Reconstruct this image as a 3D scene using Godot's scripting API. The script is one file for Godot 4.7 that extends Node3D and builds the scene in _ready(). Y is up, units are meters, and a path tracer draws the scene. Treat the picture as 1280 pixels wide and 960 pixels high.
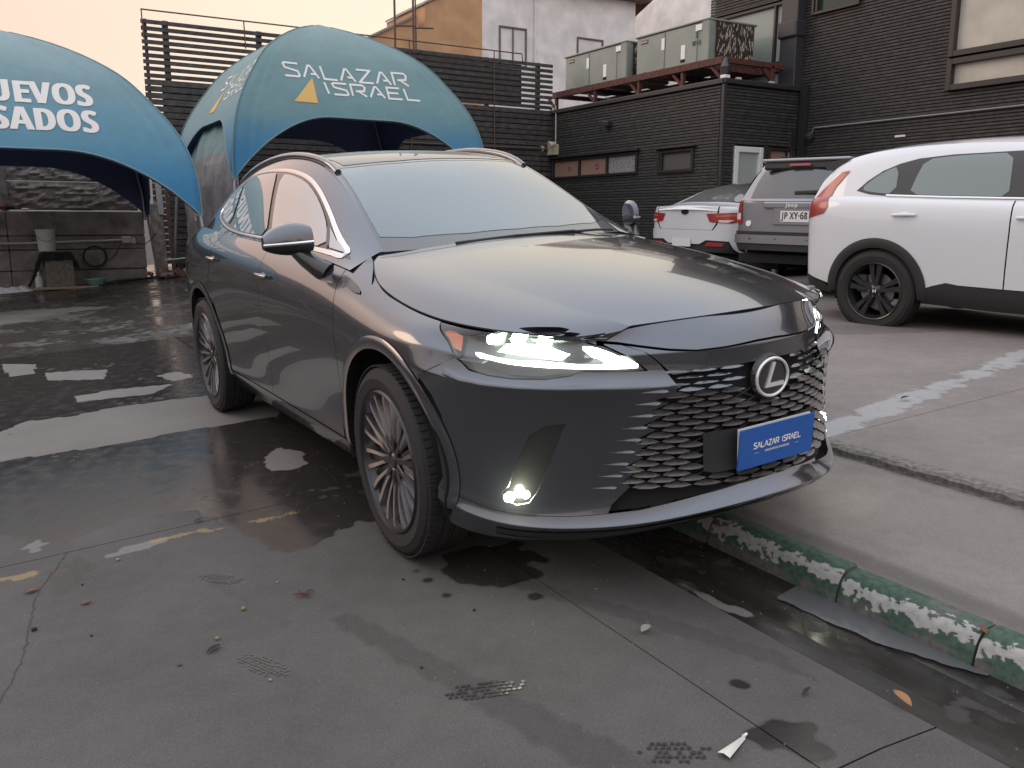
extends Node3D
# A car yard at dusk. World: y up, +X towards the low dark building, -Z towards the slatted screen; metres.

# ---------------------------------------------------------------- mesh buffer
class Buf:
	var v := PackedVector3Array()
	var n := PackedVector3Array()
	var uv := PackedVector2Array()
	func tri(a: Vector3, b: Vector3, c: Vector3, na: Vector3, nb: Vector3, nc: Vector3, ua := Vector2.ZERO, ub := Vector2.ZERO, uc := Vector2.ZERO) -> void:
		var g := (b - a).cross(c - a)
		if g.length_squared() < 1e-16:
			return
		if g.dot(na + nb + nc) > 0.0:
			v.append(a); v.append(c); v.append(b)
			n.append(na); n.append(nc); n.append(nb)
			uv.append(ua); uv.append(uc); uv.append(ub)
		else:
			v.append(a); v.append(b); v.append(c)
			n.append(na); n.append(nb); n.append(nc)
			uv.append(ua); uv.append(ub); uv.append(uc)
	func flat(a: Vector3, b: Vector3, c: Vector3, out: Vector3) -> void:
		var g := (b - a).cross(c - a)
		if g.length_squared() < 1e-18:
			return
		g = g.normalized()
		if g.dot(out) < 0.0:
			g = -g
		tri(a, b, c, g, g, g)
	func quad(a: Vector3, b: Vector3, c: Vector3, d: Vector3, out: Vector3) -> void:
		flat(a, b, c, out)
		flat(a, c, d, out)
	func box(at: Vector3, size: Vector3, basis := Basis.IDENTITY, bevel := 0.0) -> void:
		var h := size * 0.5
		var b := minf(bevel, minf(h.x, minf(h.y, h.z)) * 0.9)
		var t := Transform3D(basis, at)
		for ax in 3:
			var u := (ax + 1) % 3
			var w := (ax + 2) % 3
			for s in [-1.0, 1.0]:
				var q := []
				for k in [[-1, -1], [1, -1], [1, 1], [-1, 1]]:
					var p := Vector3.ZERO
					p[ax] = s * h[ax]
					p[u] = k[0] * (h[u] - b)
					p[w] = k[1] * (h[w] - b)
					q.append(t * p)
				var o := Vector3.ZERO
				o[ax] = s
				quad(q[0], q[1], q[2], q[3], basis * o)
			if b > 0.0:
				for s in [-1.0, 1.0]:
					for r in [-1.0, 1.0]:
						var e := []
						for k in [[0, -1], [0, 1], [1, 1], [1, -1]]:
							var p := Vector3.ZERO
							p[ax] = k[1] * (h[ax] - b)
							p[u] = s * (h[u] - (b if k[0] == 1 else 0.0))
							p[w] = r * (h[w] - (b if k[0] == 0 else 0.0))
							e.append(t * p)
						var o := Vector3.ZERO
						o[u] = s
						o[w] = r
						quad(e[0], e[1], e[2], e[3], basis * o)
		if b > 0.0:
			for i in 8:
				var s := Vector3(1 if i & 1 else -1, 1 if i & 2 else -1, 1 if i & 4 else -1)
				var c := []
				for ax in 3:
					var p := s * (h - Vector3.ONE * b)
					p[ax] = s[ax] * h[ax]
					c.append(t * p)
				flat(c[0], c[1], c[2], basis * s)
	# tapered tube along a path of points
	func tube(path: Array, r0: float, r1 := -1.0, segs := 8, caps := true) -> void:
		if r1 < 0.0:
			r1 = r0
		var rings := []
		var up := Vector3.UP
		for i in path.size():
			var d: Vector3 = (path[mini(i + 1, path.size() - 1)] - path[maxi(i - 1, 0)]).normalized()
			if absf(d.dot(up)) > 0.95:
				up = Vector3.RIGHT if absf(d.x) < 0.9 else Vector3.BACK
			var x := d.cross(up).normalized()
			var y := x.cross(d)
			up = y
			var r := lerpf(r0, r1, float(i) / maxf(path.size() - 1, 1))
			var ring := []
			for k in segs:
				var a := TAU * k / segs
				var o := x * cos(a) + y * sin(a)
				ring.append([path[i] + o * r, o])
			rings.append(ring)
		for i in rings.size() - 1:
			for k in segs:
				var a = rings[i][k]
				var b = rings[i][(k + 1) % segs]
				var c = rings[i + 1][(k + 1) % segs]
				var d = rings[i + 1][k]
				tri(a[0], b[0], c[0], a[1], b[1], c[1])
				tri(a[0], c[0], d[0], a[1], c[1], d[1])
		if caps:
			for e in [0, rings.size() - 1]:
				var o: Vector3 = (path[0] - path[1]) if e == 0 else (path[-1] - path[-2])
				for k in segs:
					flat(path[e], rings[e][k][0], rings[e][(k + 1) % segs][0], o)
	# profile of (radius, along) turned about an axis
	func lathe(prof: Array, t: Transform3D, segs := 32, smooth := true) -> void:
		for i in prof.size() - 1:
			var p: Vector2 = prof[i]
			var q: Vector2 = prof[i + 1]
			var d := q - p
			var nn := Vector2(d.y, -d.x).normalized()
			for k in segs:
				var a := TAU * k / segs
				var b := TAU * (k + 1) / segs
				var f := func(w: Vector2, g: float) -> Vector3: return t * Vector3(w.x * cos(g), w.y, w.x * sin(g))
				var m := func(g: float) -> Vector3: return (t.basis * Vector3(nn.x * cos(g), nn.y, nn.x * sin(g))).normalized()
				var ma: Vector3 = m.call(a)
				var mb: Vector3 = m.call(b)
				var p0: Vector3 = f.call(p, a)
				var p1: Vector3 = f.call(p, b)
				var q0: Vector3 = f.call(q, a)
				var q1: Vector3 = f.call(q, b)
				tri(p0, p1, q1, ma, mb, mb)
				tri(p0, q1, q0, ma, mb, ma)
	# flat outline (in x, y of t) given a thickness along z of t
	func prism(poly: PackedVector2Array, t: Transform3D, z0: float, z1: float) -> void:
		var idx := Geometry2D.triangulate_polygon(poly)
		for i in range(0, idx.size(), 3):
			for z in [z0, z1]:
				var a := t * Vector3(poly[idx[i]].x, poly[idx[i]].y, z)
				var b := t * Vector3(poly[idx[i + 1]].x, poly[idx[i + 1]].y, z)
				var c := t * Vector3(poly[idx[i + 2]].x, poly[idx[i + 2]].y, z)
				flat(a, b, c, t.basis * Vector3(0, 0, 1.0 if (z == z1) == (z1 > z0) else -1.0))
		var turn := 0.0
		for i in poly.size():
			turn += poly[i].cross(poly[(i + 1) % poly.size()])
		for i in poly.size():
			var p := poly[i]
			var q := poly[(i + 1) % poly.size()]
			var o := Vector3(q.y - p.y, p.x - q.x, 0) * signf(turn)
			quad(t * Vector3(p.x, p.y, z0), t * Vector3(q.x, q.y, z0), t * Vector3(q.x, q.y, z1), t * Vector3(p.x, p.y, z1), t.basis * o)
	func ball(at: Vector3, r: Vector3, segs := 12, basis := Basis.IDENTITY) -> void:
		var rows := segs / 2
		for i in rows:
			for k in segs:
				var c := []
				for e in [[0, 0], [1, 0], [1, 1], [0, 1]]:
					var la: float = PI * (i + e[0]) / rows - PI / 2
					var lo: float = TAU * (k + e[1]) / segs
					var d := Vector3(cos(la) * cos(lo), sin(la), cos(la) * sin(lo))
					c.append([at + basis * (d * r), (basis * (d / r)).normalized()])
				tri(c[0][0], c[1][0], c[2][0], c[0][1], c[1][1], c[2][1])
				tri(c[0][0], c[2][0], c[3][0], c[0][1], c[2][1], c[3][1])
	func add(o: Buf, t: Transform3D) -> void:
		var flip := t.basis.determinant() < 0.0
		for i in range(0, o.v.size(), 3):
			for k in ([0, 2, 1] if flip else [0, 1, 2]):
				v.append(t * o.v[i + k])
				n.append((t.basis * o.n[i + k]).normalized())
				uv.append(o.uv[i + k])
	func mesh() -> ArrayMesh:
		var m := ArrayMesh.new()
		if v.is_empty():
			return m
		var arr := []
		arr.resize(Mesh.ARRAY_MAX)
		arr[Mesh.ARRAY_VERTEX] = v
		arr[Mesh.ARRAY_NORMAL] = n
		arr[Mesh.ARRAY_TEX_UV] = uv
		m.add_surface_from_arrays(Mesh.PRIMITIVE_TRIANGLES, arr)
		return m

# ---------------------------------------------------------------- smooth surfaces (uniform cubic B-spline sheets)
class Sheet:
	var p := PackedVector3Array()   # (forward, height, half width)
	var n := PackedVector3Array()
	var nu := 0
	var nv := 0
	var cells := {}
	static func ext(row: Array, m0: bool, m1: bool) -> Array:
		var k := row.size()
		var mir := Vector3(1, 1, -1)
		var a: Vector3 = row[1] * mir if m0 else row[0] * 2.0 - row[1]
		var b: Vector3 = row[k - 2] * mir if m1 else row[k - 1] * 2.0 - row[k - 2]
		return [a] + row + [b]
	static func curve(row: Array, sub: int) -> Array:
		var out := []
		for i in row.size() - 3:
			var a: Vector3 = row[i]
			var b: Vector3 = row[i + 1]
			var c: Vector3 = row[i + 2]
			var d: Vector3 = row[i + 3]
			for k in (sub + 1 if i == row.size() - 4 else sub):
				var t := float(k) / sub
				var s := 1.0 - t
				out.append((a * (s * s * s) + b * (3 * t * t * t - 6 * t * t + 4) + c * (-3 * t * t * t + 3 * t * t + 3 * t + 1) + d * (t * t * t)) / 6.0)
		return out
	# ctrl[u][v]; ends either mirrored in the middle plane of the car or free
	func _init(ctrl: Array, su: int, sv: int, mu0 := false, mu1 := false, mv0 := false, mv1 := false) -> void:
		var lines := []
		for i in ctrl.size():
			lines.append(Sheet.curve(Sheet.ext(ctrl[i], mv0, mv1), sv))
		nv = lines[0].size()
		var cols := []
		for j in nv:
			var row := []
			for i in lines.size():
				row.append(lines[i][j])
			cols.append(Sheet.curve(Sheet.ext(row, mu0, mu1), su))
		nu = cols[0].size()
		p.resize(nu * nv)
		n.resize(nu * nv)
		for i in nu:
			for j in nv:
				p[i * nv + j] = cols[j][i]
		for i in nu:
			for j in nv:
				var du := p[mini(i + 1, nu - 1) * nv + j] - p[maxi(i - 1, 0) * nv + j]
				var dv := p[i * nv + mini(j + 1, nv - 1)] - p[i * nv + maxi(j - 1, 0)]
				if mu0 and i == 0:
					du = p[nv + j] - p[nv + j] * Vector3(1, 1, -1)
				if mu1 and i == nu - 1:
					du = p[(nu - 2) * nv + j] * Vector3(1, 1, -1) - p[(nu - 2) * nv + j]
				if mv1 and j == nv - 1:
					dv = p[i * nv + nv - 2] * Vector3(1, 1, -1) - p[i * nv + nv - 2]
				n[i * nv + j] = du.cross(dv).normalized()
		var mid := nu / 2 * nv + nv / 2
		if n[mid].z + n[mid].y < 0.0:
			for i in n.size():
				n[i] = -n[i]
	func flat2(q: Vector3, mode: int) -> Vector2:
		if mode == 0:
			return Vector2(q.x, q.y)
		if mode == 1:
			return Vector2(atan2(q.z, q.x + 0.2), q.y)
		if mode == 3:
			return Vector2(q.z, q.y)
		return Vector2(q.x, q.z)
	# the piece of the sheet inside an outline given in side (0), wrap-round (1), top (2) or end-on (3) coordinates
	func cut(poly: PackedVector2Array, mode: int, lift := 0.0, gap := 0.0, keep = null, hole := PackedVector2Array()) -> Buf:
		var out := Buf.new()
		var polys := [poly]
		if gap != 0.0:
			polys = Geometry2D.offset_polygon(poly, -gap, Geometry2D.JOIN_MITER)
		var q := PackedVector2Array()
		q.resize(p.size())
		for i in p.size():
			q[i] = flat2(p[i], mode)
		for pl in polys:
			var box := Rect2(pl[0], Vector2.ZERO)
			for w in pl:
				box = box.expand(w)
			box = box.grow(0.001)
			var inside := PackedByteArray()
			var hollow := PackedByteArray()
			hollow.resize(p.size())
			if hole.size() > 2:
				for i in p.size():
					hollow[i] = 1 if Geometry2D.is_point_in_polygon(q[i], hole) else 0
			inside.resize(p.size())
			for i in p.size():
				inside[i] = 1 if box.has_point(q[i]) and Geometry2D.is_point_in_polygon(q[i], pl) else 0
			for i in nu - 1:
				for j in nv - 1:
					var a := i * nv + j
					var c4 := [a, a + nv, a + nv + 1, a + 1]
					if keep != null and not keep.call(p[a]):
						continue
					for t in [[0, 1, 2], [0, 2, 3]]:
						var A: int = c4[t[0]]
						var B: int = c4[t[1]]
						var C: int = c4[t[2]]
						var s := inside[A] + inside[B] + inside[C]
						var ho := hollow[A] + hollow[B] + hollow[C]
						if ho == 3:
							continue
						if s == 3 and ho == 0:
							out.tri(p[A] + n[A] * lift, p[B] + n[B] * lift, p[C] + n[C] * lift, n[A], n[B], n[C])
						else:
							var r := Rect2(q[A], Vector2.ZERO).expand(q[B]).expand(q[C])
							if not box.intersects(r):
								continue
							var area := (q[B] - q[A]).cross(q[C] - q[A])
							if absf(area) < 1e-9:
								continue
							var bits := Geometry2D.intersect_polygons(PackedVector2Array([q[A], q[B], q[C]]), pl)
							if ho > 0:
								var rest := []
								for w in bits:
									rest.append_array(Geometry2D.clip_polygons(w, hole))
								bits.assign(rest)
							for piece in bits:
								var idx := Geometry2D.triangulate_polygon(piece)
								for k in range(0, idx.size(), 3):
									var pp := []
									for m in 3:
										var w: Vector2 = piece[idx[k + m]]
										var lb := (w - q[A]).cross(q[C] - q[A]) / area
										var lc := (q[B] - q[A]).cross(w - q[A]) / area
										var la := 1.0 - lb - lc
										var nn := (n[A] * la + n[B] * lb + n[C] * lc).normalized()
										pp.append([p[A] * la + p[B] * lb + p[C] * lc + nn * lift, nn])
									out.tri(pp[0][0], pp[1][0], pp[2][0], pp[0][1], pp[1][1], pp[2][1])
		return out
	func find(w: Vector2, mode: int) -> Array:
		if not cells.has(mode):
			var c := {}
			for i in nu - 1:
				for j in nv - 1:
					var a := i * nv + j
					var r := Rect2(flat2(p[a], mode), Vector2.ZERO)
					for k in [a + nv, a + nv + 1, a + 1]:
						r = r.expand(flat2(p[k], mode))
					for x in range(floori(r.position.x / 0.06), floori(r.end.x / 0.06) + 1):
						for y in range(floori(r.position.y / 0.06), floori(r.end.y / 0.06) + 1):
							var key := Vector2i(x, y)
							if not c.has(key):
								c[key] = []
							c[key].append(a)
			cells[mode] = c
		var best := []
		for a in cells[mode].get(Vector2i(floori(w.x / 0.06), floori(w.y / 0.06)), []):
			for t in [[a, a + nv, a + nv + 1], [a, a + nv + 1, a + 1]]:
				var A := flat2(p[t[0]], mode)
				var B := flat2(p[t[1]], mode)
				var C := flat2(p[t[2]], mode)
				var area := (B - A).cross(C - A)
				if absf(area) < 1e-10:
					continue
				var lb := (w - A).cross(C - A) / area
				var lc := (B - A).cross(w - A) / area
				if lb < -0.002 or lc < -0.002 or lb + lc > 1.002:
					continue
				var la := 1.0 - lb - lc
				var at: Vector3 = p[t[0]] * la + p[t[1]] * lb + p[t[2]] * lc
				if best.is_empty() or at.z > best[0].z:
					best = [at, (n[t[0]] * la + n[t[1]] * lb + n[t[2]] * lc).normalized()]
		return best
	# a raised band that follows a line drawn on the sheet
	func band(line: PackedVector2Array, mode: int, half: float, lift: float, thick := 0.0, closed := false) -> Buf:
		var out := Buf.new()
		var pts := []
		var cnt := line.size()
		for i in cnt:
			var d := Vector2.ZERO
			if closed:
				d = (line[(i + 1) % cnt] - line[(i + cnt - 1) % cnt]).normalized()
			else:
				d = (line[mini(i + 1, cnt - 1)] - line[maxi(i - 1, 0)]).normalized()
			var o := Vector2(-d.y, d.x) * half
			var l := find(line[i] + o, mode)
			var m := find(line[i], mode)
			var r := find(line[i] - o, mode)
			if m.is_empty():
				pts.append([])
				continue
			if l.is_empty():
				l = m
			if r.is_empty():
				r = m
			pts.append([l, m, r])
		for i in (cnt if closed else cnt - 1):
			var a: Array = pts[i]
			var b: Array = pts[(i + 1) % cnt]
			if a.is_empty() or b.is_empty():
				continue
			for k in 2:
				var ring := []
				for e in [[a, k], [a, k + 1], [b, k + 1], [b, k]]:
					var s: Array = e[0][e[1]]
					var li: float = lift + (thick if e[1] == 1 else 0.0)
					var side: Vector3 = (e[0][0][0] - e[0][2][0]).normalized() * (0.35 * (1 - e[1])) if thick > 0.0 else Vector3.ZERO
					ring.append([s[0] + s[1] * li, (s[1] + side).normalized()])
				out.tri(ring[0][0], ring[1][0], ring[2][0], ring[0][1], ring[1][1], ring[2][1])
				out.tri(ring[0][0], ring[2][0], ring[3][0], ring[0][1], ring[2][1], ring[3][1])
		return out

# ---------------------------------------------------------------- small helpers
var M := {}
var rng := RandomNumberGenerator.new()

func lin(r: float, g: float, b: float) -> Color:
	return Color(r, g, b).linear_to_srgb()

func mat(key: String, c: Color, rough := 0.8, metal := 0.0) -> StandardMaterial3D:
	var m := StandardMaterial3D.new()
	m.albedo_color = c
	m.roughness = rough
	m.metallic = metal
	m.resource_name = key
	M[key] = m
	return m

func put(parent: Node, called: String, what, material: Material, label := "") -> MeshInstance3D:
	var o := MeshInstance3D.new()
	o.name = called
	o.mesh = what.mesh() if what is Buf else what
	o.material_override = material
	if label != "":
		o.set_meta("label", label)
	parent.add_child(o, true)
	return o

func thing(called: String, label: String, category: String, t := Transform3D.IDENTITY, group := "") -> Node3D:
	var o := Node3D.new()
	o.name = called
	o.transform = t
	tag(o, label, category, group)
	add_child(o, true)
	return o

func tag(o: Node, label: String, category: String, group := "") -> void:
	o.set_meta("label", label)
	o.set_meta("category", category)
	if group != "":
		o.set_meta("group", group)

func solo(called: String, what, material: Material, label: String, category: String, group := "") -> MeshInstance3D:
	var o := put(self, called, what, material)
	tag(o, label, category, group)
	return o

func struct(called: String, what, material: Material, parent: Node = null) -> MeshInstance3D:
	var o := put(parent if parent else self, called, what, material)
	if parent == null:
		o.set_meta("kind", "structure")
	return o

func V2(a: Array) -> PackedVector2Array:
	var o := PackedVector2Array()
	for i in range(0, a.size(), 2):
		o.append(Vector2(a[i], a[i + 1]))
	return o

# outline drawn in degrees round the nose and height
func D2(a: Array) -> PackedVector2Array:
	var o := PackedVector2Array()
	for i in range(0, a.size(), 2):
		o.append(Vector2(deg_to_rad(a[i]), a[i + 1]))
	return o

func dense(l: PackedVector2Array, step: float, closed := false) -> PackedVector2Array:
	var o := PackedVector2Array()
	for i in (l.size() if closed else l.size() - 1):
		var a := l[i]
		var b := l[(i + 1) % l.size()]
		var k := maxi(1, ceili(a.distance_to(b) / step))
		for j in k:
			o.append(a.lerp(b, float(j) / k))
	if not closed:
		o.append(l[-1])
	return o

# corners of an outline rounded off
func soften(l: PackedVector2Array, times := 2, closed := true) -> PackedVector2Array:
	var cur := l
	for t in times:
		var o := PackedVector2Array()
		if not closed:
			o.append(cur[0])
		for i in (cur.size() if closed else cur.size() - 1):
			var a := cur[i]
			var b := cur[(i + 1) % cur.size()]
			o.append(a.lerp(b, 0.25))
			o.append(a.lerp(b, 0.75))
		if not closed:
			o.append(cur[-1])
		cur = o
	return cur

func arc(c: Vector2, r: float, a0: float, a1: float, k: int) -> PackedVector2Array:
	var o := PackedVector2Array()
	for i in k + 1:
		var a := deg_to_rad(lerpf(a0, a1, float(i) / k))
		o.append(c + Vector2(cos(a), sin(a)) * r)
	return o

# from (forward, height, half width) to a car's own axes: x left, y up, z forward; side -1 is the car's right
func own(b: Buf, side: float) -> Buf:
	var o := Buf.new()
	o.add(b, Transform3D(Basis(Vector3(0, 0, 1), Vector3(0, 1, 0), Vector3(side, 0, 0)), Vector3.ZERO))
	return o

func both(b: Buf) -> Buf:
	var o := own(b, -1.0)
	o.add(own(b, 1.0), Transform3D.IDENTITY)
	return o

# the same piece on both flanks, each a part of its own
func twin(car: Node, called: String, b: Buf, m: Material) -> void:
	put(car, called, own(b, -1.0), m)
	put(car, called, own(b, 1.0), m)

func ground_y(x: float, z: float) -> float:
	return -0.00306 + 0.06394 * minf(x, 7.0) - 0.01538 * z

func on_ground(x: float, z: float, up := 0.0) -> Vector3:
	return Vector3(x, ground_y(x, z) + up, z)

# letters cut out of sheet, laid on anything: f turns (x, y) of the text into a point and a normal
func letters(text: String, height: float, depth: float, bold := true) -> ArrayMesh:
	var t := TextMesh.new()
	var f := SystemFont.new()
	f.font_names = PackedStringArray(["Droid Sans"])
	f.font_weight = 700 if bold else 400
	t.font = f
	t.text = text
	t.font_size = 64
	t.pixel_size = height / 64.0 / 0.72
	t.depth = depth
	t.curve_step = 1.0
	var am := ArrayMesh.new()
	am.add_surface_from_arrays(Mesh.PRIMITIVE_TRIANGLES, t.get_mesh_arrays())
	return am

# the strokes of the dealer's angular lettering, each letter in a box 1 wide and 1 high
func stroke_word(text: String, advance := 1.22) -> Array:
	var glyph := {
		"S": [[1.0, 1, 0.12, 1, 0.02, 0.9, 0.1, 0.62, 0.9, 0.42, 0.98, 0.12, 0.88, 0, 0, 0]],
		"A": [[0, 0, 0.42, 0.94, 0.56, 0.94, 1.0, 0], [0.5, 0.3, 0.82, 0.3]],
		"L": [[0.02, 1, 0.12, 0, 1.0, 0]],
		"Z": [[0, 1, 0.95, 1, 0.05, 0, 1.0, 0]],
		"R": [[0.02, 0, 0.02, 1, 0.85, 1, 0.98, 0.82, 0.88, 0.48, 0.3, 0.42], [0.5, 0.42, 1.0, 0]],
		"I": [[0.35, 1, 0.5, 0]],
		"E": [[0.95, 1, 0.05, 1, 0.05, 0, 1.0, 0], [0.05, 0.52, 0.8, 0.52]],
	}
	var out := []
	var x := 0.0
	for ch in text:
		if ch == " ":
			x += 0.55
			continue
		for s in glyph.get(ch, []):
			var l := PackedVector2Array()
			for i in range(0, s.size(), 2):
				l.append(Vector2(x + s[i], s[i + 1]))
			out.append(l)
		x += 0.85 if ch == "I" else advance
	return [out, x - advance + 1.0]

# stroked lines as small quads, through a map from the flat drawing to the surface
func stroke_buf(lines: Array, size: Vector2, half: float, place: Callable, step := 0.05) -> Buf:
	var out := Buf.new()
	for l in lines:
		var w := PackedVector2Array()
		for p in l:
			w.append(p * size)
		for poly in Geometry2D.offset_polyline(w, half, Geometry2D.JOIN_MITER, Geometry2D.END_BUTT):
			lay(out, poly, place, step)
	return out

# a flat outline laid on a curved surface
func lay(out: Buf, poly: PackedVector2Array, place: Callable, step: float) -> void:
	var idx := Geometry2D.triangulate_polygon(poly)
	for i in range(0, idx.size(), 3):
		lay_tri(out, poly[idx[i]], poly[idx[i + 1]], poly[idx[i + 2]], place, step, 0)

func lay_tri(out: Buf, a: Vector2, b: Vector2, c: Vector2, place: Callable, step: float, deep: int) -> void:
	var ab := a.distance_to(b)
	var bc := b.distance_to(c)
	var ca := c.distance_to(a)
	var most := maxf(ab, maxf(bc, ca))
	if most > step and deep < 9:
		if ab == most:
			lay_tri(out, a, (a + b) / 2, c, place, step, deep + 1)
			lay_tri(out, (a + b) / 2, b, c, place, step, deep + 1)
		elif bc == most:
			lay_tri(out, a, b, (b + c) / 2, place, step, deep + 1)
			lay_tri(out, a, (b + c) / 2, c, place, step, deep + 1)
		else:
			lay_tri(out, a, b, (c + a) / 2, place, step, deep + 1)
			lay_tri(out, (c + a) / 2, b, c, place, step, deep + 1)
		return
	var pa: Array = place.call(a)
	var pb: Array = place.call(b)
	var pc: Array = place.call(c)
	out.tri(pa[0], pb[0], pc[0], pa[1], pb[1], pc[1])

# a TextMesh's front face laid on a surface
func lay_text(text: String, height: float, place: Callable, step := 0.06, bold := true) -> Buf:
	var out := Buf.new()
	var arr := letters(text, height, 0.0, bold).surface_get_arrays(0)
	var vv: PackedVector3Array = arr[Mesh.ARRAY_VERTEX]
	var nn: PackedVector3Array = arr[Mesh.ARRAY_NORMAL]
	var ii = arr[Mesh.ARRAY_INDEX]
	var idx: PackedInt32Array = ii if ii != null and ii.size() > 0 else PackedInt32Array(range(vv.size()))
	for i in range(0, idx.size(), 3):
		if nn[idx[i]].z < 0.5:
			continue
		lay_tri(out, Vector2(vv[idx[i]].x, vv[idx[i]].y), Vector2(vv[idx[i + 1]].x, vv[idx[i + 1]].y), Vector2(vv[idx[i + 2]].x, vv[idx[i + 2]].y), place, step, 0)
	return out

func noise(freq: float, sd: int, octaves := 4) -> FastNoiseLite:
	var f := FastNoiseLite.new()
	f.noise_type = FastNoiseLite.TYPE_SIMPLEX_SMOOTH
	f.frequency = freq
	f.seed = sd
	f.fractal_octaves = octaves
	return f

func ramp_tex(freq: float, sd: int, lo: Color, hi: Color, size := 512, octaves := 4, as_normal := false, bump := 4.0, stretch := Vector2.ONE) -> Texture2D:
	var t := NoiseTexture2D.new()
	t.width = size
	t.height = size
	t.seamless = true
	t.noise = noise(freq, sd, octaves)
	if as_normal:
		t.as_normal_map = true
		t.bump_strength = bump
	else:
		var g := Gradient.new()
		g.set_color(0, lo)
		g.set_color(1, hi)
		t.color_ramp = g
	return t

func _ready() -> void:
	rng.seed = 7
	# ---- camera, sky, light, exposure
	var cam := Camera3D.new()
	cam.name = "camera"
	cam.fov = 47.61
	cam.near = 0.05
	cam.far = 4000.0
	cam.position = Vector3(0, 1.4169, 0)
	cam.rotation = Vector3(-0.18559, -0.54498, 0.0029)
	add_child(cam)
	cam.current = true
	var we := WorldEnvironment.new()
	we.name = "environment"
	var e := Environment.new()
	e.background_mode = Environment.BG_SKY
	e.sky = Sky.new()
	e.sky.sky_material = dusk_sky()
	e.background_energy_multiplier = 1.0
	e.tonemap_mode = Environment.TONE_MAPPER_LINEAR
	e.tonemap_exposure = 1.15
	e.sdfgi_enabled = true
	e.ssao_enabled = true
	e.ssil_enabled = true
	we.environment = e
	add_child(we)
	var sun := DirectionalLight3D.new()
	sun.name = "sun"
	sun.light_color = Color(1.0, 0.86, 0.72)
	sun.light_energy = 0.16
	sun.light_angular_distance = 24.0
	sun.shadow_enabled = true
	sun.rotation = Vector3(deg_to_rad(-24.0), deg_to_rad(-140.0), 0)
	add_child(sun)
	make_materials()
	# ---- the setting
	build_ground()
	build_wall()
	build_screen()
	build_low_building()
	build_tall_building()
	build_far_houses()
	# ---- things
	build_tents()
	build_dark_suv()
	build_parked_cars()
	build_wall_things()
	build_roof_things()
	build_litter()
	build_surroundings()

func dusk_sky() -> PanoramaSkyMaterial:
	var w := 512
	var h := 256
	var im := Image.create(w, h, false, Image.FORMAT_RGBF)
	var nz := noise(1.6, 11, 4)
	for j in h:
		var el := PI * (0.5 - (j + 0.5) / h)
		for i in w:
			var az := TAU * (i + 0.5) / w       # clockwise from -Z
			var d := cos(az - deg_to_rad(40.0)) * 0.5 + 0.5       # 1 towards the set sun
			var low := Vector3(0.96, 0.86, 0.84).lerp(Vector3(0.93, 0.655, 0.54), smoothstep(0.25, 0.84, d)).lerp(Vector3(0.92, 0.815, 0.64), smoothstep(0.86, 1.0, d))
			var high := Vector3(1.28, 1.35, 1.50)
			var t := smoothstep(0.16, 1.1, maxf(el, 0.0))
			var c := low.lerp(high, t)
			var dir := Vector3(cos(el) * sin(az), sin(el) * 2.2, cos(el) * cos(az))
			c *= 1.0 + 0.035 * nz.get_noise_3dv(dir)
			if el < 0.0:
				c = c.lerp(Vector3(0.16, 0.15, 0.15), smoothstep(0.0, -0.12, el))
			im.set_pixel(i, j, Color(c.x, c.y, c.z))
	var m := PanoramaSkyMaterial.new()
	m.panorama = ImageTexture.create_from_image(im)
	return m

func clear_glass(key: String, c: Color, alpha: float, spec := 0.5) -> StandardMaterial3D:
	var m := mat(key, Color(c.r, c.g, c.b, alpha), 0.02)
	m.transparency = BaseMaterial3D.TRANSPARENCY_ALPHA
	m.metallic_specular = spec
	return m

func paint(key: String, c: Color, rough: float, metal: float) -> StandardMaterial3D:
	var m := mat(key, c, rough, metal)
	m.clearcoat_enabled = true
	m.clearcoat = 1.0
	m.clearcoat_roughness = 0.025
	return m

func glow(key: String, c: Color, energy: float) -> StandardMaterial3D:
	var m := mat(key, Color(0.9, 0.9, 0.9), 0.3)
	m.emission_enabled = true
	m.emission = c
	m.emission_energy_multiplier = energy
	return m

func grain(m: StandardMaterial3D, freq: float, sd: int, lo: float, scale: float, bump := 0.0) -> void:
	m.albedo_texture = ramp_tex(freq, sd, Color(lo, lo, lo), Color(1, 1, 1), 512, 5)
	m.uv1_triplanar = true
	m.uv1_world_triplanar = true
	m.uv1_scale = Vector3.ONE * scale
	if bump > 0.0:
		m.normal_enabled = true
		m.normal_texture = ramp_tex(freq * 2.0, sd + 1, Color.BLACK, Color.WHITE, 512, 4, true, bump)

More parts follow.
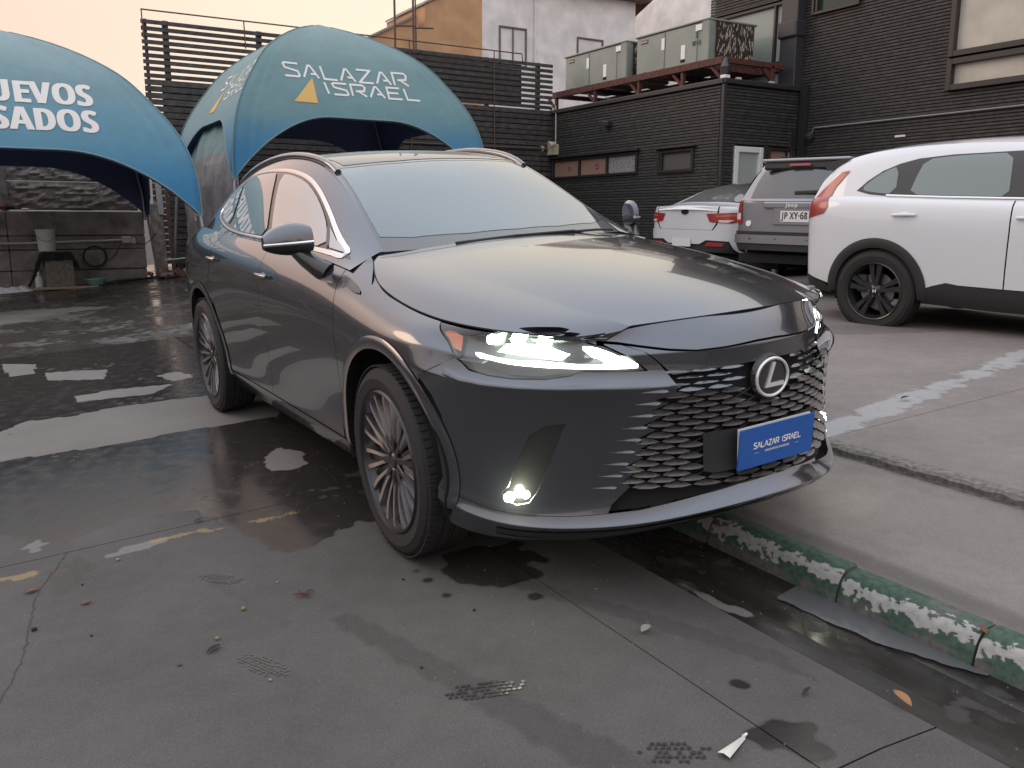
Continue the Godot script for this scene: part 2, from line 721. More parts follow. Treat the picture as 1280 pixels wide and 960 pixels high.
func make_materials() -> void:
	paint("suv_paint", lin(0.105, 0.111, 0.128), 0.22, 0.85)
	var gloss := mat("gloss_black", lin(0.012, 0.012, 0.013), 0.12)
	gloss.clearcoat_enabled = true
	gloss.clearcoat = 0.6
	mat("satin_grey", lin(0.06, 0.062, 0.068), 0.38, 0.3)
	mat("blade_grey", lin(0.42, 0.40, 0.39), 0.34, 0.9)
	mat("emblem_bright", lin(0.80, 0.80, 0.80), 0.32, 0.55)
	mat("black_plastic", lin(0.022, 0.022, 0.023), 0.6)
	mat("dull_black", lin(0.012, 0.012, 0.012), 0.95)
	mat("chrome", lin(0.75, 0.75, 0.76), 0.16, 1.0)
	mat("machined", lin(0.50, 0.50, 0.52), 0.28, 1.0)
	mat("dark_alloy", lin(0.06, 0.06, 0.065), 0.3, 0.8)
	mat("steel_disc", lin(0.25, 0.25, 0.26), 0.45, 1.0)
	var rub := mat("rubber", lin(0.028, 0.027, 0.027), 0.78)
	grain(rub, 0.03, 3, 0.7, 6.0)
	var ws := clear_glass("windscreen", lin(0.13, 0.19, 0.21), 0.68, 0.8)
	ws.metallic = 0.03
	ws.clearcoat_enabled = true
	ws.clearcoat = 1.0
	ws.clearcoat_roughness = 0.01
	var sg := clear_glass("side_glass", lin(0.42, 0.44, 0.45), 0.85, 0.85)
	sg.metallic = 0.42
	sg.clearcoat_enabled = true
	sg.clearcoat = 1.0
	sg.clearcoat_roughness = 0.01
	var vg := clear_glass("privacy_glass", lin(0.20, 0.23, 0.24), 0.9, 0.85)
	vg.metallic = 0.30
	vg.clearcoat_enabled = true
	vg.clearcoat = 1.0
	vg.clearcoat_roughness = 0.01
	var pg := mat("parked_glass", lin(0.16, 0.20, 0.20), 0.05, 0.35)
	pg.clearcoat_enabled = true
	var dg := mat("dark_glass", lin(0.01, 0.012, 0.013), 0.03)
	dg.clearcoat_enabled = true
	dg.clearcoat = 1.0
	dg.metallic_specular = 0.7
	clear_glass("lens", lin(0.9, 0.95, 0.95), 0.06)
	glow("headlamp_white", Color(0.92, 1.0, 0.93), 9.0)
	glow("headlamp_bulb", Color(0.92, 1.0, 0.90), 16.0)
	glow("fog_white", Color(0.98, 1.0, 0.86), 14.0)
	mat("amber", lin(0.55, 0.13, 0.03), 0.2)
	var rl := mat("red_lens", lin(0.30, 0.012, 0.016), 0.12)
	rl.clearcoat_enabled = true
	mat("pale_lens", lin(0.75, 0.6, 0.6), 0.15)
	mat("plate_blue", lin(0.014, 0.105, 0.42), 0.3)
	mat("white_ink", lin(0.85, 0.85, 0.85), 0.5)
	mat("plate_white", lin(0.72, 0.72, 0.70), 0.35)
	mat("black_ink", lin(0.015, 0.015, 0.015), 0.5)
	mat("seat_black", lin(0.035, 0.033, 0.032), 0.7)
	paint("white_paint", lin(0.66, 0.68, 0.71), 0.4, 0.0)
	paint("pearl_white", lin(0.64, 0.65, 0.66), 0.4, 0.0)
	paint("mid_grey_paint", lin(0.26, 0.26, 0.285), 0.4, 0.5)

# ---------------------------------------------------------------- the ground
# scanline fill of an outline (in metres) into a small mask picture
func blot(im: Image, rect: Rect2, poly: PackedVector2Array, val: float) -> void:
	var w := im.get_width()
	var h := im.get_height()
	for j in h:
		var y := rect.position.y + rect.size.y * (j + 0.5) / h
		var xs := []
		for i in poly.size():
			var a := poly[i]
			var b := poly[(i + 1) % poly.size()]
			if (a.y > y) != (b.y > y):
				xs.append(a.x + (b.x - a.x) * (y - a.y) / (b.y - a.y))
		xs.sort()
		for k in range(0, xs.size() - 1, 2):
			var x0 := clampi(roundi((xs[k] - rect.position.x) / rect.size.x * w), 0, w)
			var x1 := clampi(roundi((xs[k + 1] - rect.position.x) / rect.size.x * w), 0, w)
			if x1 > x0:
				im.fill_rect(Rect2i(x0, j, x1 - x0, 1), Color(val, val, val))

func mask_of(rect: Rect2, w: int, h: int, blots: Array, base := 0.0, coarse := 3) -> PackedByteArray:
	var im := Image.create(w / coarse, h / coarse, false, Image.FORMAT_L8)
	im.fill(Color(base, base, base))
	for b in blots:
		blot(im, rect, b[0], b[1])
	im.resize(w / coarse / 3, h / coarse / 3, Image.INTERPOLATE_BILINEAR)
	im.resize(w, h, Image.INTERPOLATE_CUBIC)
	return im.get_data()

func noise_bytes(w: int, h: int, freq: float, sd: int, oct := 4) -> PackedByteArray:
	var im := noise(freq, sd, oct).get_image(w, h)
	im.convert(Image.FORMAT_L8)
	return im.get_data()

# concrete with wet patches, pale crusts and dark stains: colour and roughness pictures for a stretch of ground
func concrete(key: String, rect: Rect2, w: int, h: int, dry: Vector3, wets: Array, crusts: Array, stains: Array, paints: Array, ink := Vector3(0.40, 0.30, 0.13), worn := 0.5) -> StandardMaterial3D:
	var px := w / rect.size.x
	var wet := mask_of(rect, w, h, wets)
	var cru := mask_of(rect, w, h, crusts, 0.0, 2)
	var sta := mask_of(rect, w, h, stains, 0.0, 2)
	var yel := mask_of(rect, w, h, paints, 0.0, 2)
	var n1 := noise_bytes(w, h, 1.1 / px, 21, 5)
	var n2 := noise_bytes(w, h, 7.0 / px, 22, 5)
	var n3 := noise_bytes(w, h, 60.0 / px, 23, 2)
	var col := PackedByteArray()
	col.resize(w * h * 3)
	var rou := PackedByteArray()
	rou.resize(w * h)
	var lut := PackedByteArray()
	lut.resize(1024)
	for i in 1024:
		var v := i / 1023.0
		lut[i] = clampi(roundi(255.0 * (pow(v, 1.0 / 2.4) * 1.055 - 0.055 if v > 0.0031 else v * 12.92)), 0, 255)
	for i in w * h:
		var a := n1[i] / 255.0
		var b := n2[i] / 255.0
		var c := n3[i] / 255.0
		var edge := (a - 0.5) * 0.55 + (b - 0.5) * 0.55
		var we := clampf((wet[i] / 255.0 + edge - 0.44) * 9.0, 0.0, 1.0)
		var damp := clampf((wet[i] / 255.0 + edge * 0.7 - 0.28) * 3.0, 0.0, 1.0)
		var cr := clampf((cru[i] / 255.0 + edge * 0.9 - 0.45) * 10.0, 0.0, 1.0)
		var st := clampf((sta[i] / 255.0 + edge * 0.5 - 0.34) * 1.5, 0.0, 1.0)
		var ye := clampf((yel[i] / 255.0 + (b - 0.5) * 1.1 + (c - 0.5) * 0.6 + (a - 0.5) * 0.7 - worn) * 6.0, 0.0, 1.0)
		var tone := 0.80 + 0.24 * a + 0.16 * (b - 0.5) + 0.22 * (c - 0.5)
		var k := tone * (1.0 - 0.32 * damp) * (1.0 - 0.42 * we) * (1.0 - 0.5 * st)
		var r := dry.x * k
		var g := dry.y * k * (1.0 - 0.06 * damp)
		var bl := dry.z * k * (1.0 - 0.10 * damp)
		var cw := cr * (1.0 - 0.25 * b)
		r = lerpf(r, 0.27 * tone, cw)
		g = lerpf(g, 0.255 * tone, cw)
		bl = lerpf(bl, 0.24 * tone, cw)
		if yel[i] < 12:
			ye = 0.0
		if ye > 0.0:
			r = lerpf(r, ink.x, ye * 0.62)
			g = lerpf(g, ink.y, ye * 0.62)
			bl = lerpf(bl, ink.z, ye * 0.62)
		var o := i * 3
		col[o] = lut[clampi(int(r * 1023.0), 0, 1023)]
		col[o + 1] = lut[clampi(int(g * 1023.0), 0, 1023)]
		col[o + 2] = lut[clampi(int(bl * 1023.0), 0, 1023)]
		var ro := lerpf(0.85 - 0.14 * damp, 0.13 + 0.26 * b * b, we)
		rou[i] = int(lerpf(ro, 0.8, cr) * 255.0)
	var m := mat(key, Color.WHITE, 1.0)
	m.albedo_texture = ImageTexture.create_from_image(Image.create_from_data(w, h, false, Image.FORMAT_RGB8, col))
	m.roughness_texture = ImageTexture.create_from_image(Image.create_from_data(w, h, false, Image.FORMAT_L8, rou))
	m.roughness_texture_channel = BaseMaterial3D.TEXTURE_CHANNEL_RED
	m.detail_enabled = true
	m.detail_blend_mode = BaseMaterial3D.BLEND_MODE_MUL
	m.detail_uv_layer = BaseMaterial3D.DETAIL_UV_2
	m.detail_albedo = M.grit_picture
	m.uv2_triplanar = true
	m.uv2_world_triplanar = true
	m.uv2_scale = Vector3.ONE * 1.7
	m.metallic_specular = 0.40
	return m

# a slab of ground with bevelled edges; xs are the cross lines with their heights above the slope
func slab(parent: Node3D, called: String, m: Material, rect: Rect2, xs: Array, z0: float, z1: float, depth := 0.06) -> void:
	var b := Buf.new()
	var zs := []
	var cnt := maxi(1, ceili(absf(z1 - z0) / 1.2))
	for k in cnt + 1:
		zs.append(lerpf(z0, z1, float(k) / cnt))
	var uvf := func(p: Vector3) -> Vector2: return Vector2((p.x - rect.position.x) / rect.size.x, (p.z - rect.position.y) / rect.size.y)
	for i in xs.size() - 1:
		for k in zs.size() - 1:
			var q := [on_ground(xs[i][0], zs[k], xs[i][1]), on_ground(xs[i + 1][0], zs[k], xs[i + 1][1]), on_ground(xs[i + 1][0], zs[k + 1], xs[i + 1][1]), on_ground(xs[i][0], zs[k + 1], xs[i][1])]
			var nn: Vector3 = -(q[1] - q[0]).cross(q[3] - q[0]).normalized()
			if nn.y < 0:
				nn = -nn
			b.tri(q[0], q[1], q[2], nn, nn, nn, uvf.call(q[0]), uvf.call(q[1]), uvf.call(q[2]))
			b.tri(q[0], q[2], q[3], nn, nn, nn, uvf.call(q[0]), uvf.call(q[2]), uvf.call(q[3]))
	var dn := Vector3(0, -depth, 0)
	for i in xs.size() - 1:
		for z in [z0, z1]:
			var p := on_ground(xs[i][0], z, xs[i][1])
			var q := on_ground(xs[i + 1][0], z, xs[i + 1][1])
			b.quad(p, q, q + dn, p + dn, Vector3(0, 0, 1 if z == maxf(z0, z1) else -1))
	for e in [0, xs.size() - 1]:
		for k in zs.size() - 1:
			var p := on_ground(xs[e][0], zs[k], xs[e][1])
			var q := on_ground(xs[e][0], zs[k + 1], xs[e][1])
			var s := b.uv.size()
			b.quad(p, q, q + dn, p + dn, Vector3(1 if e > 0 else -1, 0, 0))
			for u in range(s, b.uv.size()):
				b.uv[u] = uvf.call(b.v[u])
	put(parent, called, b, m)

func build_ground() -> void:
	M.grit_picture = ramp_tex(0.09, 31, Color(0.72, 0.72, 0.72), Color(1, 1, 1), 1024, 3)
	var earth := mat("earth", lin(0.09, 0.085, 0.08), 0.95)
	grain(earth, 0.02, 41, 0.6, 0.3)
	# one sheet out to the horizon, a little below the slabs
	var g := Buf.new()
	var gx := [-1500.0, -60.0, -16.0, -4.0, 2.0, 7.0, 12.0, 30.0, 1500.0]
	var gz := [1500.0, 30.0, 6.0, -4.0, -10.0, -19.0, -40.0, -1500.0]
	var gp := func(x: float, z: float) -> Vector3:
		return Vector3(x, ground_y(clampf(x, -16.0, 7.0), clampf(z, -19.0, 6.0)) - 0.13, z)
	for i in gx.size() - 1:
		for k in gz.size() - 1:
			g.quad(gp.call(gx[i], gz[k]), gp.call(gx[i + 1], gz[k]), gp.call(gx[i + 1], gz[k + 1]), gp.call(gx[i], gz[k + 1]), Vector3.UP)
	struct("ground", g, earth)
	# --- the yard: wet, crusted concrete slabs
	var near := Rect2(-2.0, -9.3, 4.1, 9.9)
	var wets := [
		[V2([-2.0, -9.3, 2.1, -9.3, 2.1, -5.2, 1.9, -4.4, 1.45, -3.25, 1.30, -3.42, 1.05, -3.28, 0.92, -3.30, 0.84, -3.62, 0.72, -4.02, 0.45, -4.12, 0.15, -3.95, -0.2, -4.5, -2.0, -4.6]), 0.82],
		[V2([1.45, -2.92, 1.75, -2.84, 1.64, -2.50, 1.43, -2.56, 1.36, -2.68]), 0.85], [V2([1.68, -2.72, 1.76, -2.66, 1.72, -2.6]), 0.9],
		[V2([1.56, -1.43, 1.68, -1.47, 1.74, -1.36, 1.66, -1.18]), 0.95], [V2([1.71, -1.66, 1.75, -1.62, 1.72, -1.52]), 0.9],
		[V2([0.10, -3.70, 0.22, -3.78, 0.30, -3.62, 0.20, -3.42, 0.12, -3.36]), 0.52],
		[V2([-1.6, -3.5, -0.9, -3.6, -0.8, -3.0, -1.5, -2.7]), 0.6]]
	for k in 14:
		var c := Vector2(rng.randf_range(1.28, 1.8), rng.randf_range(-2.95, -2.35))
		wets.append([soften(V2([c.x - 0.03, c.y, c.x, c.y - 0.02, c.x + 0.03, c.y, c.x, c.y + 0.02]), 1), 0.8])
	var crusts := [
		[V2([-2.0, -6.3, 0.01, -6.26, 0.15, -6.45, 0.43, -6.39, 0.68, -6.46, 1.14, -6.40, 1.5, -6.3, 1.9, -6.5, 2.1, -6.3, 2.1, -5.8, 1.61, -5.65, 1.55, -5.43, 1.06, -5.47, 0.43, -5.46, -0.01, -5.52, -2.0, -5.7]), 0.86],
		[V2([0.07, -8.97, 0.34, -8.72, 0.31, -8.22, 0.11, -8.25]), 0.9], [V2([0.39, -8.19, 0.61, -8.12, 0.84, -7.95, 0.76, -7.54, 0.38, -7.81]), 0.9],
		[V2([0.50, -7.04, 0.81, -7.06, 1.18, -6.95, 0.99, -6.70, 0.51, -6.82]), 0.95], [V2([1.12, -7.40, 1.30, -7.42, 1.37, -7.12, 1.20, -7.05]), 0.95],
		[V2([1.22, -4.61, 1.34, -4.74, 1.42, -4.59, 1.38, -4.37, 1.29, -4.30, 1.18, -4.37]), 0.97],
		[V2([-1.5, -8.2, -0.6, -8.4, -0.4, -7.8, -1.2, -7.5]), 0.85], [V2([-1.8, -7.0, -0.5, -7.1, -0.6, -6.8, -1.7, -6.6]), 0.8],
		[V2([0.02, -4.02, 0.09, -4.1, 0.15, -4.0, 0.08, -3.92]), 0.75], [V2([0.30, -3.74, 0.58, -3.78, 0.57, -3.70, 0.32, -3.66]), 0.62]]
	var stains := [
		[V2([0.55, -6.1, 0.66, -6.15, 0.7, -5.75, 0.58, -5.7]), 0.9], [V2([0.1, -6.2, 0.6, -6.3, 0.62, -6.18, 0.1, -6.05]), 0.8],
		[V2([0.88, -2.65, 0.97, -2.7, 1.12, -2.15, 1.30, -1.55, 1.36, -1.2, 1.22, -1.2, 1.08, -1.8]), 0.62], [V2([1.5, -2.5, 1.56, -2.6, 2.0, -1.7, 1.96, -1.5]), 0.55],
		[V2([1.35, -3.1, 1.9, -3.2, 2.0, -2.7, 1.4, -2.6]), 0.36], [V2([0.6, -3.2, 0.66, -3.22, 0.8, -2.7, 0.74, -2.66]), 0.4], [V2([0.15, -3.75, 0.25, -3.8, 0.3, -3.5, 0.2, -3.4]), 0.45]]
	var paints := [[V2([-0.25, -3.76, 0.02, -3.74, 0.085, -3.73, 0.085, -3.68, -0.25, -3.70]), 0.95], [V2([0.50, -3.775, 0.66, -3.77, 0.82, -3.73, 0.82, -3.69, 0.66, -3.725, 0.50, -3.72]), 0.95], [V2([0.8, -3.74, 1.2, -3.72, 1.2, -3.68, 0.8, -3.69]), 0.6]]
	var cy := concrete("yard_concrete", near, 760, 1836, Vector3(0.128, 0.121, 0.117), wets, crusts, stains, paints)
	var wide := Rect2(-16.0, -20.0, 32.0, 26.0)
	var cw := concrete("far_concrete", wide, 640, 520, Vector3(0.21, 0.198, 0.188), [[V2([-16, -20, 10, -20, 8, -10, 3, -9, 2, -5, -16, -5]), 0.60]], [[V2([2.6, -14.5, 4.5, -15.5, 5, -12, 3, -12.4]), 0.6], [V2([-2, -12, 0, -11.6, 1.5, -12.6, 0.5, -13.4, -1.6, -13]), 0.62], [V2([1.8, -10.2, 3.2, -10.4, 3.0, -9.6, 1.6, -9.7]), 0.7], [V2([-5, -9, -3, -9.5, -2.6, -8, -4, -7.6]), 0.7]], [[V2([0.4, -14.6, 2.0, -14.4, 2.2, -13.9, 0.8, -14.0]), 0.8]], [])
	var yard := Node3D.new()
	yard.name = "yard"
	yard.set_meta("kind", "structure")
	add_child(yard, true)
	var gap := 0.0028
	for r in [[0.55, -3.85], [-3.85, -9.27]]:
		slab(yard, "yard_slab", cy, near, [[-1.98, 0.0], [1.62 - gap, 0.0]], r[0] - gap, r[1] + gap)
	for r in [[0.5, -1.21], [-1.21, -3.7], [-3.7, -6.2], [-6.2, -9.27]]:
		slab(yard, "yard_slab", cy, near, [[1.62 + gap, 0.0], [1.82, -0.014], [2.05, -0.045]], r[0] - gap, r[1] + gap)
	for c in [[-15.5, -10.0], [-10.0, -6.0], [-6.0, -1.98]]:
		for r in [[5.5, 0.55], [0.55, -3.85], [-3.85, -9.27]]:
			slab(yard, "yard_slab", cw, wide, [[c[0] + gap, 0.0], [c[1] - gap, 0.0]], r[0] - gap, r[1] + gap)
	for c in [[-15.5, -10.0], [-10.0, -6.0], [-6.0, -1.98], [-1.98, 1.62], [1.62, 4.6], [4.6, 7.4]]:
		for r in [[-9.27, -12.9], [-12.9, -16.6], [-16.6, -19.5]]:
			slab(yard, "yard_slab", cw, wide, [[c[0] + gap, 0.0], [c[1] - gap, 0.0]], r[0] - gap, r[1] + gap)
	for c in [[-1.98, 1.62], [1.62, 2.4]]:
		slab(yard, "yard_slab", cw, wide, [[c[0] + gap, 0.0], [c[1] - gap, 0.0 if c[1] < 2.0 else -0.07]], 5.5, 0.55 + gap)
	# --- gutter with standing water
	var gut := concrete("gutter_concrete", Rect2(1.9, -9.3, 0.8, 11.0), 160, 1400, Vector3(0.10, 0.095, 0.092), [[V2([1.9, -9.3, 2.7, -9.3, 2.7, 1.7, 1.9, 1.7]), 0.74]], [[V2([2.05, -2.25, 2.12, -2.3, 2.14, -1.95, 2.07, -1.9]), 0.66]], [[V2([2.3, -9.3, 2.7, -9.3, 2.7, 1.7, 2.42, 1.7]), 0.6]], [])
	slab(yard, "gutter", gut, Rect2(1.9, -9.3, 0.8, 11.0), [[2.054, -0.047], [2.18, -0.070], [2.36, -0.086], [2.47, -0.082]], 1.6, -9.27, 0.04)
	var water := clear_glass("puddle_water", lin(0.10, 0.10, 0.105), 0.85)
	water.clearcoat_enabled = true
	var pb := Buf.new()
	var edge := PackedVector2Array()
	var pn := noise(2.6, 77, 3)
	for k in 60:
		edge.append(Vector2(2.452, lerpf(-2.02, -1.30, k / 59.0)))
	for k in 60:
		var f := k / 59.0
		var z := lerpf(-1.30, -2.02, f)
		edge.append(Vector2(2.445 - 0.105 * pow(sin(PI * 0.5 * clampf(f * 1.6, 0, 1)), 0.8) + 0.016 * pn.get_noise_1d(z * 3.0) - 0.02 * f, z + (0.02 if f > 0.98 else 0.0)))
	var idx := Geometry2D.triangulate_polygon(edge)
	var lvl := Vector3(2.36, 0, -1.9)
	for i in range(0, idx.size(), 3):
		var p := []
		for k in 3:
			var w: Vector2 = edge[idx[i + k]]
			p.append(on_ground(w.x, w.y, -0.077))
		pb.tri(p[0], p[1], p[2], Vector3.UP, Vector3.UP, Vector3.UP)
	struct("puddle", pb, water)
	# --- kerb of rounded stones, green paint worn to white
	var kerb := Node3D.new()
	kerb.name = "kerb"
	kerb.set_meta("kind", "structure")
	add_child(kerb, true)
	var kim := Image.create(512, 96, false, Image.FORMAT_RGB8)
	var k1 := noise(0.014, 51, 6)
	var k2 := noise(0.09, 52, 3)
	for i in 512:
		for j in 96:
			var t := j / 95.0      # 0 at the gutter, 1 at the top
			var a := k1.get_noise_2d(i, j * 1.3)
			var b := k2.get_noise_2d(i, j)
			var c := Vector3(0.052, 0.098, 0.068) * (0.85 + 0.5 * b) + Vector3(0.03, 0.028, 0.025) * maxf(0.0, a * 2.0)
			var white := 0.72 - absf(t - 0.33) * 3.6 + a * 0.55 + b * 0.30
			if white > 0.30:
				c = Vector3(0.36, 0.355, 0.335) * (0.9 + 0.25 * b)
			var bare := a * 0.9 - b * 0.5 + (0.35 if t > 0.86 else 0.0) + (0.5 if t < 0.12 else 0.0)
			if bare > 0.33:
				c = Vector3(0.12, 0.112, 0.105) * (0.9 + 0.4 * b)
			kim.set_pixel(i, j, Color(c.x, c.y, c.z).linear_to_srgb())
	var km := mat("kerb_paint", Color.WHITE, 0.72)
	km.albedo_texture = ImageTexture.create_from_image(kim)
	var kprof := [Vector2(2.452, -0.10), Vector2(2.460, -0.045), Vector2(2.472, -0.008), Vector2(2.492, 0.018), Vector2(2.52, 0.030), Vector2(2.56, 0.030), Vector2(2.578, 0.022), Vector2(2.585, -0.05)]
	var zk := [1.7, 1.05, 0.44, -0.16, -0.76, -1.36, -1.86, -2.50, -3.12, -3.74, -4.36, -4.98, -5.6, -6.22, -6.84, -7.46, -8.08, -8.7, -9.3]
	for s in zk.size() - 1:
		var b := Buf.new()
		var z0: float = zk[s] - 0.004
		var z1: float = zk[s + 1] + 0.004
		var dy := rng.randf_range(-0.006, 0.004)
		var dx := rng.randf_range(-0.005, 0.005)
		var u0 := rng.randf()
		var ends := [z0, z0 - 0.012, z0 - 0.2, z1 + 0.2, z1 + 0.012, z1]
		for e in ends.size() - 1:
			for k in kprof.size() - 1:
				var q := []
				for c in [[e, k], [e, k + 1], [e + 1, k + 1], [e + 1, k]]:
					var pr: Vector2 = kprof[c[1]]
					var inset := 0.006 if c[0] == 0 or c[0] == 5 else 0.0
					q.append([on_ground(pr.x + dx + inset * (1.0 if c[1] < 4 else -1.0), ends[c[0]], pr.y + dy - inset), Vector2(u0 + ends[c[0]] * 0.55, c[1] / 7.0)])
				var d: Vector2 = kprof[k + 1] - kprof[k]
				var nn := Vector3(-d.y, d.x, 0).normalized()
				var kp: Vector2 = kprof[maxi(k, 1)] - kprof[maxi(k, 1) - 1]
				var kn: Vector2 = kprof[mini(k + 2, 7)] - kprof[mini(k + 1, 6)]
				var na := (nn + Vector3(-kp.y, kp.x, 0).normalized()).normalized()
				var nb := (nn + Vector3(-kn.y, kn.x, 0).normalized()).normalized()
				b.tri(q[0][0], q[1][0], q[2][0], na, nb, nb, q[0][1], q[1][1], q[2][1])
				b.tri(q[0][0], q[2][0], q[3][0], na, nb, na, q[0][1], q[2][1], q[3][1])
		for e in [0, 5]:
			var fan := []
			for k in kprof.size():
				var inset := 0.006
				fan.append(on_ground(kprof[k].x + dx + inset * (1.0 if k < 4 else -1.0), ends[e], kprof[k].y + dy - inset))
			for k in range(1, fan.size() - 1):
				b.flat(fan[0], fan[k], fan[k + 1], Vector3(0, 0, 1 if e == 0 else -1))
		put(kerb, "kerb_stone", b, km)
	# --- the apron: two levels of pinkish concrete with a worn white line
	var ar := Rect2(2.5, -14.0, 11.5, 16.0)
	var line := V2([3.60, -2.84, 4.4, -2.98, 5.2, -3.12, 6.9, -3.40, 6.9, -3.62, 5.2, -3.32, 4.4, -3.18, 3.60, -3.04])
	var ap := concrete("apron_concrete", ar, 920, 1280, Vector3(0.315, 0.28, 0.26), [], [], [[V2([4.6, -14, 14, -14, 14, -5.2, 7.6, -4.2, 6.0, -5.6]), 0.44], [V2([2.6, -3.0, 2.72, -3.0, 2.66, 1.0, 2.58, 1.0]), 0.75], [V2([2.9, -2.2, 3.4, -2.3, 3.3, -0.8, 3.0, -0.9]), 0.36], [V2([4.2, -2.4, 5.2, -2.6, 5.0, -1.6, 4.2, -1.7]), 0.38], [V2([6.0, -5.6, 7.6, -4.4, 7.4, -4.1, 6.2, -4.8]), 0.7]], [[line, 0.8]], Vector3(0.50, 0.52, 0.53), 0.44)
	var apron := Node3D.new()
	apron.name = "apron"
	apron.set_meta("kind", "structure")
	add_child(apron, true)
	for r in [[1.9, -5.2], [-5.2, -9.6], [-9.6, -13.9]]:
		slab(apron, "apron_slab", ap, ar, [[2.588, 0.006], [3.565, 0.004]], r[0] - gap, r[1] + gap)
	for c in [[3.58, 7.2], [7.2, 10.6], [10.6, 13.8]]:
		for r in [[1.9, -2.88], [-2.88, -6.6], [-6.6, -10.2], [-10.2, -13.9]]:
			slab(apron, "apron_slab", ap, ar, [[c[0] + (0.0 if c[0] == 3.58 else gap), 0.05 if c[0] == 3.58 else 0.0], [c[0] + 2.4, 0.006 if c[0] == 3.58 else 0.0], [c[1] - gap, 0.0]], r[0] - gap, r[1] + gap, 0.12)
	# ragged nosing along the step
	var st := Buf.new()
	var en := noise(2.2, 95, 5)
	var prev := []
	for k in 421:
		var z := 1.9 - 12.0 * k / 420.0
		var o := 0.014 * en.get_noise_2d(z * 2.0, 1.0) + 0.010 * en.get_noise_2d(z * 9.0, 5.0)
		var u := 0.010 * en.get_noise_2d(z * 6.0, 9.0)
		var cur := [on_ground(3.64, z, 0.0535), on_ground(3.582 + o, z, 0.052), on_ground(3.566 + o, z, 0.038 + u), on_ground(3.572 + o * 0.6, z, 0.012 + u), on_ground(3.562 + u * 2.0, z, -0.02)]
		if not prev.is_empty():
			for q in 4:
				st.quad(prev[q], prev[q + 1], cur[q + 1], cur[q], Vector3(-1, 0.6, 0))
		prev = cur
	var edge_m := mat("step_concrete", lin(0.28, 0.252, 0.235), 0.9)
	grain(edge_m, 0.03, 97, 0.55, 1.8)
	put(apron, "step_edge", st, edge_m)

# ---------------------------------------------------------------- walls, screen, buildings
func boards_mat(key: String, c: Color, rough := 0.6) -> StandardMaterial3D:
	var m := mat(key, c, rough)
	grain(m, 0.012, key.hash() % 90, 0.62, 0.9, 2.0)
	return m

func build_wall() -> void:
	var t := thing("panel_wall", "grey concrete panel wall with a rough stone-pattern upper half", "wall")
	var plain := mat("wall_concrete", lin(0.33, 0.30, 0.275), 0.9)
	grain(plain, 0.008, 61, 0.62, 0.55, 3.0)
	var rough := mat("wall_rock", lin(0.42, 0.375, 0.35), 0.95)
	rough.albedo_texture = ramp_tex(0.02, 64, Color(0.62, 0.6, 0.58), Color(1, 1, 1), 512, 5)
	rough.uv1_triplanar = true
	rough.uv1_world_triplanar = true
	rough.uv1_scale = Vector3.ONE * 0.7
	var zf := -16.4
	var x0 := -12.0
	# four plain lower panels in each bay, set on the slope
	var lines := [0.0, 0.58, 0.92, 1.15, 1.555]
	for bay in 7:
		var xa := x0 + 2.07 * bay + 0.0
		var xb := xa + 2.07
		for k in 4:
			var b := Buf.new()
			var y0: float = lines[k] + 0.006 if k > 0 else ground_y(xa, zf) - 0.12
			var y1: float = lines[k + 1] - 0.006
			b.box(Vector3((xa + xb) / 2, (y0 + y1) / 2, zf - 0.06 + 0.006 * (k % 2) + rng.randf_range(-0.004, 0.004)), Vector3(2.062, y1 - y0, 0.12), Basis(Vector3(0, 0, 1), rng.randf_range(-0.002, 0.002)), 0.012)
			put(t, "panel", b, plain)
		var back := Buf.new()
		back.box(Vector3((xa + xb) / 2, 0.75, zf - 0.17), Vector3(2.07, 1.56, 0.08))
		put(t, "backing", back, M.dull_black)
		# rock-faced panels above, set back between posts
		for k in 3:
			var b := Buf.new()
			var y0 := 1.56 + 0.475 * k
			var nx := 46
			var ny := 12
			var nz := noise(1.0, 70 + bay * 3 + k, 4)
			nz.fractal_type = FastNoiseLite.FRACTAL_RIDGED
			var pts := []
			for j in ny + 1:
				for i in nx + 1:
					var x := xa + 0.06 + (2.07 - 0.12) * i / nx
					var y := y0 + 0.008 + 0.459 * j / ny
					var rim := minf(minf(i, nx - i) / 3.0, minf(j, ny - j) / 1.5)
					var d := 0.055 * nz.get_noise_2d(x * 1.8, y * 4.6) * clampf(rim, 0.0, 1.0)
					pts.append(Vector3(x, y, zf - 0.17 + d))
			for j in ny:
				for i in nx:
					var a := j * (nx + 1) + i
					b.quad(pts[a], pts[a + 1], pts[a + nx + 2], pts[a + nx + 1], Vector3(0, 0, 1))
			b.box(Vector3((xa + xb) / 2, y0 + 0.2375, zf - 0.26), Vector3(1.95, 0.46, 0.09))
			put(t, "rock_panel", b, rough)
		var post := Buf.new()
		post.box(Vector3(xa, 2.22, zf - 0.155), Vector3(0.115, 1.36, 0.13), Basis.IDENTITY, 0.012)
		put(t, "post", post, plain)

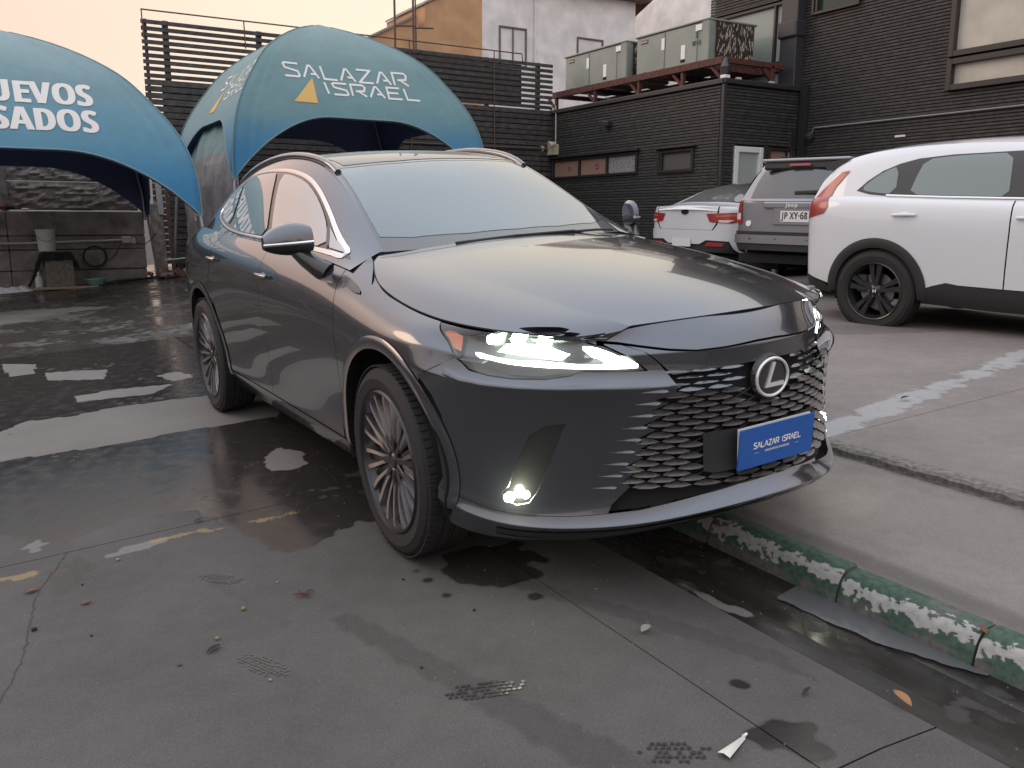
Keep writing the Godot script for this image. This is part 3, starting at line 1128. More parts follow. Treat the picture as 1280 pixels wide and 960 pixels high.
func build_screen() -> void:
	# tall screen of dark boards on posts, daylight between the top boards
	var t := thing("slatted_screen", "tall dark slatted timber screen behind the blue tents", "fence")
	var m := boards_mat("screen_board", lin(0.072, 0.067, 0.065), 0.62)
	var m2 := boards_mat("screen_board_pale", lin(0.092, 0.084, 0.080), 0.62)
	var zf := -17.5
	var k := 0
	var y := 4.90
	while y > 0.55:
		var b := Buf.new()
		var loose := y > 3.95
		var hgt := 0.072 if loose else 0.098
		var x1 := 11.68
		b.box(Vector3((2.84 + x1) / 2, y, zf + rng.randf_range(-0.004, 0.004)), Vector3(x1 - 2.84, hgt, 0.022), Basis(Vector3(0, 0, 1), rng.randf_range(-0.0008, 0.0008)), 0.004)
		put(t, "slat", b, m if k % 3 else m2)
		# short boards that close the gaps in the right part of the top
		if loose and k > 0:
			var c := Buf.new()
			c.box(Vector3(8.55, y + 0.0575, zf - 0.03), Vector3(4.6, 0.05, 0.018), Basis.IDENTITY, 0.003)
			put(t, "backing_slat", c, m)
		y -= 0.115
		k += 1
	for x in [2.92, 3.26, 4.95, 6.6, 8.3, 9.95, 11.3]:
		var b := Buf.new()
		b.box(Vector3(x, 2.7, zf - 0.055), Vector3(0.10 if x > 3.1 else 0.05, 4.5, 0.075), Basis.IDENTITY, 0.004)
		put(t, "post", b, m)
	# closed ply sheet behind all but the open top
	var s := Buf.new()
	s.box(Vector3(7.45, 2.18, zf - 0.115), Vector3(8.6, 3.45, 0.02))
	put(t, "backing_sheet", s, mat("backing", lin(0.018, 0.018, 0.018), 0.9))
	# thin rail of pipe over the top and its uprights
	var rust := mat("rust_pipe", lin(0.12, 0.07, 0.055), 0.75)
	var r := Buf.new()
	r.tube([Vector3(2.85, 5.09, zf + 0.04), Vector3(7.2, 5.095, zf + 0.04), Vector3(10.82, 5.09, zf + 0.04), Vector3(10.84, 4.92, zf + 0.04)], 0.014, 0.014, 6)
	put(t, "top_pipe", r, rust)
	for x in [2.86, 4.66, 6.5, 8.06, 10.1]:
		var b := Buf.new()
		b.tube([Vector3(x, 5.085, zf + 0.04), Vector3(x + 0.01, 2.2 if x > 8 else 4.6, zf + 0.04)], 0.012, 0.012, 6)
		put(t, "pipe_upright", b, rust)
	var lo := Buf.new()
	lo.tube([Vector3(6.0, 3.02, zf + 0.04), Vector3(11.6, 3.06, zf + 0.04)], 0.016, 0.016, 6)
	put(t, "cross_pipe", lo, rust)

# cladding of narrow boards with shadow gaps: board by board over a rectangle in the plane of origin, along and up
func cladding(parent: Node3D, o: Vector3, along: Vector3, length: float, y0: float, y1: float, pitch: float, m: Array, holes: Array, out: Vector3) -> int:
	var y := y0
	var made := 0
	var k := 0
	while y < y1 - 0.01:
		var spans := [[0.0, length]]
		for h in holes:
			if y + pitch * 0.9 > h[1] and y + pitch * 0.1 < h[3]:
				var next := []
				for s in spans:
					if h[2] <= s[0] or h[0] >= s[1]:
						next.append(s)
					else:
						if h[0] > s[0]:
							next.append([s[0], h[0]])
						if h[2] < s[1]:
							next.append([h[2], s[1]])
				spans = next
		for s in spans:
			var b := Buf.new()
			var l: float = s[1] - s[0]
			b.box(o + along * ((s[0] + s[1]) / 2) + Vector3(0, y + pitch * 0.5, 0) + out * 0.012, Vector3(l, minf(pitch, y1 - y) - 0.007, 0.022), Basis(along, Vector3.UP, along.cross(Vector3.UP)), 0.009)
			put(parent, "board", b, m[(k * 7 + 3) % m.size()])
			made += 1
		y += pitch
		k += 1
	return made

func window_unit(parent: Node3D, t: Transform3D, w: float, h: float, fm: Material, panes: Array, pm: Array, depth := 0.08, fw := 0.05) -> Node3D:
	# t: x along, y up, z out; frame of four bars, panes set back
	var n := put(parent, "window", Buf.new(), fm)
	var b := Buf.new()
	for s in [-1.0, 1.0]:
		b.box(t * Vector3(s * (w / 2 - fw / 2), h / 2, 0), Vector3(fw, h, depth), t.basis, 0.006)
		b.box(t * Vector3(0, h / 2 + s * (h / 2 - fw / 2), 0), Vector3(w - fw * 2.0, fw, depth * 0.94), t.basis, 0.006)
	var x := -w / 2
	for i in panes.size():
		var pw: float = panes[i] * w
		if i > 0:
			b.box(t * Vector3(x, h / 2, 0), Vector3(fw * 0.8, h - fw * 2.0, depth * 0.88), t.basis, 0.005)
		var g := Buf.new()
		g.box(t * Vector3(x + pw / 2, h / 2, -depth * 0.2), Vector3(pw - fw * 0.8, h - fw * 1.8, 0.012), t.basis)
		put(n, "pane", g, pm[i % pm.size()])
		x += pw
	n.mesh = b.mesh()
	return n

func build_low_building() -> void:
	var t := thing("low_building", "low black-clad building with a white door and short windows", "building")
	var ms := [boards_mat("clad_black", lin(0.058, 0.059, 0.058), 0.55), boards_mat("clad_black_worn", lin(0.068, 0.066, 0.062), 0.6), boards_mat("clad_black_dusty", lin(0.076, 0.071, 0.064), 0.65)]
	var core := Buf.new()
	core.box(Vector3(14.7, 2.2, -15.0), Vector3(5.94, 3.3, 5.94))
	put(t, "wall", core, mat("clad_core", lin(0.012, 0.012, 0.012), 0.9))
	# face A (towards the yard, x = 11.7) and face B (towards the camera, z = -12)
	var fa := Basis(Vector3(0, 0, 1), Vector3.UP, Vector3(-1, 0, 0))
	var holesA := [[0.10, 2.37, 3.22, 2.82], [3.88, 2.36, 4.84, 2.76]]
	cladding(t, Vector3(11.7, 0, -17.55), Vector3(0, 0, 1), 5.5, 0.55, 3.84, 0.0565, ms, holesA, Vector3(-1, 0, 0))
	var holesB := [[0.30, 0.5, 1.05, 2.80], [1.16, 2.44, 1.84, 2.80]]
	cladding(t, Vector3(11.74, 0, -12.0), Vector3(1, 0, 0), 1.96, 0.55, 3.84, 0.0565, ms, holesB, Vector3(0, 0, 1))
	var trim := mat("roof_trim", lin(0.032, 0.033, 0.034), 0.45)
	var e := Buf.new()
	e.box(Vector3(11.69, 3.885, -14.78), Vector3(0.12, 0.09, 5.62), Basis.IDENTITY, 0.012)
	e.box(Vector3(12.72, 3.887, -11.985), Vector3(2.12, 0.088, 0.12), Basis.IDENTITY, 0.012)
	put(t, "roof_edge", e, trim)
	var c := Buf.new()
	c.box(Vector3(11.70, 2.2, -11.985), Vector3(0.075, 3.28, 0.075), Basis.IDENTITY, 0.006)
	put(t, "corner_trim", c, trim)
	var roofb := Buf.new()
	roofb.box(Vector3(14.7, 3.80, -15.0), Vector3(5.8, 0.04, 5.8))
	put(t, "roof", roofb, mat("roof_felt", lin(0.05, 0.05, 0.05), 0.95))
	# windows
	var fr := mat("dark_frame", lin(0.022, 0.020, 0.019), 0.5)
	var card := mat("cardboard", lin(0.30, 0.185, 0.135), 0.85)
	var sheet := mat("window_film", lin(0.52, 0.50, 0.49), 0.5)
	grain(sheet, 0.03, 17, 0.55, 1.2)
	var w3 := window_unit(t, Transform3D(fa, Vector3(11.69, 2.36, -15.89)), 3.12, 0.455, fr, [0.345, 0.325, 0.33], [card, card, sheet], 0.1, 0.055)
	var ro := Buf.new()
	for z in [-16.78, -15.76]:
		var pp := []
		for k in 17:
			var a := TAU * k / 16
			pp.append(Vector3(11.698, 2.58 + sin(a) * 0.05, z + cos(a) * 0.05))
		ro.tube(pp, 0.008, 0.008, 5, false)
	put(w3, "round_mark", ro, mat("mark_brown", lin(0.12, 0.06, 0.045), 0.8))
	window_unit(t, Transform3D(fa, Vector3(11.69, 2.34, -13.19)), 1.02, 0.44, fr, [0.1, 0.9], [sheet, mat("grey_blind", lin(0.10, 0.095, 0.092), 0.5)], 0.1, 0.06)
	var sill := Buf.new()
	sill.box(Vector3(11.66, 2.81, -13.19), Vector3(0.16, 0.03, 1.16), Basis.IDENTITY, 0.005)
	sill.box(Vector3(11.66, 2.84, -15.89), Vector3(0.16, 0.03, 3.24), Basis.IDENTITY, 0.005)
	put(t, "window_hood", sill, fr)
	var fb := Basis.IDENTITY
	var white := mat("white_frame", lin(0.72, 0.72, 0.70), 0.4)
	var door := put(t, "door", Buf.new(), white)
	var db := Buf.new()
	var dx := 12.37
	for s in [-1.0, 1.0]:
		db.box(Vector3(dx + s * 0.315, 1.66, -11.985), Vector3(0.10, 2.22, 0.09), fb, 0.008)
	db.box(Vector3(dx, 2.72, -11.986), Vector3(0.53, 0.10, 0.086), fb, 0.008)
	db.box(Vector3(dx, 0.68, -11.986), Vector3(0.53, 0.22, 0.086), fb, 0.008)
	door.mesh = db.mesh()
	var pane := Buf.new()
	pane.box(Vector3(dx, 1.73, -12.0), Vector3(0.53, 1.88, 0.012))
	put(door, "glass", pane, mat("frosted", lin(0.36, 0.40, 0.375), 0.22))
	var hd := Buf.new()
	hd.tube([Vector3(dx + 0.30, 1.62, -11.93), Vector3(dx + 0.30, 1.74, -11.93)], 0.012, 0.012, 8)
	put(door, "handle", hd, M.chrome)
	window_unit(t, Transform3D(fb, Vector3(13.21, 2.45, -11.99)), 0.66, 0.33, fr, [0.78, 0.22], [card, white], 0.09, 0.05)
	# rain spout and pale streak of lime under it
	var sp := Buf.new()
	sp.box(Vector3(11.62, 3.44, -15.33), Vector3(0.14, 0.10, 0.22), Basis(Vector3(1, 0, 0), 0.12), 0.01)
	put(t, "rain_spout", sp, trim)
	var ck := Buf.new()
	for x in [12.05, 12.9]:
		ck.box(Vector3(x, 3.95, -12.0), Vector3(0.10, 0.05, 0.08), Basis.IDENTITY, 0.01)
	put(t, "roof_clip", ck, mat("pale_clip", lin(0.5, 0.5, 0.48), 0.6))

func build_tall_building() -> void:
	var t := thing("tall_building", "two-storey building clad in black ribbed boards with large shop windows", "building")
	var ms := [boards_mat("rib_black", lin(0.054, 0.051, 0.050), 0.55), boards_mat("rib_black_worn", lin(0.062, 0.057, 0.054), 0.6), boards_mat("rib_brownish", lin(0.066, 0.055, 0.050), 0.6)]
	var x := 13.73
	var core := Buf.new()
	core.box(Vector3(x + 4.02, 4.4, -6.9), Vector3(8.0, 8.8, 15.1))
	put(t, "wall", core, M.dull_black)
	var along := Vector3(0, 0, 1)
	# wall in front of the pillar: board rows down to the yard
	var holes := [[3.42, 3.54, 11.2, 5.98], [0.62, 5.20, 1.62, 6.4]]
	cladding(t, Vector3(x, 0, -12.42), along, 12.6, 0.55, 6.4, 0.0545, ms, holes, Vector3(-1, 0, 0))
	# wall behind, above the low roof
	cladding(t, Vector3(x - 0.10, 0, -14.45), along, 2.05, 5.62, 6.9, 0.0565, ms, [], Vector3(-1, 0, 0))
	var dark := mat("window_bar", lin(0.035, 0.027, 0.025), 0.45)
	var fa := Basis(Vector3(0, 0, 1), Vector3.UP, Vector3(-1, 0, 0))
	# soffit of the jutting upper storey
	var so := Buf.new()
	so.box(Vector3(x - 0.05, 5.61, -13.42), Vector3(0.14, 0.03, 2.08), Basis.IDENTITY, 0.004)
	put(t, "soffit", so, dark)
	# greenish window over the low roof
	var green := mat("green_blind", lin(0.26, 0.31, 0.285), 0.12)
	green.clearcoat_enabled = true
	green.clearcoat = 0.6
	window_unit(t, Transform3D(fa, Vector3(x - 0.03, 4.42, -13.42)), 1.98, 1.16, dark, [0.12, 0.74, 0.14], [green, green, mat("pale_jamb", lin(0.42, 0.44, 0.41), 0.4)], 0.12, 0.06)
	window_unit(t, Transform3D(fa, Vector3(x - 0.03, 3.82, -13.42)), 1.98, 0.52, dark, [0.12, 0.74, 0.14], [green, green, M.pale_jamb], 0.12, 0.06)
	# pillar with its cap, and the boxed downpipe
	var pi := Buf.new()
	pi.box(Vector3(x - 0.08, 3.3, -12.2), Vector3(0.32, 5.3, 0.40), Basis.IDENTITY, 0.012)
	pi.box(Vector3(x - 0.10, 4.98, -12.2), Vector3(0.40, 0.30, 0.46), Basis.IDENTITY, 0.03)
	put(t, "pillar", pi, mat("pillar_black", lin(0.038, 0.038, 0.042), 0.5))
	var dp := Buf.new()
	dp.box(Vector3(x - 0.05, 3.2, -11.86), Vector3(0.14, 1.5, 0.16), Basis.IDENTITY, 0.01)
	dp.box(Vector3(x - 0.14, 2.95, -12.12), Vector3(0.26, 0.42, 0.3), Basis.IDENTITY, 0.03)
	put(t, "downpipe_box", dp, M.dull_black)
	# small high window
	window_unit(t, Transform3D(fa, Vector3(x - 0.02, 5.18, -11.30)), 1.04, 1.0, dark, [0.1, 0.9], [M.pale_jamb, mat("green_dark_pane", lin(0.03, 0.045, 0.035), 0.08)], 0.14, 0.05)
	# big pale windows of the show room: upper light, transom, lower light
	var blind := mat("cream_blind", lin(0.56, 0.52, 0.44), 0.35)
	grain(blind, 0.006, 19, 0.86, 0.4)
	blind.clearcoat_enabled = true
	blind.clearcoat = 0.5
	window_unit(t, Transform3D(fa, Vector3(x - 0.03, 4.02, -5.10)), 7.78, 1.94, dark, [0.34, 0.33, 0.33], [blind], 0.16, 0.09)
	window_unit(t, Transform3D(fa, Vector3(x - 0.03, 3.50, -5.10)), 7.78, 0.49, dark, [0.34, 0.33, 0.33], [blind], 0.16, 0.09)
	# conduit, its elbow, a flood light and a small plate
	var cd := Buf.new()
	cd.tube([Vector3(x - 0.05, 3.15, -0.3), Vector3(x - 0.05, 3.15, -11.6), Vector3(x - 0.05, 3.02, -11.68)], 0.016, 0.016, 8)
	put(t, "conduit", cd, mat("conduit_grey", lin(0.22, 0.22, 0.22), 0.5))
	var fl := Buf.new()
	fl.box(Vector3(x - 0.1, 3.0, -11.66), Vector3(0.14, 0.1, 0.12), Basis(Vector3(0, 0, 1), 0.5), 0.015)
	put(t, "flood_light", fl, M.satin_grey)
	var pl := Buf.new()
	pl.box(Vector3(x - 0.03, 2.86, -9.78), Vector3(0.02, 0.035, 0.2), Basis.IDENTITY, 0.004)
	put(t, "white_bracket", pl, M.white_frame)
	var ro := Buf.new()
	ro.box(Vector3(x + 4.0, 8.84, -6.9), Vector3(8.2, 0.1, 15.3), Basis.IDENTITY, 0.02)
	put(t, "roof", ro, M.roof_felt)

func build_far_houses() -> void:
	# white and ochre house beyond the screen
	var t := thing("white_house", "white house with an ochre side, tiled eaves and two windows beyond the screen", "house")
	var wh := mat("white_render", lin(0.88, 0.85, 0.83), 0.9)
	grain(wh, 0.006, 81, 0.86, 0.35)
	var oc := mat("ochre_render", lin(0.62, 0.37, 0.20), 0.9)
	grain(oc, 0.006, 82, 0.84, 0.35)
	var z := -26.0
	var b := Buf.new()
	b.box(Vector3(17.73, 4.6, z - 3.5), Vector3(6.3, 9.2, 7.0))
	put(t, "wall", b, wh)
	var c := Buf.new()
	c.prism(V2([11.0, 0.0, 14.57, 0.0, 14.57, 8.92, 13.05, 8.27, 12.55, 8.0, 12.55, 7.33, 12.3, 7.3, 12.3, 7.62, 12.17, 7.62, 10.3, 6.62, 8.6, 5.9, 8.6, 0.0]), Transform3D(Basis.IDENTITY, Vector3(0, 0, z + 0.03)), -3.0, 0.0)
	put(t, "side_wall", c, oc)
	var ridge := Buf.new()
	ridge.prism(V2([12.24, 7.62, 12.2, 7.68, 10.3, 6.68, 8.6, 5.96, 8.6, 5.9, 10.3, 6.62]), Transform3D(Basis.IDENTITY, Vector3(0, 0, z + 0.06)), -3.06, 0.03)
	ridge.prism(V2([12.5, 8.0, 12.52, 8.07, 13.05, 8.34, 14.57, 8.99, 14.57, 8.92, 13.05, 8.27]), Transform3D(Basis.IDENTITY, Vector3(0, 0, z + 0.06)), -3.06, 0.03)
	put(t, "coping", ridge, mat("coping_grey", lin(0.30, 0.24, 0.21), 0.9))
	var fr := mat("brown_frame", lin(0.13, 0.11, 0.10), 0.5)
	var gl := mat("house_pane", lin(0.10, 0.095, 0.095), 0.35)
	var bl := mat("house_blind", lin(0.62, 0.58, 0.55), 0.6)
	for w in [[15.75, 6.45, 1.06, 1.24, gl], [18.9, 6.6, 1.12, 1.06, bl]]:
		window_unit(t, Transform3D(Basis.IDENTITY, Vector3(w[0], w[1], z + 0.0)), w[2], w[3], fr, [0.5, 0.5] if w[4] == gl else [1.0], [w[4]], 0.10, 0.05)
	var pipe := Buf.new()
	pipe.tube([Vector3(16.6, 9.2, z + 0.05), Vector3(16.6, 4.0, z + 0.05)], 0.035, 0.035, 8)
	put(t, "downpipe", pipe, wh)
	# eaves with curved clay tiles
	var ev := Buf.new()
	ev.box(Vector3(18.5, 9.16, z + 0.1), Vector3(5.6, 0.14, 0.6), Basis.IDENTITY, 0.03)
	var roof := put(t, "roof", ev, mat("eave_wood", lin(0.20, 0.13, 0.10), 0.8))
	var tile := mat("clay_tile", lin(0.30, 0.10, 0.065), 0.85)
	grain(tile, 0.03, 83, 0.6, 0.8)
	var sl := Basis(Vector3(1, 0, 0), deg_to_rad(-24))
	for r in 3:
		for k in 28:
			var tb := Buf.new()
			var prev := []
			for q in 7:
				var a := PI * q / 6.0
				var o := Vector3(-cos(a) * 0.1, sin(a) * 0.07, 0)
				var p0 := Vector3(15.85 + k * 0.205, 9.27, z + 0.42) + sl * (o + Vector3(0, 0.02 * r, -0.42 * r))
				var p1 := p0 + sl * Vector3(0, 0.012, -0.46)
				if not prev.is_empty():
					tb.quad(prev[0], prev[1], p1, p0, sl * Vector3(-cos(a), sin(a), 0))
				prev = [p0, p1]
			put(roof, "roof_tile", tb, tile)
	var deck := Buf.new()
	deck.quad(Vector3(15.7, 9.26, z + 0.42), Vector3(21.6, 9.26, z + 0.42), Vector3(21.6, 10.9, z - 3.3), Vector3(15.7, 10.9, z - 3.3), Vector3(0, 1, 0.4))
	put(roof, "roof_slope", deck, tile)
	# pale block further right, behind the tall building
	var w := thing("white_block", "plain pale block rising between the house and the black building", "building")
	var wb := Buf.new()
	wb.box(Vector3(26.4, 5.6, -27.5), Vector3(5.4, 11.2, 5.0))
	put(w, "wall", wb, wh)
	var wc := Buf.new()
	wc.box(Vector3(26.4, 11.25, -27.5), Vector3(5.5, 0.1, 5.1), Basis.IDENTITY, 0.02)
	put(w, "coping", wc, M.coping_grey)
	# far hill of even scrub colour
	var hb := Buf.new()
	var hn := noise(0.004, 93, 4)
	var hm := mat("hill_scrub", lin(0.13, 0.12, 0.10), 0.95)
	var hp := []
	for i in 61:
		var a := deg_to_rad(-75.0 + 2.6 * i)
		for j in 5:
			var rr := 700.0 + 90.0 * j
			var hgt: float = (60.0 + 26.0 * sin(a * 3.0 + 0.9) + 34.0 * hn.get_noise_2d(a * 200.0, j * 9.0)) * [0.0, 0.45, 0.8, 1.0, 0.8][j]
			hp.append(Vector3(sin(a) * rr, hgt, -cos(a) * rr))
	for i in 60:
		for j in 4:
			hb.quad(hp[i * 5 + j], hp[i * 5 + 5 + j], hp[i * 5 + 6 + j], hp[i * 5 + j + 1], Vector3(0, 1, 0.5))
	struct("hills", hb, hm)
# control points of the dark SUV: forward from the front axle, height, half width
var SUV_SIDE := [
	[1.02, 0.295, 0, 1, 0.287, 0.22, 0.875, 0.24, 0.45, 0.72, 0.218, 0.65, 0.57, 0.216, 0.8, 0.45, 0.235, 0.885, 0.34, 0.26, 0.91, 0.19, 0.26, 0.905, 0, 0.26, 0.9, -0.25, 0.26, 0.89, -0.5, 0.26, 0.88, -0.85, 0.25, 0.875, -1.3, 0.24, 0.87, -1.75, 0.235, 0.87, -2.15, 0.235, 0.87, -2.5, 0.245, 0.88, -2.85, 0.26, 0.9, -3.2, 0.27, 0.88, -3.5, 0.28, 0.83, -3.74, 0.29, 0.73, -3.87, 0.29, 0.56, -3.92, 0.29, 0.29, -3.93, 0.29, 0],
	[1.135, 0.372, 0, 1.105, 0.36, 0.22, 0.955, 0.302, 0.46, 0.785, 0.282, 0.67, 0.63, 0.286, 0.82, 0.49, 0.326, 0.915, 0.36, 0.35, 0.942, 0.19, 0.36, 0.945, 0, 0.36, 0.945, -0.25, 0.35, 0.935, -0.5, 0.34, 0.925, -0.85, 0.335, 0.925, -1.3, 0.33, 0.925, -1.75, 0.33, 0.925, -2.15, 0.33, 0.925, -2.5, 0.34, 0.935, -2.85, 0.36, 0.95, -3.2, 0.37, 0.932, -3.5, 0.38, 0.885, -3.74, 0.39, 0.78, -3.87, 0.39, 0.6, -3.92, 0.39, 0.31, -3.93, 0.39, 0],
	[1.06, 0.42, 0, 1.035, 0.42, 0.215, 0.925, 0.415, 0.44, 0.775, 0.412, 0.63, 0.635, 0.42, 0.785, 0.49, 0.44, 0.885, 0.35, 0.46, 0.938, 0.19, 0.47, 0.953, 0, 0.47, 0.958, -0.25, 0.47, 0.943, -0.5, 0.47, 0.925, -0.85, 0.465, 0.918, -1.3, 0.46, 0.915, -1.75, 0.46, 0.916, -2.15, 0.46, 0.92, -2.5, 0.47, 0.942, -2.85, 0.48, 0.963, -3.2, 0.49, 0.95, -3.5, 0.5, 0.905, -3.74, 0.51, 0.8, -3.87, 0.51, 0.61, -3.92, 0.51, 0.31, -3.93, 0.51, 0],
	[1.055, 0.53, 0, 1.03, 0.53, 0.21, 0.925, 0.53, 0.42, 0.785, 0.535, 0.61, 0.645, 0.545, 0.77, 0.49, 0.56, 0.88, 0.35, 0.57, 0.943, 0.19, 0.58, 0.957, 0, 0.58, 0.962, -0.25, 0.59, 0.952, -0.5, 0.6, 0.935, -0.85, 0.6, 0.93, -1.3, 0.6, 0.928, -1.75, 0.605, 0.931, -2.15, 0.61, 0.937, -2.5, 0.61, 0.955, -2.85, 0.61, 0.97, -3.2, 0.615, 0.956, -3.5, 0.62, 0.91, -3.73, 0.63, 0.81, -3.86, 0.63, 0.62, -3.91, 0.63, 0.32, -3.92, 0.63, 0],
	[1.05, 0.66, 0, 1.028, 0.66, 0.21, 0.925, 0.66, 0.42, 0.79, 0.66, 0.61, 0.65, 0.665, 0.77, 0.49, 0.675, 0.878, 0.35, 0.685, 0.943, 0.19, 0.69, 0.959, 0, 0.69, 0.964, -0.25, 0.71, 0.958, -0.5, 0.72, 0.947, -0.85, 0.73, 0.943, -1.3, 0.74, 0.942, -1.75, 0.75, 0.945, -2.15, 0.76, 0.95, -2.5, 0.755, 0.962, -2.85, 0.75, 0.97, -3.2, 0.755, 0.957, -3.5, 0.76, 0.912, -3.73, 0.77, 0.815, -3.86, 0.77, 0.625, -3.91, 0.77, 0.32, -3.92, 0.77, 0],
	[1.045, 0.765, 0, 1.022, 0.765, 0.21, 0.93, 0.765, 0.42, 0.805, 0.767, 0.605, 0.665, 0.772, 0.765, 0.5, 0.78, 0.874, 0.34, 0.795, 0.94, 0.19, 0.795, 0.955, 0, 0.79, 0.962, -0.25, 0.82, 0.958, -0.5, 0.84, 0.952, -0.85, 0.855, 0.949, -1.3, 0.87, 0.948, -1.75, 0.885, 0.951, -2.15, 0.9, 0.955, -2.5, 0.89, 0.962, -2.85, 0.885, 0.966, -3.2, 0.89, 0.952, -3.5, 0.9, 0.908, -3.74, 0.91, 0.81, -3.87, 0.91, 0.62, -3.92, 0.91, 0.32, -3.93, 0.91, 0],
	[1.035, 0.86, 0, 1.01, 0.86, 0.21, 0.9, 0.855, 0.41, 0.78, 0.848, 0.59, 0.63, 0.84, 0.745, 0.46, 0.852, 0.855, 0.32, 0.875, 0.92, 0.19, 0.885, 0.938, 0, 0.885, 0.948, -0.25, 0.91, 0.944, -0.5, 0.94, 0.942, -0.85, 0.96, 0.941, -1.3, 0.98, 0.94, -1.75, 1, 0.943, -2.15, 1.02, 0.946, -2.5, 1.015, 0.95, -2.85, 1.01, 0.95, -3.2, 1.02, 0.934, -3.5, 1.03, 0.888, -3.77, 1.03, 0.79, -3.9, 1.03, 0.6, -3.95, 1.03, 0.31, -3.96, 1.03, 0],
	[0.995, 0.915, 0, 0.97, 0.912, 0.21, 0.865, 0.9, 0.4, 0.75, 0.888, 0.57, 0.6, 0.88, 0.71, 0.42, 0.895, 0.82, 0.28, 0.915, 0.885, 0.19, 0.93, 0.898, 0, 0.945, 0.905, -0.25, 0.98, 0.905, -0.5, 1.02, 0.905, -0.85, 1.05, 0.905, -1.3, 1.07, 0.905, -1.75, 1.085, 0.907, -2.15, 1.1, 0.91, -2.5, 1.108, 0.908, -2.85, 1.113, 0.9, -3.2, 1.115, 0.88, -3.5, 1.13, 0.83, -3.74, 1.12, 0.73, -3.87, 1.11, 0.55, -3.92, 1.1, 0.28, -3.93, 1.1, 0],
	[0.935, 0.952, 0, 0.92, 0.95, 0.21, 0.84, 0.938, 0.4, 0.79, 0.91, 0.53, 0.735, 0.912, 0.66, 0.58, 0.918, 0.755, 0.41, 0.933, 0.815, 0.19, 0.95, 0.842, 0, 0.978, 0.845, -0.25, 1.022, 0.84, -0.5, 1.068, 0.838, -0.85, 1.105, 0.835, -1.3, 1.128, 0.845, -1.75, 1.145, 0.846, -2.15, 1.155, 0.845, -2.5, 1.165, 0.832, -2.85, 1.178, 0.815, -3.2, 1.18, 0.785, -3.5, 1.19, 0.755, -3.68, 1.17, 0.66, -3.81, 1.15, 0.5, -3.86, 1.135, 0.26, -3.87, 1.13, 0],
]
var SUV_HOOD := [
	[0.8, 0.899, 0.5, 0.815, 0.919, 0.46, 0.83, 0.938, 0.42, 0.83, 0.938, 0.42, 0.885, 0.947, 0.28, 0.925, 0.953, 0.13, 0.937, 0.955, 0],
	[0.72, 0.92, 0.655, 0.69, 0.953, 0.58, 0.66, 0.975, 0.487, 0.66, 0.975, 0.487, 0.715, 1.002, 0.32, 0.75, 1.014, 0.15, 0.76, 1.016, 0],
	[0.52, 0.932, 0.775, 0.46, 0.99, 0.67, 0.41, 1.02, 0.53, 0.41, 1.02, 0.53, 0.45, 1.055, 0.35, 0.47, 1.07, 0.17, 0.48, 1.072, 0],
	[0.25, 0.946, 0.835, 0.18, 1.022, 0.725, 0.13, 1.056, 0.573, 0.13, 1.056, 0.573, 0.16, 1.091, 0.37, 0.18, 1.108, 0.18, 0.18, 1.11, 0],
	[-0.05, 0.987, 0.842, -0.11, 1.054, 0.745, -0.14, 1.084, 0.612, -0.14, 1.084, 0.612, -0.12, 1.117, 0.39, -0.1, 1.132, 0.19, -0.1, 1.135, 0],
	[-0.3, 1.035, 0.815, -0.35, 1.08, 0.742, -0.38, 1.103, 0.64, -0.38, 1.103, 0.64, -0.34, 1.135, 0.41, -0.32, 1.15, 0.2, -0.31, 1.153, 0],
	[-0.46, 1.095, 0.745, -0.53, 1.112, 0.7, -0.57, 1.122, 0.66, -0.57, 1.122, 0.66, -0.52, 1.146, 0.43, -0.47, 1.16, 0.21, -0.46, 1.164, 0],
]
var SUV_BELT := [
	[-0.5, 1.072, 0.838],
	[-0.8, 1.105, 0.843],
	[-1.1, 1.122, 0.845],
	[-1.4, 1.136, 0.846],
	[-1.75, 1.148, 0.846],
	[-2.15, 1.156, 0.844],
	[-2.5, 1.165, 0.832],
	[-2.85, 1.178, 0.815],
	[-3.2, 1.18, 0.785],
	[-3.5, 1.17, 0.735],
]
var SUV_RAIL := [
	[-0.57, 1.13, 0.665],
	[-0.89, 1.31, 0.613],
	[-1.17, 1.44, 0.585],
	[-1.45, 1.535, 0.572],
	[-1.8, 1.575, 0.572],
	[-2.15, 1.58, 0.57],
	[-2.55, 1.55, 0.57],
	[-2.9, 1.49, 0.575],
	[-3.2, 1.41, 0.582],
	[-3.42, 1.32, 0.595],
]
var SUV_EDGE := [
	[-0.57, 1.13, 0.665],
	[-0.89, 1.31, 0.613],
	[-1.17, 1.44, 0.585],
	[-1.36, 1.508, 0.575],
	[-1.5, 1.545, 0.573],
	[-1.8, 1.575, 0.572],
	[-2.15, 1.58, 0.57],
	[-2.55, 1.55, 0.57],
	[-2.9, 1.49, 0.575],
	[-3.2, 1.41, 0.582],
	[-3.42, 1.32, 0.595],
]
var SUV_RIDGE := [
	[-0.38, 1.14],
	[-0.7, 1.29],
	[-1, 1.44],
	[-1.22, 1.53],
	[-1.38, 1.565],
	[-1.75, 1.605],
	[-2.15, 1.618],
	[-2.6, 1.602],
	[-3, 1.565],
	[-3.35, 1.515],
	[-3.56, 1.46],
]

func sheet_from(t: Array, cols: int, su: int, sv: int, turn: bool, mu0 := false, mu1 := false, mv0 := false, mv1 := false) -> Sheet:
	var rows := []
	for r in t:
		var l := []
		for i in range(0, r.size(), 3):
			l.append(Vector3(r[i], r[i + 1], r[i + 2]))
		rows.append(l)
	if turn:
		var o := []
		for i in rows[0].size():
			var l := []
			for r in rows:
				l.append(r[i])
			o.append(l)
		rows = o
	return Sheet.new(rows, su, sv, mu0, mu1, mv0, mv1)

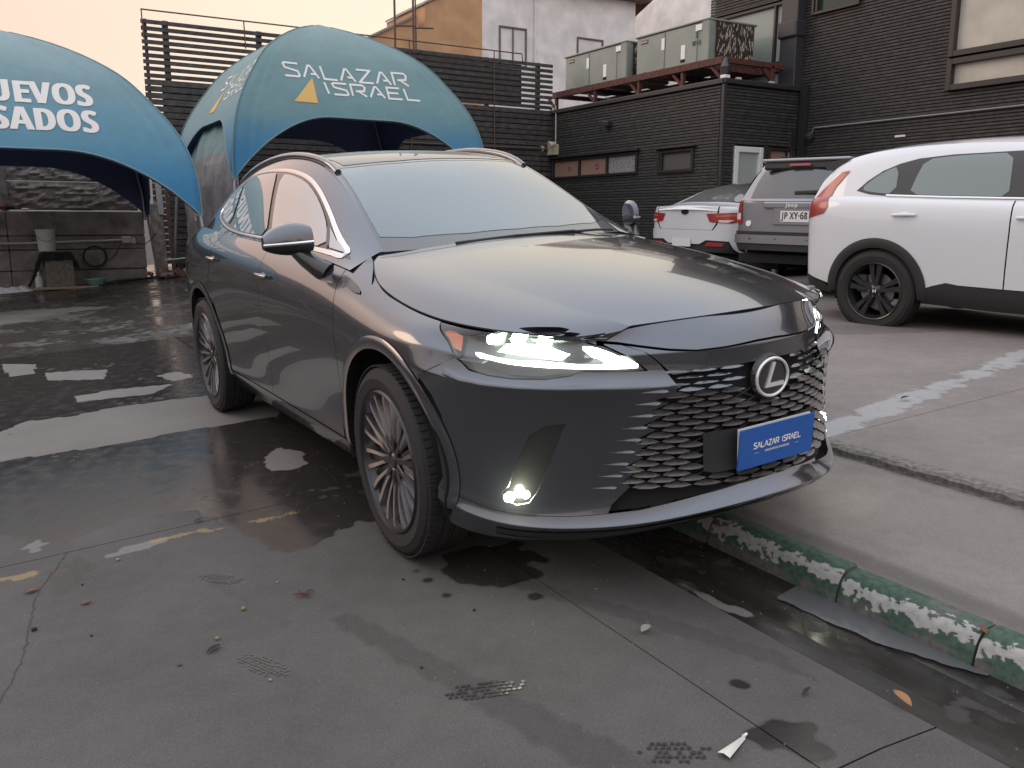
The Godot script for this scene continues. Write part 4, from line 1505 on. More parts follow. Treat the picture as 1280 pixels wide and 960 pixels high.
func glasshouse(belt: Array, rail: Array, bulge := 1.0) -> Sheet:
	var rows := []
	for i in belt.size():
		var b := Vector3(belt[i][0], belt[i][1], belt[i][2])
		var t := Vector3(rail[i][0], rail[i][1], rail[i][2])
		var l := []
		for k in [[0.0, 0.0], [0.33, 0.012], [0.66, 0.024], [0.88, 0.02], [1.0, 0.0]]:
			var q := b.lerp(t, k[0])
			q.z += k[1] * bulge * minf(1.0, (t.y - b.y) / 0.3)
			l.append(q)
		rows.append(l)
	return Sheet.new(rows, 8, 6)

func roof_sheet(edge: Array, ridge: Array) -> Sheet:
	var rows := []
	for i in edge.size():
		var a := Vector3(edge[i][0], edge[i][1], edge[i][2])
		var l := []
		for s in [0.0, 0.12, 0.35, 0.68, 1.0]:
			l.append(Vector3(a.x + (ridge[i][0] - a.x) * (1.0 - pow(1.0 - s, 2.0)), a.y + (ridge[i][1] - a.y) * (1.0 - pow(1.0 - s, 2.2)), a.z * (1.0 - s)))
		rows.append(l)
	return Sheet.new(rows, 8, 6, false, false, false, true)

# a road wheel about its own x axis; the outer face looks to -x; parts: tyre, rim, spokes, hub
func make_wheel(parent: Node3D, at: Vector3, r: float, rim: float, width: float, style: String, steer := 0.0, mirror := false) -> Node3D:
	var w := Node3D.new()
	w.name = "wheel"
	w.position = at
	w.rotation.y = steer + (PI if mirror else 0.0)
	parent.add_child(w, true)
	var t := Transform3D(Basis(Vector3(0, 0, 1), Vector3(-1, 0, 0), Vector3(0, -1, 0)), Vector3.ZERO)   # lathe axis to -x
	var b := Buf.new()
	var h := width * 0.5
	b.lathe([Vector2(rim - 0.012, h - 0.035), Vector2(rim - 0.004, h - 0.012), Vector2(rim + 0.012, h - 0.003), Vector2(lerpf(rim, r, 0.5), h + 0.004), Vector2(r - 0.022, h - 0.008), Vector2(r - 0.008, h - 0.024), Vector2(r - 0.001, h - 0.05)], t, 72)
	b.lathe([Vector2(r - 0.001, -h + 0.05), Vector2(r - 0.02, -h + 0.012), Vector2(rim, -h)], t, 48)
	# tread: four ribs and the grooves between
	var edges := [h - 0.05, h - 0.072, h - 0.08, 0.012, 0.004, -0.004, -0.012, -h + 0.08, -h + 0.072, -h + 0.05]
	for k in edges.size() - 1:
		var groove := k == 1 or k == 3 or k == 5 or k == 7
		if groove:
			b.lathe([Vector2(r, edges[k]), Vector2(r - 0.008, (edges[k] + edges[k + 1]) * 0.5), Vector2(r, edges[k + 1])], t, 72)
		else:
			b.lathe([Vector2(r, edges[k]), Vector2(r, edges[k + 1])], t, 72)
	put(w, "tyre", b, M.rubber)
	# shoulder blocks of the tread
	var tb := Buf.new()
	for k in 76:
		var a := TAU * k / 76.0
		var o := Vector3(0, sin(a), cos(a))
		tb.box(o * (r - 0.001) + Vector3(-h + 0.031, 0, 0), Vector3(0.036, 0.006, TAU * r / 76.0 * 0.78), Basis(Vector3(1, 0, 0), o, Vector3(1, 0, 0).cross(o)), 0.001)
	put(w, "tread_block", tb, M.rubber).set_meta("kind", "stuff")
	var rb := Buf.new()
	rb.lathe([Vector2(rim + 0.004, h - 0.006), Vector2(rim - 0.003, h + 0.002), Vector2(rim - 0.012, h - 0.003), Vector2(rim - 0.016, h - 0.02)], t, 64)
	put(w, "rim_edge", rb, M.dark_alloy if style == "twin" else M.gloss_black)
	var bb := Buf.new()
	bb.lathe([Vector2(rim - 0.016, h - 0.02), Vector2(rim - 0.035, h - 0.06), Vector2(rim - 0.045, -h + 0.02)], t, 48)
	put(w, "rim_barrel", bb, M.dark_alloy)
	var db := Buf.new()
	db.lathe([Vector2(0.0, 0.03), Vector2(rim * 0.62, 0.03), Vector2(rim * 0.62, 0.0)], t, 40)
	put(w, "brake_disc", db, M.steel_disc)
	var cb := Buf.new()
	cb.box(Vector3(-0.035, 0.06, -rim * 0.55), Vector3(0.06, 0.16, 0.09), Basis.IDENTITY, 0.012)
	put(w, "brake_caliper", cb, M.satin_grey)
	if style == "twin":
		# ten forks: each two slim bright blades with a dark web between
		for k in 10:
			var a := TAU * (k + 0.25) / 10.0
			for s in [-1.0, 1.0]:
				var sp := Buf.new()
				var inner := 0.055
				var outer := rim - 0.008
				var prev := []
				for q in 9:
					var f := q / 8.0
					var rr := lerpf(inner, outer, f)
					var ang: float = a + s * lerpf(0.10, 0.135, f) * (1.0 + 0.25 * sin(f * PI)) + 0.05 * f
					var o := Vector3(0, sin(ang), cos(ang))
					var c := Vector3(1, 0, 0).cross(o)
					var half := lerpf(0.0062, 0.0088, f)
					var x := -(h - 0.012 - 0.03 * (1.0 - f) * (1.0 - f))
					var face := [o * rr + c * half + Vector3(x, 0, 0), o * rr - c * half + Vector3(x, 0, 0), o * rr - c * half * 1.5 + Vector3(x + 0.034, 0, 0), o * rr + c * half * 1.5 + Vector3(x + 0.034, 0, 0)]
					if not prev.is_empty():
						sp.quad(prev[0], prev[1], face[1], face[0], Vector3(-1, 0, 0))
						sp.quad(prev[0], prev[3], face[3], face[0], c)
						sp.quad(prev[1], prev[2], face[2], face[1], -c)
					prev = face
				put(w, "spoke", sp, M.machined)
			var wb := Buf.new()
			var o := Vector3(0, sin(a + 0.03), cos(a + 0.03))
			var c := Vector3(1, 0, 0).cross(o)
			wb.box(o * rim * 0.55 + Vector3(-h + 0.045, 0, 0), Vector3(0.03, rim * 0.86, 0.028), Basis(Vector3(1, 0, 0), o, c), 0.004)
			put(w, "spoke_web", wb, M.dark_alloy)
		for k in 10:
			# short dark strut between two forks
			var a := TAU * (k + 0.75) / 10.0
			var o := Vector3(0, sin(a), cos(a))
			var wb := Buf.new()
			wb.box(o * rim * 0.62 + Vector3(-h + 0.05, 0, 0), Vector3(0.02, rim * 0.7, 0.02), Basis(Vector3(1, 0, 0), o, Vector3(1, 0, 0).cross(o)), 0.004)
			put(w, "spoke_web", wb, M.dark_alloy)
	else:
		for k in 5:
			for s in [-1.0, 1.0]:
				var a: float = TAU * k / 5.0 + s * 0.17 + 0.3
				var o := Vector3(0, sin(a), cos(a))
				var c := Vector3(1, 0, 0).cross(o)
				var sp := Buf.new()
				var x := -h + 0.025
				var pts := [Vector2(0.045, 0.014), Vector2(rim * 0.55, 0.016), Vector2(rim - 0.02, 0.026)]
				for q in 2:
					var p0: Vector2 = pts[q]
					var p1: Vector2 = pts[q + 1]
					var r0 := o * p0.x + Vector3(x + 0.012 * (1 - q), 0, 0)
					var r1 := o * p1.x + Vector3(x + 0.0, 0, 0)
					var d := Vector3(0.03, 0, 0)
					sp.quad(r0 + c * p0.y, r0 - c * p0.y, r1 - c * p1.y, r1 + c * p1.y, Vector3(-1, 0, 0) + o * 0.1)
					sp.quad(r0 + c * p0.y, r0 + c * p0.y * 1.3 + d, r1 + c * p1.y * 1.3 + d, r1 + c * p1.y, c)
					sp.quad(r0 - c * p0.y, r0 - c * p0.y * 1.3 + d, r1 - c * p1.y * 1.3 + d, r1 - c * p1.y, -c)
				put(w, "spoke", sp, M.gloss_black)
	var hb := Buf.new()
	hb.lathe([Vector2(0.0, h - 0.026), Vector2(0.024, h - 0.027), Vector2(0.031, h - 0.033), Vector2(0.06, h - 0.046), Vector2(0.068, h - 0.07)], t, 24)
	put(w, "hub_cap", hb, M.dark_alloy)
	var nb := Buf.new()
	for k in 5:
		var a := TAU * (k + 0.5) / 5.0
		var o := Vector3(-h + 0.05, sin(a) * 0.05, cos(a) * 0.05)
		nb.tube([o, o + Vector3(-0.016, 0, 0)], 0.009, 0.008, 6)
	put(w, "wheel_nut", nb, M.steel_disc).set_meta("kind", "stuff")
	return w

# the rows of the side with sharp folds at the lip, under the headlight and over the grille; the folds fade out behind the front wheel
func creased(t: Array) -> Array:
	var mixed := func(a: Array, b: Array, f: float, g: float) -> Array:
		var o := []
		for i in a.size():
			o.append(lerpf(a[i], b[i], f if i < 21 else g))
		return o
	var lip: Array = t[1]
	var low: Array = t[5].duplicate()
	var shelf: Array = mixed.call(t[5], t[6], 0.42, 0.42)
	var waist: Array = t[2].duplicate()
	for i in 6:
		low[i * 3 + 1] -= 0.012
		low[i * 3] += 0.012 if i > 1 else 0.0
		shelf[i * 3 + 1] = low[i * 3 + 1] + 0.032
		shelf[i * 3] -= 0.004 if i < 2 else 0.020
		waist[i * 3 + 1] = lip[i * 3 + 1] + 0.040
	return [t[0], mixed.call(t[0], lip, 1.0, 0.8), mixed.call(lip, t[2], 0.0, 0.2), waist, t[3], t[4], mixed.call(t[4], low, 1.0, 0.8), mixed.call(low, t[6], 0.0, 0.15), shelf, mixed.call(t[5], t[6], 1.0, 0.8), mixed.call(t[6], t[7], 0.0, 0.2), t[7], t[8]]

func build_dark_suv() -> void:
	var fwd := Vector3(0.0129156, -0.0145524, 0.99981069)
	var up := Vector3(-0.06380221, 0.99784454, 0.01534798)
	var t := Transform3D(Basis(up.cross(fwd).normalized(), up, fwd), Vector3(2.23875, 0.18679, -3.03649))
	var car := thing("parked_car", "dark grey SUV with lit headlights and a blue dealer plate, parked across the gutter", "car", t)
	var side := sheet_from(creased(SUV_SIDE), 9, 8, 5, true, true, true)
	var hood := sheet_from(SUV_HOOD, 7, 8, 6, false, false, false, false, true)
	var glass := glasshouse(SUV_BELT, SUV_RAIL)
	var roof := roof_sheet(SUV_EDGE, SUV_RIDGE)
	var P: Material = M.suv_paint
	# --- dark inner shell behind every gap
	var fa := Vector2(0.0, 0.388)
	var ra := Vector2(-2.85, 0.388)
	var shell := side.cut(V2([-4.2, 0.2, 1.3, 0.2, 1.3, 1.4, -4.2, 1.4]), 0, -0.012, 0.0, func(q: Vector3) -> bool:
		var s := Vector2(q.x, q.y)
		if q.z > 0.5 and (s.distance_to(fa) < 0.5 or s.distance_to(ra) < 0.5):
			return false
		var a := rad_to_deg(atan2(q.z, q.x + 0.2))
		return not (a < 62.0 and q.x > 0.0))
	put(car, "inner_shell", both(shell), M.dull_black)
	# --- front
	var zig := [19.5, 0.709, 17.3, 0.698, 20.5, 0.670, 18.3, 0.654, 21.4, 0.625, 19.3, 0.610, 22.4, 0.580, 20.2, 0.562, 23.2, 0.535, 21.3, 0.518, 24.2, 0.488, 22.4, 0.470, 25.1, 0.435, 23.5, 0.422, 26.5, 0.362]
	var lip_top := [27.2, 0.333, 31.0, 0.325, 35.0, 0.321, 39.0, 0.321, 43.1, 0.325, 47.0, 0.337, 50.3, 0.353, 54.9, 0.375, 57.5, 0.388]
	var fascia := D2([27.0, 0.89, 24.0, 0.884, 20.7, 0.862, 18.6, 0.825, 17.2, 0.785, 16.3, 0.755, 16.5, 0.726] + zig + lip_top + [55.6, 0.45, 55.4, 0.53, 55.9, 0.64, 58.0, 0.71, 61.5, 0.772, 59.9, 0.785, 56.4, 0.815, 53.4, 0.846, 51.7, 0.828, 50.1, 0.805, 46.3, 0.791, 42.1, 0.784, 36.8, 0.783, 32.7, 0.792, 30.4, 0.806, 25.0, 0.803, 20.5, 0.802, 22.7, 0.843, 26.8, 0.883])
	var vent := D2([33.3, 0.640, 37.0, 0.632, 39.8, 0.597, 42.0, 0.511, 43.6, 0.42, 44.9, 0.395, 44.2, 0.366, 42.2, 0.352, 40.0, 0.360, 38.6, 0.395, 36.0, 0.500])
	var body := side.cut(fascia, 1, 0.0, 0.0018, null, vent)
	twin(car, "front_bumper", body, P)
	# the slanted pocket with the fog lamps
	twin(car, "air_pocket", side.cut(vent, 1, -0.010), M.gloss_black)
	twin(car, "air_pocket_frame", side.band(dense(vent, 0.02, true), 1, 0.004, -0.004, 0.004, true), P)
	var sensor := Buf.new()
	var sp: Array = side.find(Vector2(deg_to_rad(36.6), 0.615), 1)
	sensor.lathe([Vector2(0, 0.012), Vector2(0.012, 0.01), Vector2(0.014, 0.0)], Transform3D(Basis.looking_at(-sp[1]).rotated(Basis.looking_at(-sp[1]).x, PI / 2), sp[0] - sp[1] * 0.03), 12)
	twin(car, "parking_sensor", sensor, M.satin_grey)
	var nose := D2([-8, 0.868, 2.1, 0.868, 8.0, 0.861, 12.8, 0.858, 17.0, 0.866, 21.2, 0.879, 24.8, 0.891, 28.0, 0.897, 33.0, 0.911, 33.0, 0.99, -8, 0.99])
	put(car, "nose_panel", both(side.cut(nose, 1, 0.0, 0.0018)), P)
	var lip := D2([-8, 0.412, 2.5, 0.410, 7.0, 0.404, 12.9, 0.385, 22.2, 0.345] + lip_top + [57.5, 0.2, 27, 0.15, -8, 0.15])
	put(car, "front_lip", both(side.cut(lip, 1, 0.0)), P)
	twin(car, "lip_blade", side.band(dense(D2([46.0, 0.258, 43.4, 0.252, 39.0, 0.248, 35.0, 0.248, 24.6, 0.262, 18.0, 0.285, 12.0, 0.302, 4.0, 0.322, 0.3, 0.324]), 0.02), 1, 0.017, 0.003, 0.002), M.gloss_black)
	# --- spindle grille: dark bed, plain upper shell and rows of blades
	var mouth := D2([-8, 0.418, 2.5, 0.416, 7.4, 0.408, 12.9, 0.389, 22.2, 0.350, 27.0, 0.338, 27.5, 0.36, 26.0, 0.5, 23.0, 0.62, 20.6, 0.72, 17.2, 0.76, 20.7, 0.868, 12.8, 0.862, 2.1, 0.872, -8, 0.872])
	put(car, "grille_bed", both(side.cut(mouth, 1, -0.034)), M.dull_black)
	var upper := D2([-8, 0.80, 2.0, 0.80, 9.0, 0.795, 16.6, 0.785, 18.4, 0.823, 20.5, 0.860, 23.8, 0.884, 21.2, 0.876, 17.0, 0.863, 12.8, 0.855, 8.0, 0.858, 2.1, 0.865, -8, 0.865])
	put(car, "grille_shell", both(side.cut(upper, 1, -0.004, 0.001)), P)
	var rows := []
	for r in 21:
		rows.append(0.792 - 0.0187 * r)
	for r in rows.size():
		var y: float = rows[r]
		var edge_deg: float = 16.2 + maxf(0.0, 0.755 - y) * 25.5
		var embossed := r < 4
		var stepd := 4.7
		var col := 0
		while true:
			var a: float = (col + (0.5 if r % 2 == 0 else 0.0)) * stepd
			col += 1
			if a > edge_deg + 1.0:
				break
			if (a < 5.6 and y > 0.675 and y < 0.80) or (a < 13.2 and y > 0.447 and y < 0.60):
				continue
			for sd in ([-1.0, 1.0] if a > 0.3 else [-1.0]):
				var bl := Buf.new()
				var half := deg_to_rad(2.2)
				var hh := 0.0062 + 0.00022 * r
				var w := 9
				var prev := []
				for k in w:
					var f := 2.0 * k / (w - 1) - 1.0
					var th := deg_to_rad(a) + half * f
					var prof := minf(1.0, (1.0 - absf(f)) * 1.7) + 0.04
					var hit: Array = side.find(Vector2(absf(th), y), 1)
					if hit.is_empty():
						continue
					var q: Vector3 = hit[0]
					var nn: Vector3 = hit[1]
					if th < 0.0:
						q.z = -q.z
						nn.z = -nn.z
					var upv := Vector3(0, 1, 0)
					var back := 0.020 if not embossed else 0.006
					var crest := q + nn * (0.007 * prof - 0.003) - upv * hh * 0.45 * prof
					var top := q + upv * hh * prof - nn * back * prof
					var bot := q - upv * hh * prof - nn * 0.012 * prof
					var cur := [top, crest, bot]
					if not prev.is_empty():
						bl.quad(prev[0], prev[1], cur[1], cur[0], nn + upv)
						bl.quad(prev[1], prev[2], cur[2], cur[1], nn - upv)
					prev = cur
				put(car, "grille_blade", own(bl, sd), P if embossed else M.blade_grey)
	# thin webs that carry the blades
	var web := Buf.new()
	for r in range(4, rows.size() - 1):
		var y0: float = rows[r]
		var y1: float = rows[r + 1]
		for k in range(-8, 9):
			var a0: float = (absf(k) + (0.5 if r % 2 == 0 else 0.0)) * 4.7
			for s in [-1.0, 1.0]:
				var a1: float = a0 + s * 2.35
				var edge_deg: float = 16.0 + maxf(0.0, 0.755 - y1) * 26.5
				if k < 0 or a0 > edge_deg or a1 > edge_deg or a1 < 0.0:
					continue
				var h0: Array = side.find(Vector2(deg_to_rad(a0), y0), 1)
				var h1: Array = side.find(Vector2(deg_to_rad(a1), y1), 1)
				if h0.is_empty() or h1.is_empty():
					continue
				web.tube([h0[0] - h0[1] * 0.022, h1[0] - h1[1] * 0.022], 0.004, 0.004, 5, false)
	put(car, "grille_web", both(web), M.black_plastic).set_meta("kind", "stuff")
	# bright fins where the grille melts into the bumper
	for k in 9:
		var y: float = 0.735 - 0.0400 * k
		var fin := Buf.new()
		var a0: float = 17.6 + (0.745 - y) * 24.5
		var prev := []
		for q in 12:
			var f := q / 11.0
			var hit: Array = side.find(Vector2(deg_to_rad(a0 + 4.0 * f), y + 0.002), 1)
			if hit.is_empty():
				continue
			var hh := 0.0068 * pow(1.0 - f, 0.75) * minf(1.0, f * 5.0 + 0.25) + 0.0005
			var c: Vector3 = hit[0] + hit[1] * (0.0042 * pow(1.0 - f, 1.2) + 0.0012) - Vector3(0, hh * 0.4, 0)
			var cur := [hit[0] + Vector3(0, hh, 0) + hit[1] * 0.0009, c, hit[0] - Vector3(0, hh, 0) + hit[1] * 0.0009]
			if not prev.is_empty():
				fin.quad(prev[0], prev[1], cur[1], cur[0], hit[1] + Vector3.UP)
				fin.quad(prev[1], prev[2], cur[2], cur[1], hit[1] - Vector3.UP)
			prev = cur
		twin(car, "bumper_fin", fin, P)
	# --- badge: ring and slanted letter
	var bq: Array = side.find(Vector2(0.0, 0.735), 1)
	var bt := Transform3D(Basis(Vector3(-1, 0, 0), Vector3(0, 1, 0.05).normalized(), Vector3(0, 0, -1)), Vector3(0, 0.742, bq[0].x + 0.002))
	var badge := put(car, "badge", Buf.new(), M.gloss_black)
	var disc := Buf.new()
	var ax := Transform3D(Basis(Vector3(1, 0, 0), Vector3(0, 0, 1), Vector3(0, -1, 0)), bt.origin)
	disc.lathe([Vector2(0, 0.006), Vector2(0.072, 0.004), Vector2(0.078, -0.016)], ax, 40)
	badge.mesh = disc.mesh()
	var ring := Buf.new()
	var rp := []
	for k in 33:
		var a := TAU * k / 32.0
		rp.append(bt.origin + Vector3(cos(a) * 0.073, sin(a) * 0.063, 0.008))
	ring.tube(rp, 0.0055, 0.0055, 8, false)
	var stroke := Geometry2D.offset_polyline(V2([0.006, 0.05, -0.024, -0.026, 0.052, -0.026]), 0.0065, Geometry2D.JOIN_MITER, Geometry2D.END_BUTT)
	for pl in stroke:
		ring.prism(pl, Transform3D(Basis.IDENTITY, bt.origin), 0.004, 0.012)
	put(badge, "emblem", ring, M.emblem_bright)
	# --- dealer plate and the black holder behind it
	var hold := side.cut(D2([-8, 0.455, 4.0, 0.455, 11.0, 0.452, 12.4, 0.46, 12.4, 0.585, 11.0, 0.592, -8, 0.592]), 1, 0.006)
	put(car, "plate_holder", both(hold), M.black_plastic)
	var pq: Array = side.find(Vector2(0.0, 0.52), 1)
	var tilt := Basis(Vector3(1, 0, 0), deg_to_rad(5.0))
	var pt := Transform3D(tilt, Vector3(0, 0.525, pq[0].x + 0.026))
	var plate := Buf.new()
	plate.prism(soften(V2([-0.176, -0.069, 0.176, -0.069, 0.176, 0.069, -0.176, 0.069]), 0), pt, -0.003, 0.003)
	var board := put(car, "number_plate", plate, M.plate_blue)
	var under := Buf.new()
	under.prism(V2([-0.172, -0.063, 0.172, -0.063, 0.172, 0.063, -0.172, 0.063]), Transform3D(Basis.IDENTITY, Vector3(0.006, 0.531, pq[0].x + 0.012)), -0.002, 0.002)
	put(board, "under_plate", under, M.plate_white)
	var sw := stroke_word("SALAZAR ISRAEL")
	var sx: float = 0.225 / sw[1]
	var lt := stroke_buf(sw[0], Vector2(sx, 0.019), 0.0021, func(q: Vector2) -> Array: return [pt * Vector3(q.x - 0.1125, q.y - 0.003, 0.0045), pt.basis.z], 0.2)
	lt.add(lay_text("SEMINUEVOS PREMIUM", 0.0075, func(q: Vector2) -> Array: return [pt * Vector3(q.x, q.y - 0.0195, 0.0045), pt.basis.z], 0.2), Transform3D.IDENTITY)
	for s in [-1.0, 1.0]:
		lay(lt, V2([s * 0.085, -0.0205, s * 0.106, -0.0205, s * 0.106, -0.0195, s * 0.085, -0.0195]), func(q: Vector2) -> Array: return [pt * Vector3(q.x, q.y, 0.0045), pt.basis.z], 0.2)
	put(board, "plate_lettering", lt, M.white_ink)
	# --- headlights
	var lamp_line := D2([59.6, 0.945, 55.2, 0.880, 51.7, 0.828, 50.1, 0.805, 46.3, 0.791, 42.1, 0.784, 36.8, 0.783, 32.7, 0.792, 30.4, 0.806, 25.0, 0.803, 20.5, 0.802, 22.7, 0.843, 26.8, 0.883, 34.0, 0.906, 42.2, 0.917, 50.0, 0.928, 55.0, 0.938])
	twin(car, "headlight_brow", side.cut(D2([59.6, 0.945, 55.0, 0.938, 50.0, 0.928, 42.2, 0.917, 34.0, 0.906, 28.0, 0.890, 28.0, 0.897, 33.0, 0.914, 33.0, 1.02, 62.0, 1.02]), 1, -0.022), P)
	for sd in [-1.0, 1.0]:
		var hl := put(car, "headlight", own(side.cut(lamp_line, 1, -0.045), sd), M.gloss_black)
		put(hl, "lens", own(side.cut(lamp_line, 1, -0.001, 0.003), sd), M.lens)
		put(hl, "amber_reflector", own(side.cut(D2([58.5, 0.935, 55.0, 0.885, 53.0, 0.875, 53.5, 0.915, 56.0, 0.945]), 1, -0.03), sd), M.amber)
		var blade := side.cut(soften(D2([49.6, 0.869, 46.0, 0.856, 42.3, 0.848, 38.0, 0.840, 34.1, 0.833, 30.5, 0.825, 26.4, 0.823, 28.5, 0.85, 30.9, 0.884, 28.4, 0.884, 25.8, 0.867, 23.9, 0.848, 21.0, 0.812, 24.2, 0.809, 34.1, 0.815, 42.2, 0.826, 46.0, 0.838, 49.1, 0.856]), 1), 1, -0.012)
		put(hl, "running_light", own(blade, sd), M.headlamp_white)
		for k in 3:
			var c: Array = side.find(Vector2(deg_to_rad([46.5, 41.5, 36.8][k]), [0.895, 0.895, 0.888][k]), 1)
			if c.is_empty():
				continue
			var bulb := Buf.new()
			bulb.box(c[0] - c[1] * 0.028, Vector3(0.05, 0.026 if k > 0 else 0.03, 0.05 if k > 0 else 0.035), Basis.looking_at(-c[1]), 0.008)
			put(hl, "projector", own(bulb, sd), M.headlamp_bulb)
		var slab := side.cut(D2([45.5, 0.872, 40.0, 0.862, 34.0, 0.852, 32.5, 0.868, 36.0, 0.882, 44.0, 0.886]), 1, -0.022)
		put(hl, "reflector", own(slab, sd), M.headlamp_white)
		var low := side.cut(D2([48.5, 0.825, 43.0, 0.802, 38.0, 0.797, 32.5, 0.803, 33.5, 0.81, 40.0, 0.818, 47.0, 0.838]), 1, -0.03)
		put(hl, "lower_reflector", own(low, sd), M.dark_alloy)
		var lc: Array = side.find(Vector2(deg_to_rad(40.0), 0.86), 1)
		var beam := SpotLight3D.new()
		beam.name = "beam"
		beam.position = Vector3(lc[0].z * sd, lc[0].y, lc[0].x + 0.03)
		beam.rotation = Vector3(deg_to_rad(-6), PI + sd * 0.05, 0)
		beam.light_color = Color(0.93, 1.0, 0.93)
		beam.light_energy = 0.9
		beam.spot_range = 40.0
		beam.spot_attenuation = 2.0
		beam.spot_angle = 42.0
		beam.light_size = 0.05
		beam.shadow_enabled = true
		hl.add_child(beam, true)
		# fog lamps at the foot of the pocket
		var fg := Node3D.new()
		fg.name = "fog_light"
		car.add_child(fg, true)
		for k in 2:
			var c: Array = side.find(Vector2(deg_to_rad([43.4, 40.6][k]), [0.378, 0.389][k]), 1)
			var bulb := Buf.new()
			var q: Vector3 = c[0] - c[1] * 0.012
			bulb.ball(q, Vector3(0.016, 0.019, 0.026) if k == 0 else Vector3(0.014, 0.015, 0.017), 12)
			put(fg, "bulb", own(bulb, sd), M.fog_white)
		var fc: Array = side.find(Vector2(deg_to_rad(42.5), 0.38), 1)
		var fl := OmniLight3D.new()
		fl.name = "fog_glow"
		fl.position = Vector3(fc[0].z * sd, fc[0].y, fc[0].x) + Vector3(fc[1].z * sd, fc[1].y, fc[1].x) * 0.05
		fl.light_color = Color(0.98, 1.0, 0.88)
		fl.light_energy = 0.03
		fl.omni_range = 12.0
		fl.omni_attenuation = 2.0
		fl.light_size = 0.02
		fl.shadow_enabled = true
		fg.add_child(fl, true)
	# shelf line under the headlight
	twin(car, "bumper_crease", side.band(dense(D2([55.0, 0.797, 51.5, 0.775, 47.8, 0.762, 40.7, 0.755, 34.3, 0.753, 26.8, 0.752, 20.5, 0.752]), 0.03), 1, 0.012, 0.0006, 0.004), P)
	# --- sides
	for sd in [-1.0, 1.0]:
		var f_arc := arc(fa, 0.475, -4.0, 184.0, 30)
		var fender := V2([0.46, 0.845, 0.40, 0.815, 0.335, 0.779, 0.31, 0.745])
		for k in f_arc.size():
			if f_arc[k].y > 0.345 and f_arc[k].x < 0.30:
				fender.append(f_arc[k])
		fender.append_array(V2([-0.49, 0.345, -0.50, 0.42, -0.465, 0.55, -0.452, 0.75, -0.457, 0.92, -0.489, 0.988, -0.524, 1.039, -0.555, 1.085, -0.57, 1.2, 0.27, 1.2, 0.285, 0.95, 0.37, 0.90]))
		put(car, "fender", own(side.cut(fender, 0, 0.0, 0.002), sd), P)
		var fd := put(car, "front_door", own(side.cut(V2([-0.57, 1.2, -0.555, 1.085, -0.524, 1.039, -0.489, 0.988, -0.457, 0.92, -0.452, 0.75, -0.465, 0.55, -0.50, 0.42, -0.51, 0.35, -1.56, 0.35, -1.545, 0.5, -1.53, 0.8, -1.53, 1.2]), 0, 0.0, 0.002), sd), P)
		var r_arc := arc(ra, 0.475, 4.0, 60.0, 12)
		var rdp := V2([-1.53, 1.2, -1.53, 0.8, -1.545, 0.5, -1.56, 0.35, -2.375, 0.35])
		for q in r_arc:
			if q.x < -2.375:
				continue
			rdp.append(q)
		rdp.append_array(V2([-2.44, 0.66, -2.50, 0.76, -2.545, 0.86, -2.56, 1.0, -2.54, 1.2]))
		var rd := put(car, "rear_door", own(side.cut(rdp, 0, 0.0, 0.002), sd), P)
		var quarter := V2([-2.54, 1.3, -2.56, 1.0, -2.545, 0.86, -2.50, 0.77])
		for q in arc(ra, 0.475, 46.0, 186.0, 24):
			quarter.append(q)
		quarter.append_array(V2([-3.33, 0.25, -4.2, 0.25, -4.2, 1.3]))
		put(car, "rear_quarter", own(side.cut(quarter, 0, 0.0, 0.002), sd), P)
		put(car, "sill", own(side.cut(V2([-0.46, 0.2, -0.49, 0.348, -2.37, 0.348, -2.40, 0.2]), 0, 0.004), sd), M.suv_paint)
		# arch mouldings with a turned-in lip
		for c in [fa, ra]:
			var line := arc(c, 0.455, -8.0, 188.0, 60)
			var mould := side.band(line, 0, 0.024, 0.004, 0.007)
			var prev := []
			for q in arc(c, 0.431, -8.0, 188.0, 60):
				var hh: Array = side.find(q, 0)
				if hh.is_empty():
					prev = []
					continue
				var cur := [hh[0] + hh[1] * 0.004, hh[0] + Vector3(0, 0, -0.05)]
				if not prev.is_empty():
					mould.quad(prev[0], prev[1], cur[1], cur[0], Vector3(c.x - q.x, c.y - q.y, 0))
				prev = cur
			put(car, "wheel_arch", own(mould, sd), M.suv_paint)
			var well := Buf.new()
			var pr := arc(c, 0.44, -14.0, 194.0, 36)
			for k in pr.size() - 1:
				var o := Vector3(c.x - pr[k].x, c.y - pr[k].y, 0)
				well.quad(Vector3(pr[k].x, pr[k].y, 0.93), Vector3(pr[k + 1].x, pr[k + 1].y, 0.93), Vector3(pr[k + 1].x, pr[k + 1].y, 0.5), Vector3(pr[k].x, pr[k].y, 0.5), o)
				well.flat(Vector3(c.x, c.y, 0.5), Vector3(pr[k].x, pr[k].y, 0.5), Vector3(pr[k + 1].x, pr[k + 1].y, 0.5), Vector3(0, 0, 1))
			put(car, "wheel_well", own(well, sd), M.dull_black)
		# door handles: a bar over a scooped cup
		for hx in [[fd, -1.455, 0.985], [rd, -2.465, 1.018]]:
			var hq: Array = side.find(Vector2(hx[1], hx[2]), 0)
			var hb := Buf.new()
			var path := []
			for k in 9:
				var f := k / 8.0
				var hc: Array = side.find(Vector2(hx[1] - 0.095 + 0.19 * f, hx[2] + 0.004), 0)
				path.append(hc[0] + hc[1] * (0.028 * pow(sin(PI * clampf(f, 0.03, 0.97)), 0.35)))
			hb.tube(path, 0.0125, 0.011, 8)
			var hd := put(hx[0], "door_handle", own(hb, sd), P)
			var cup := Buf.new()
			cup.ball(hq[0] - hq[1] * 0.006, Vector3(0.055, 0.026, 0.014), 14)
			put(hx[0], "handle_cup", own(cup, sd), M.satin_grey)
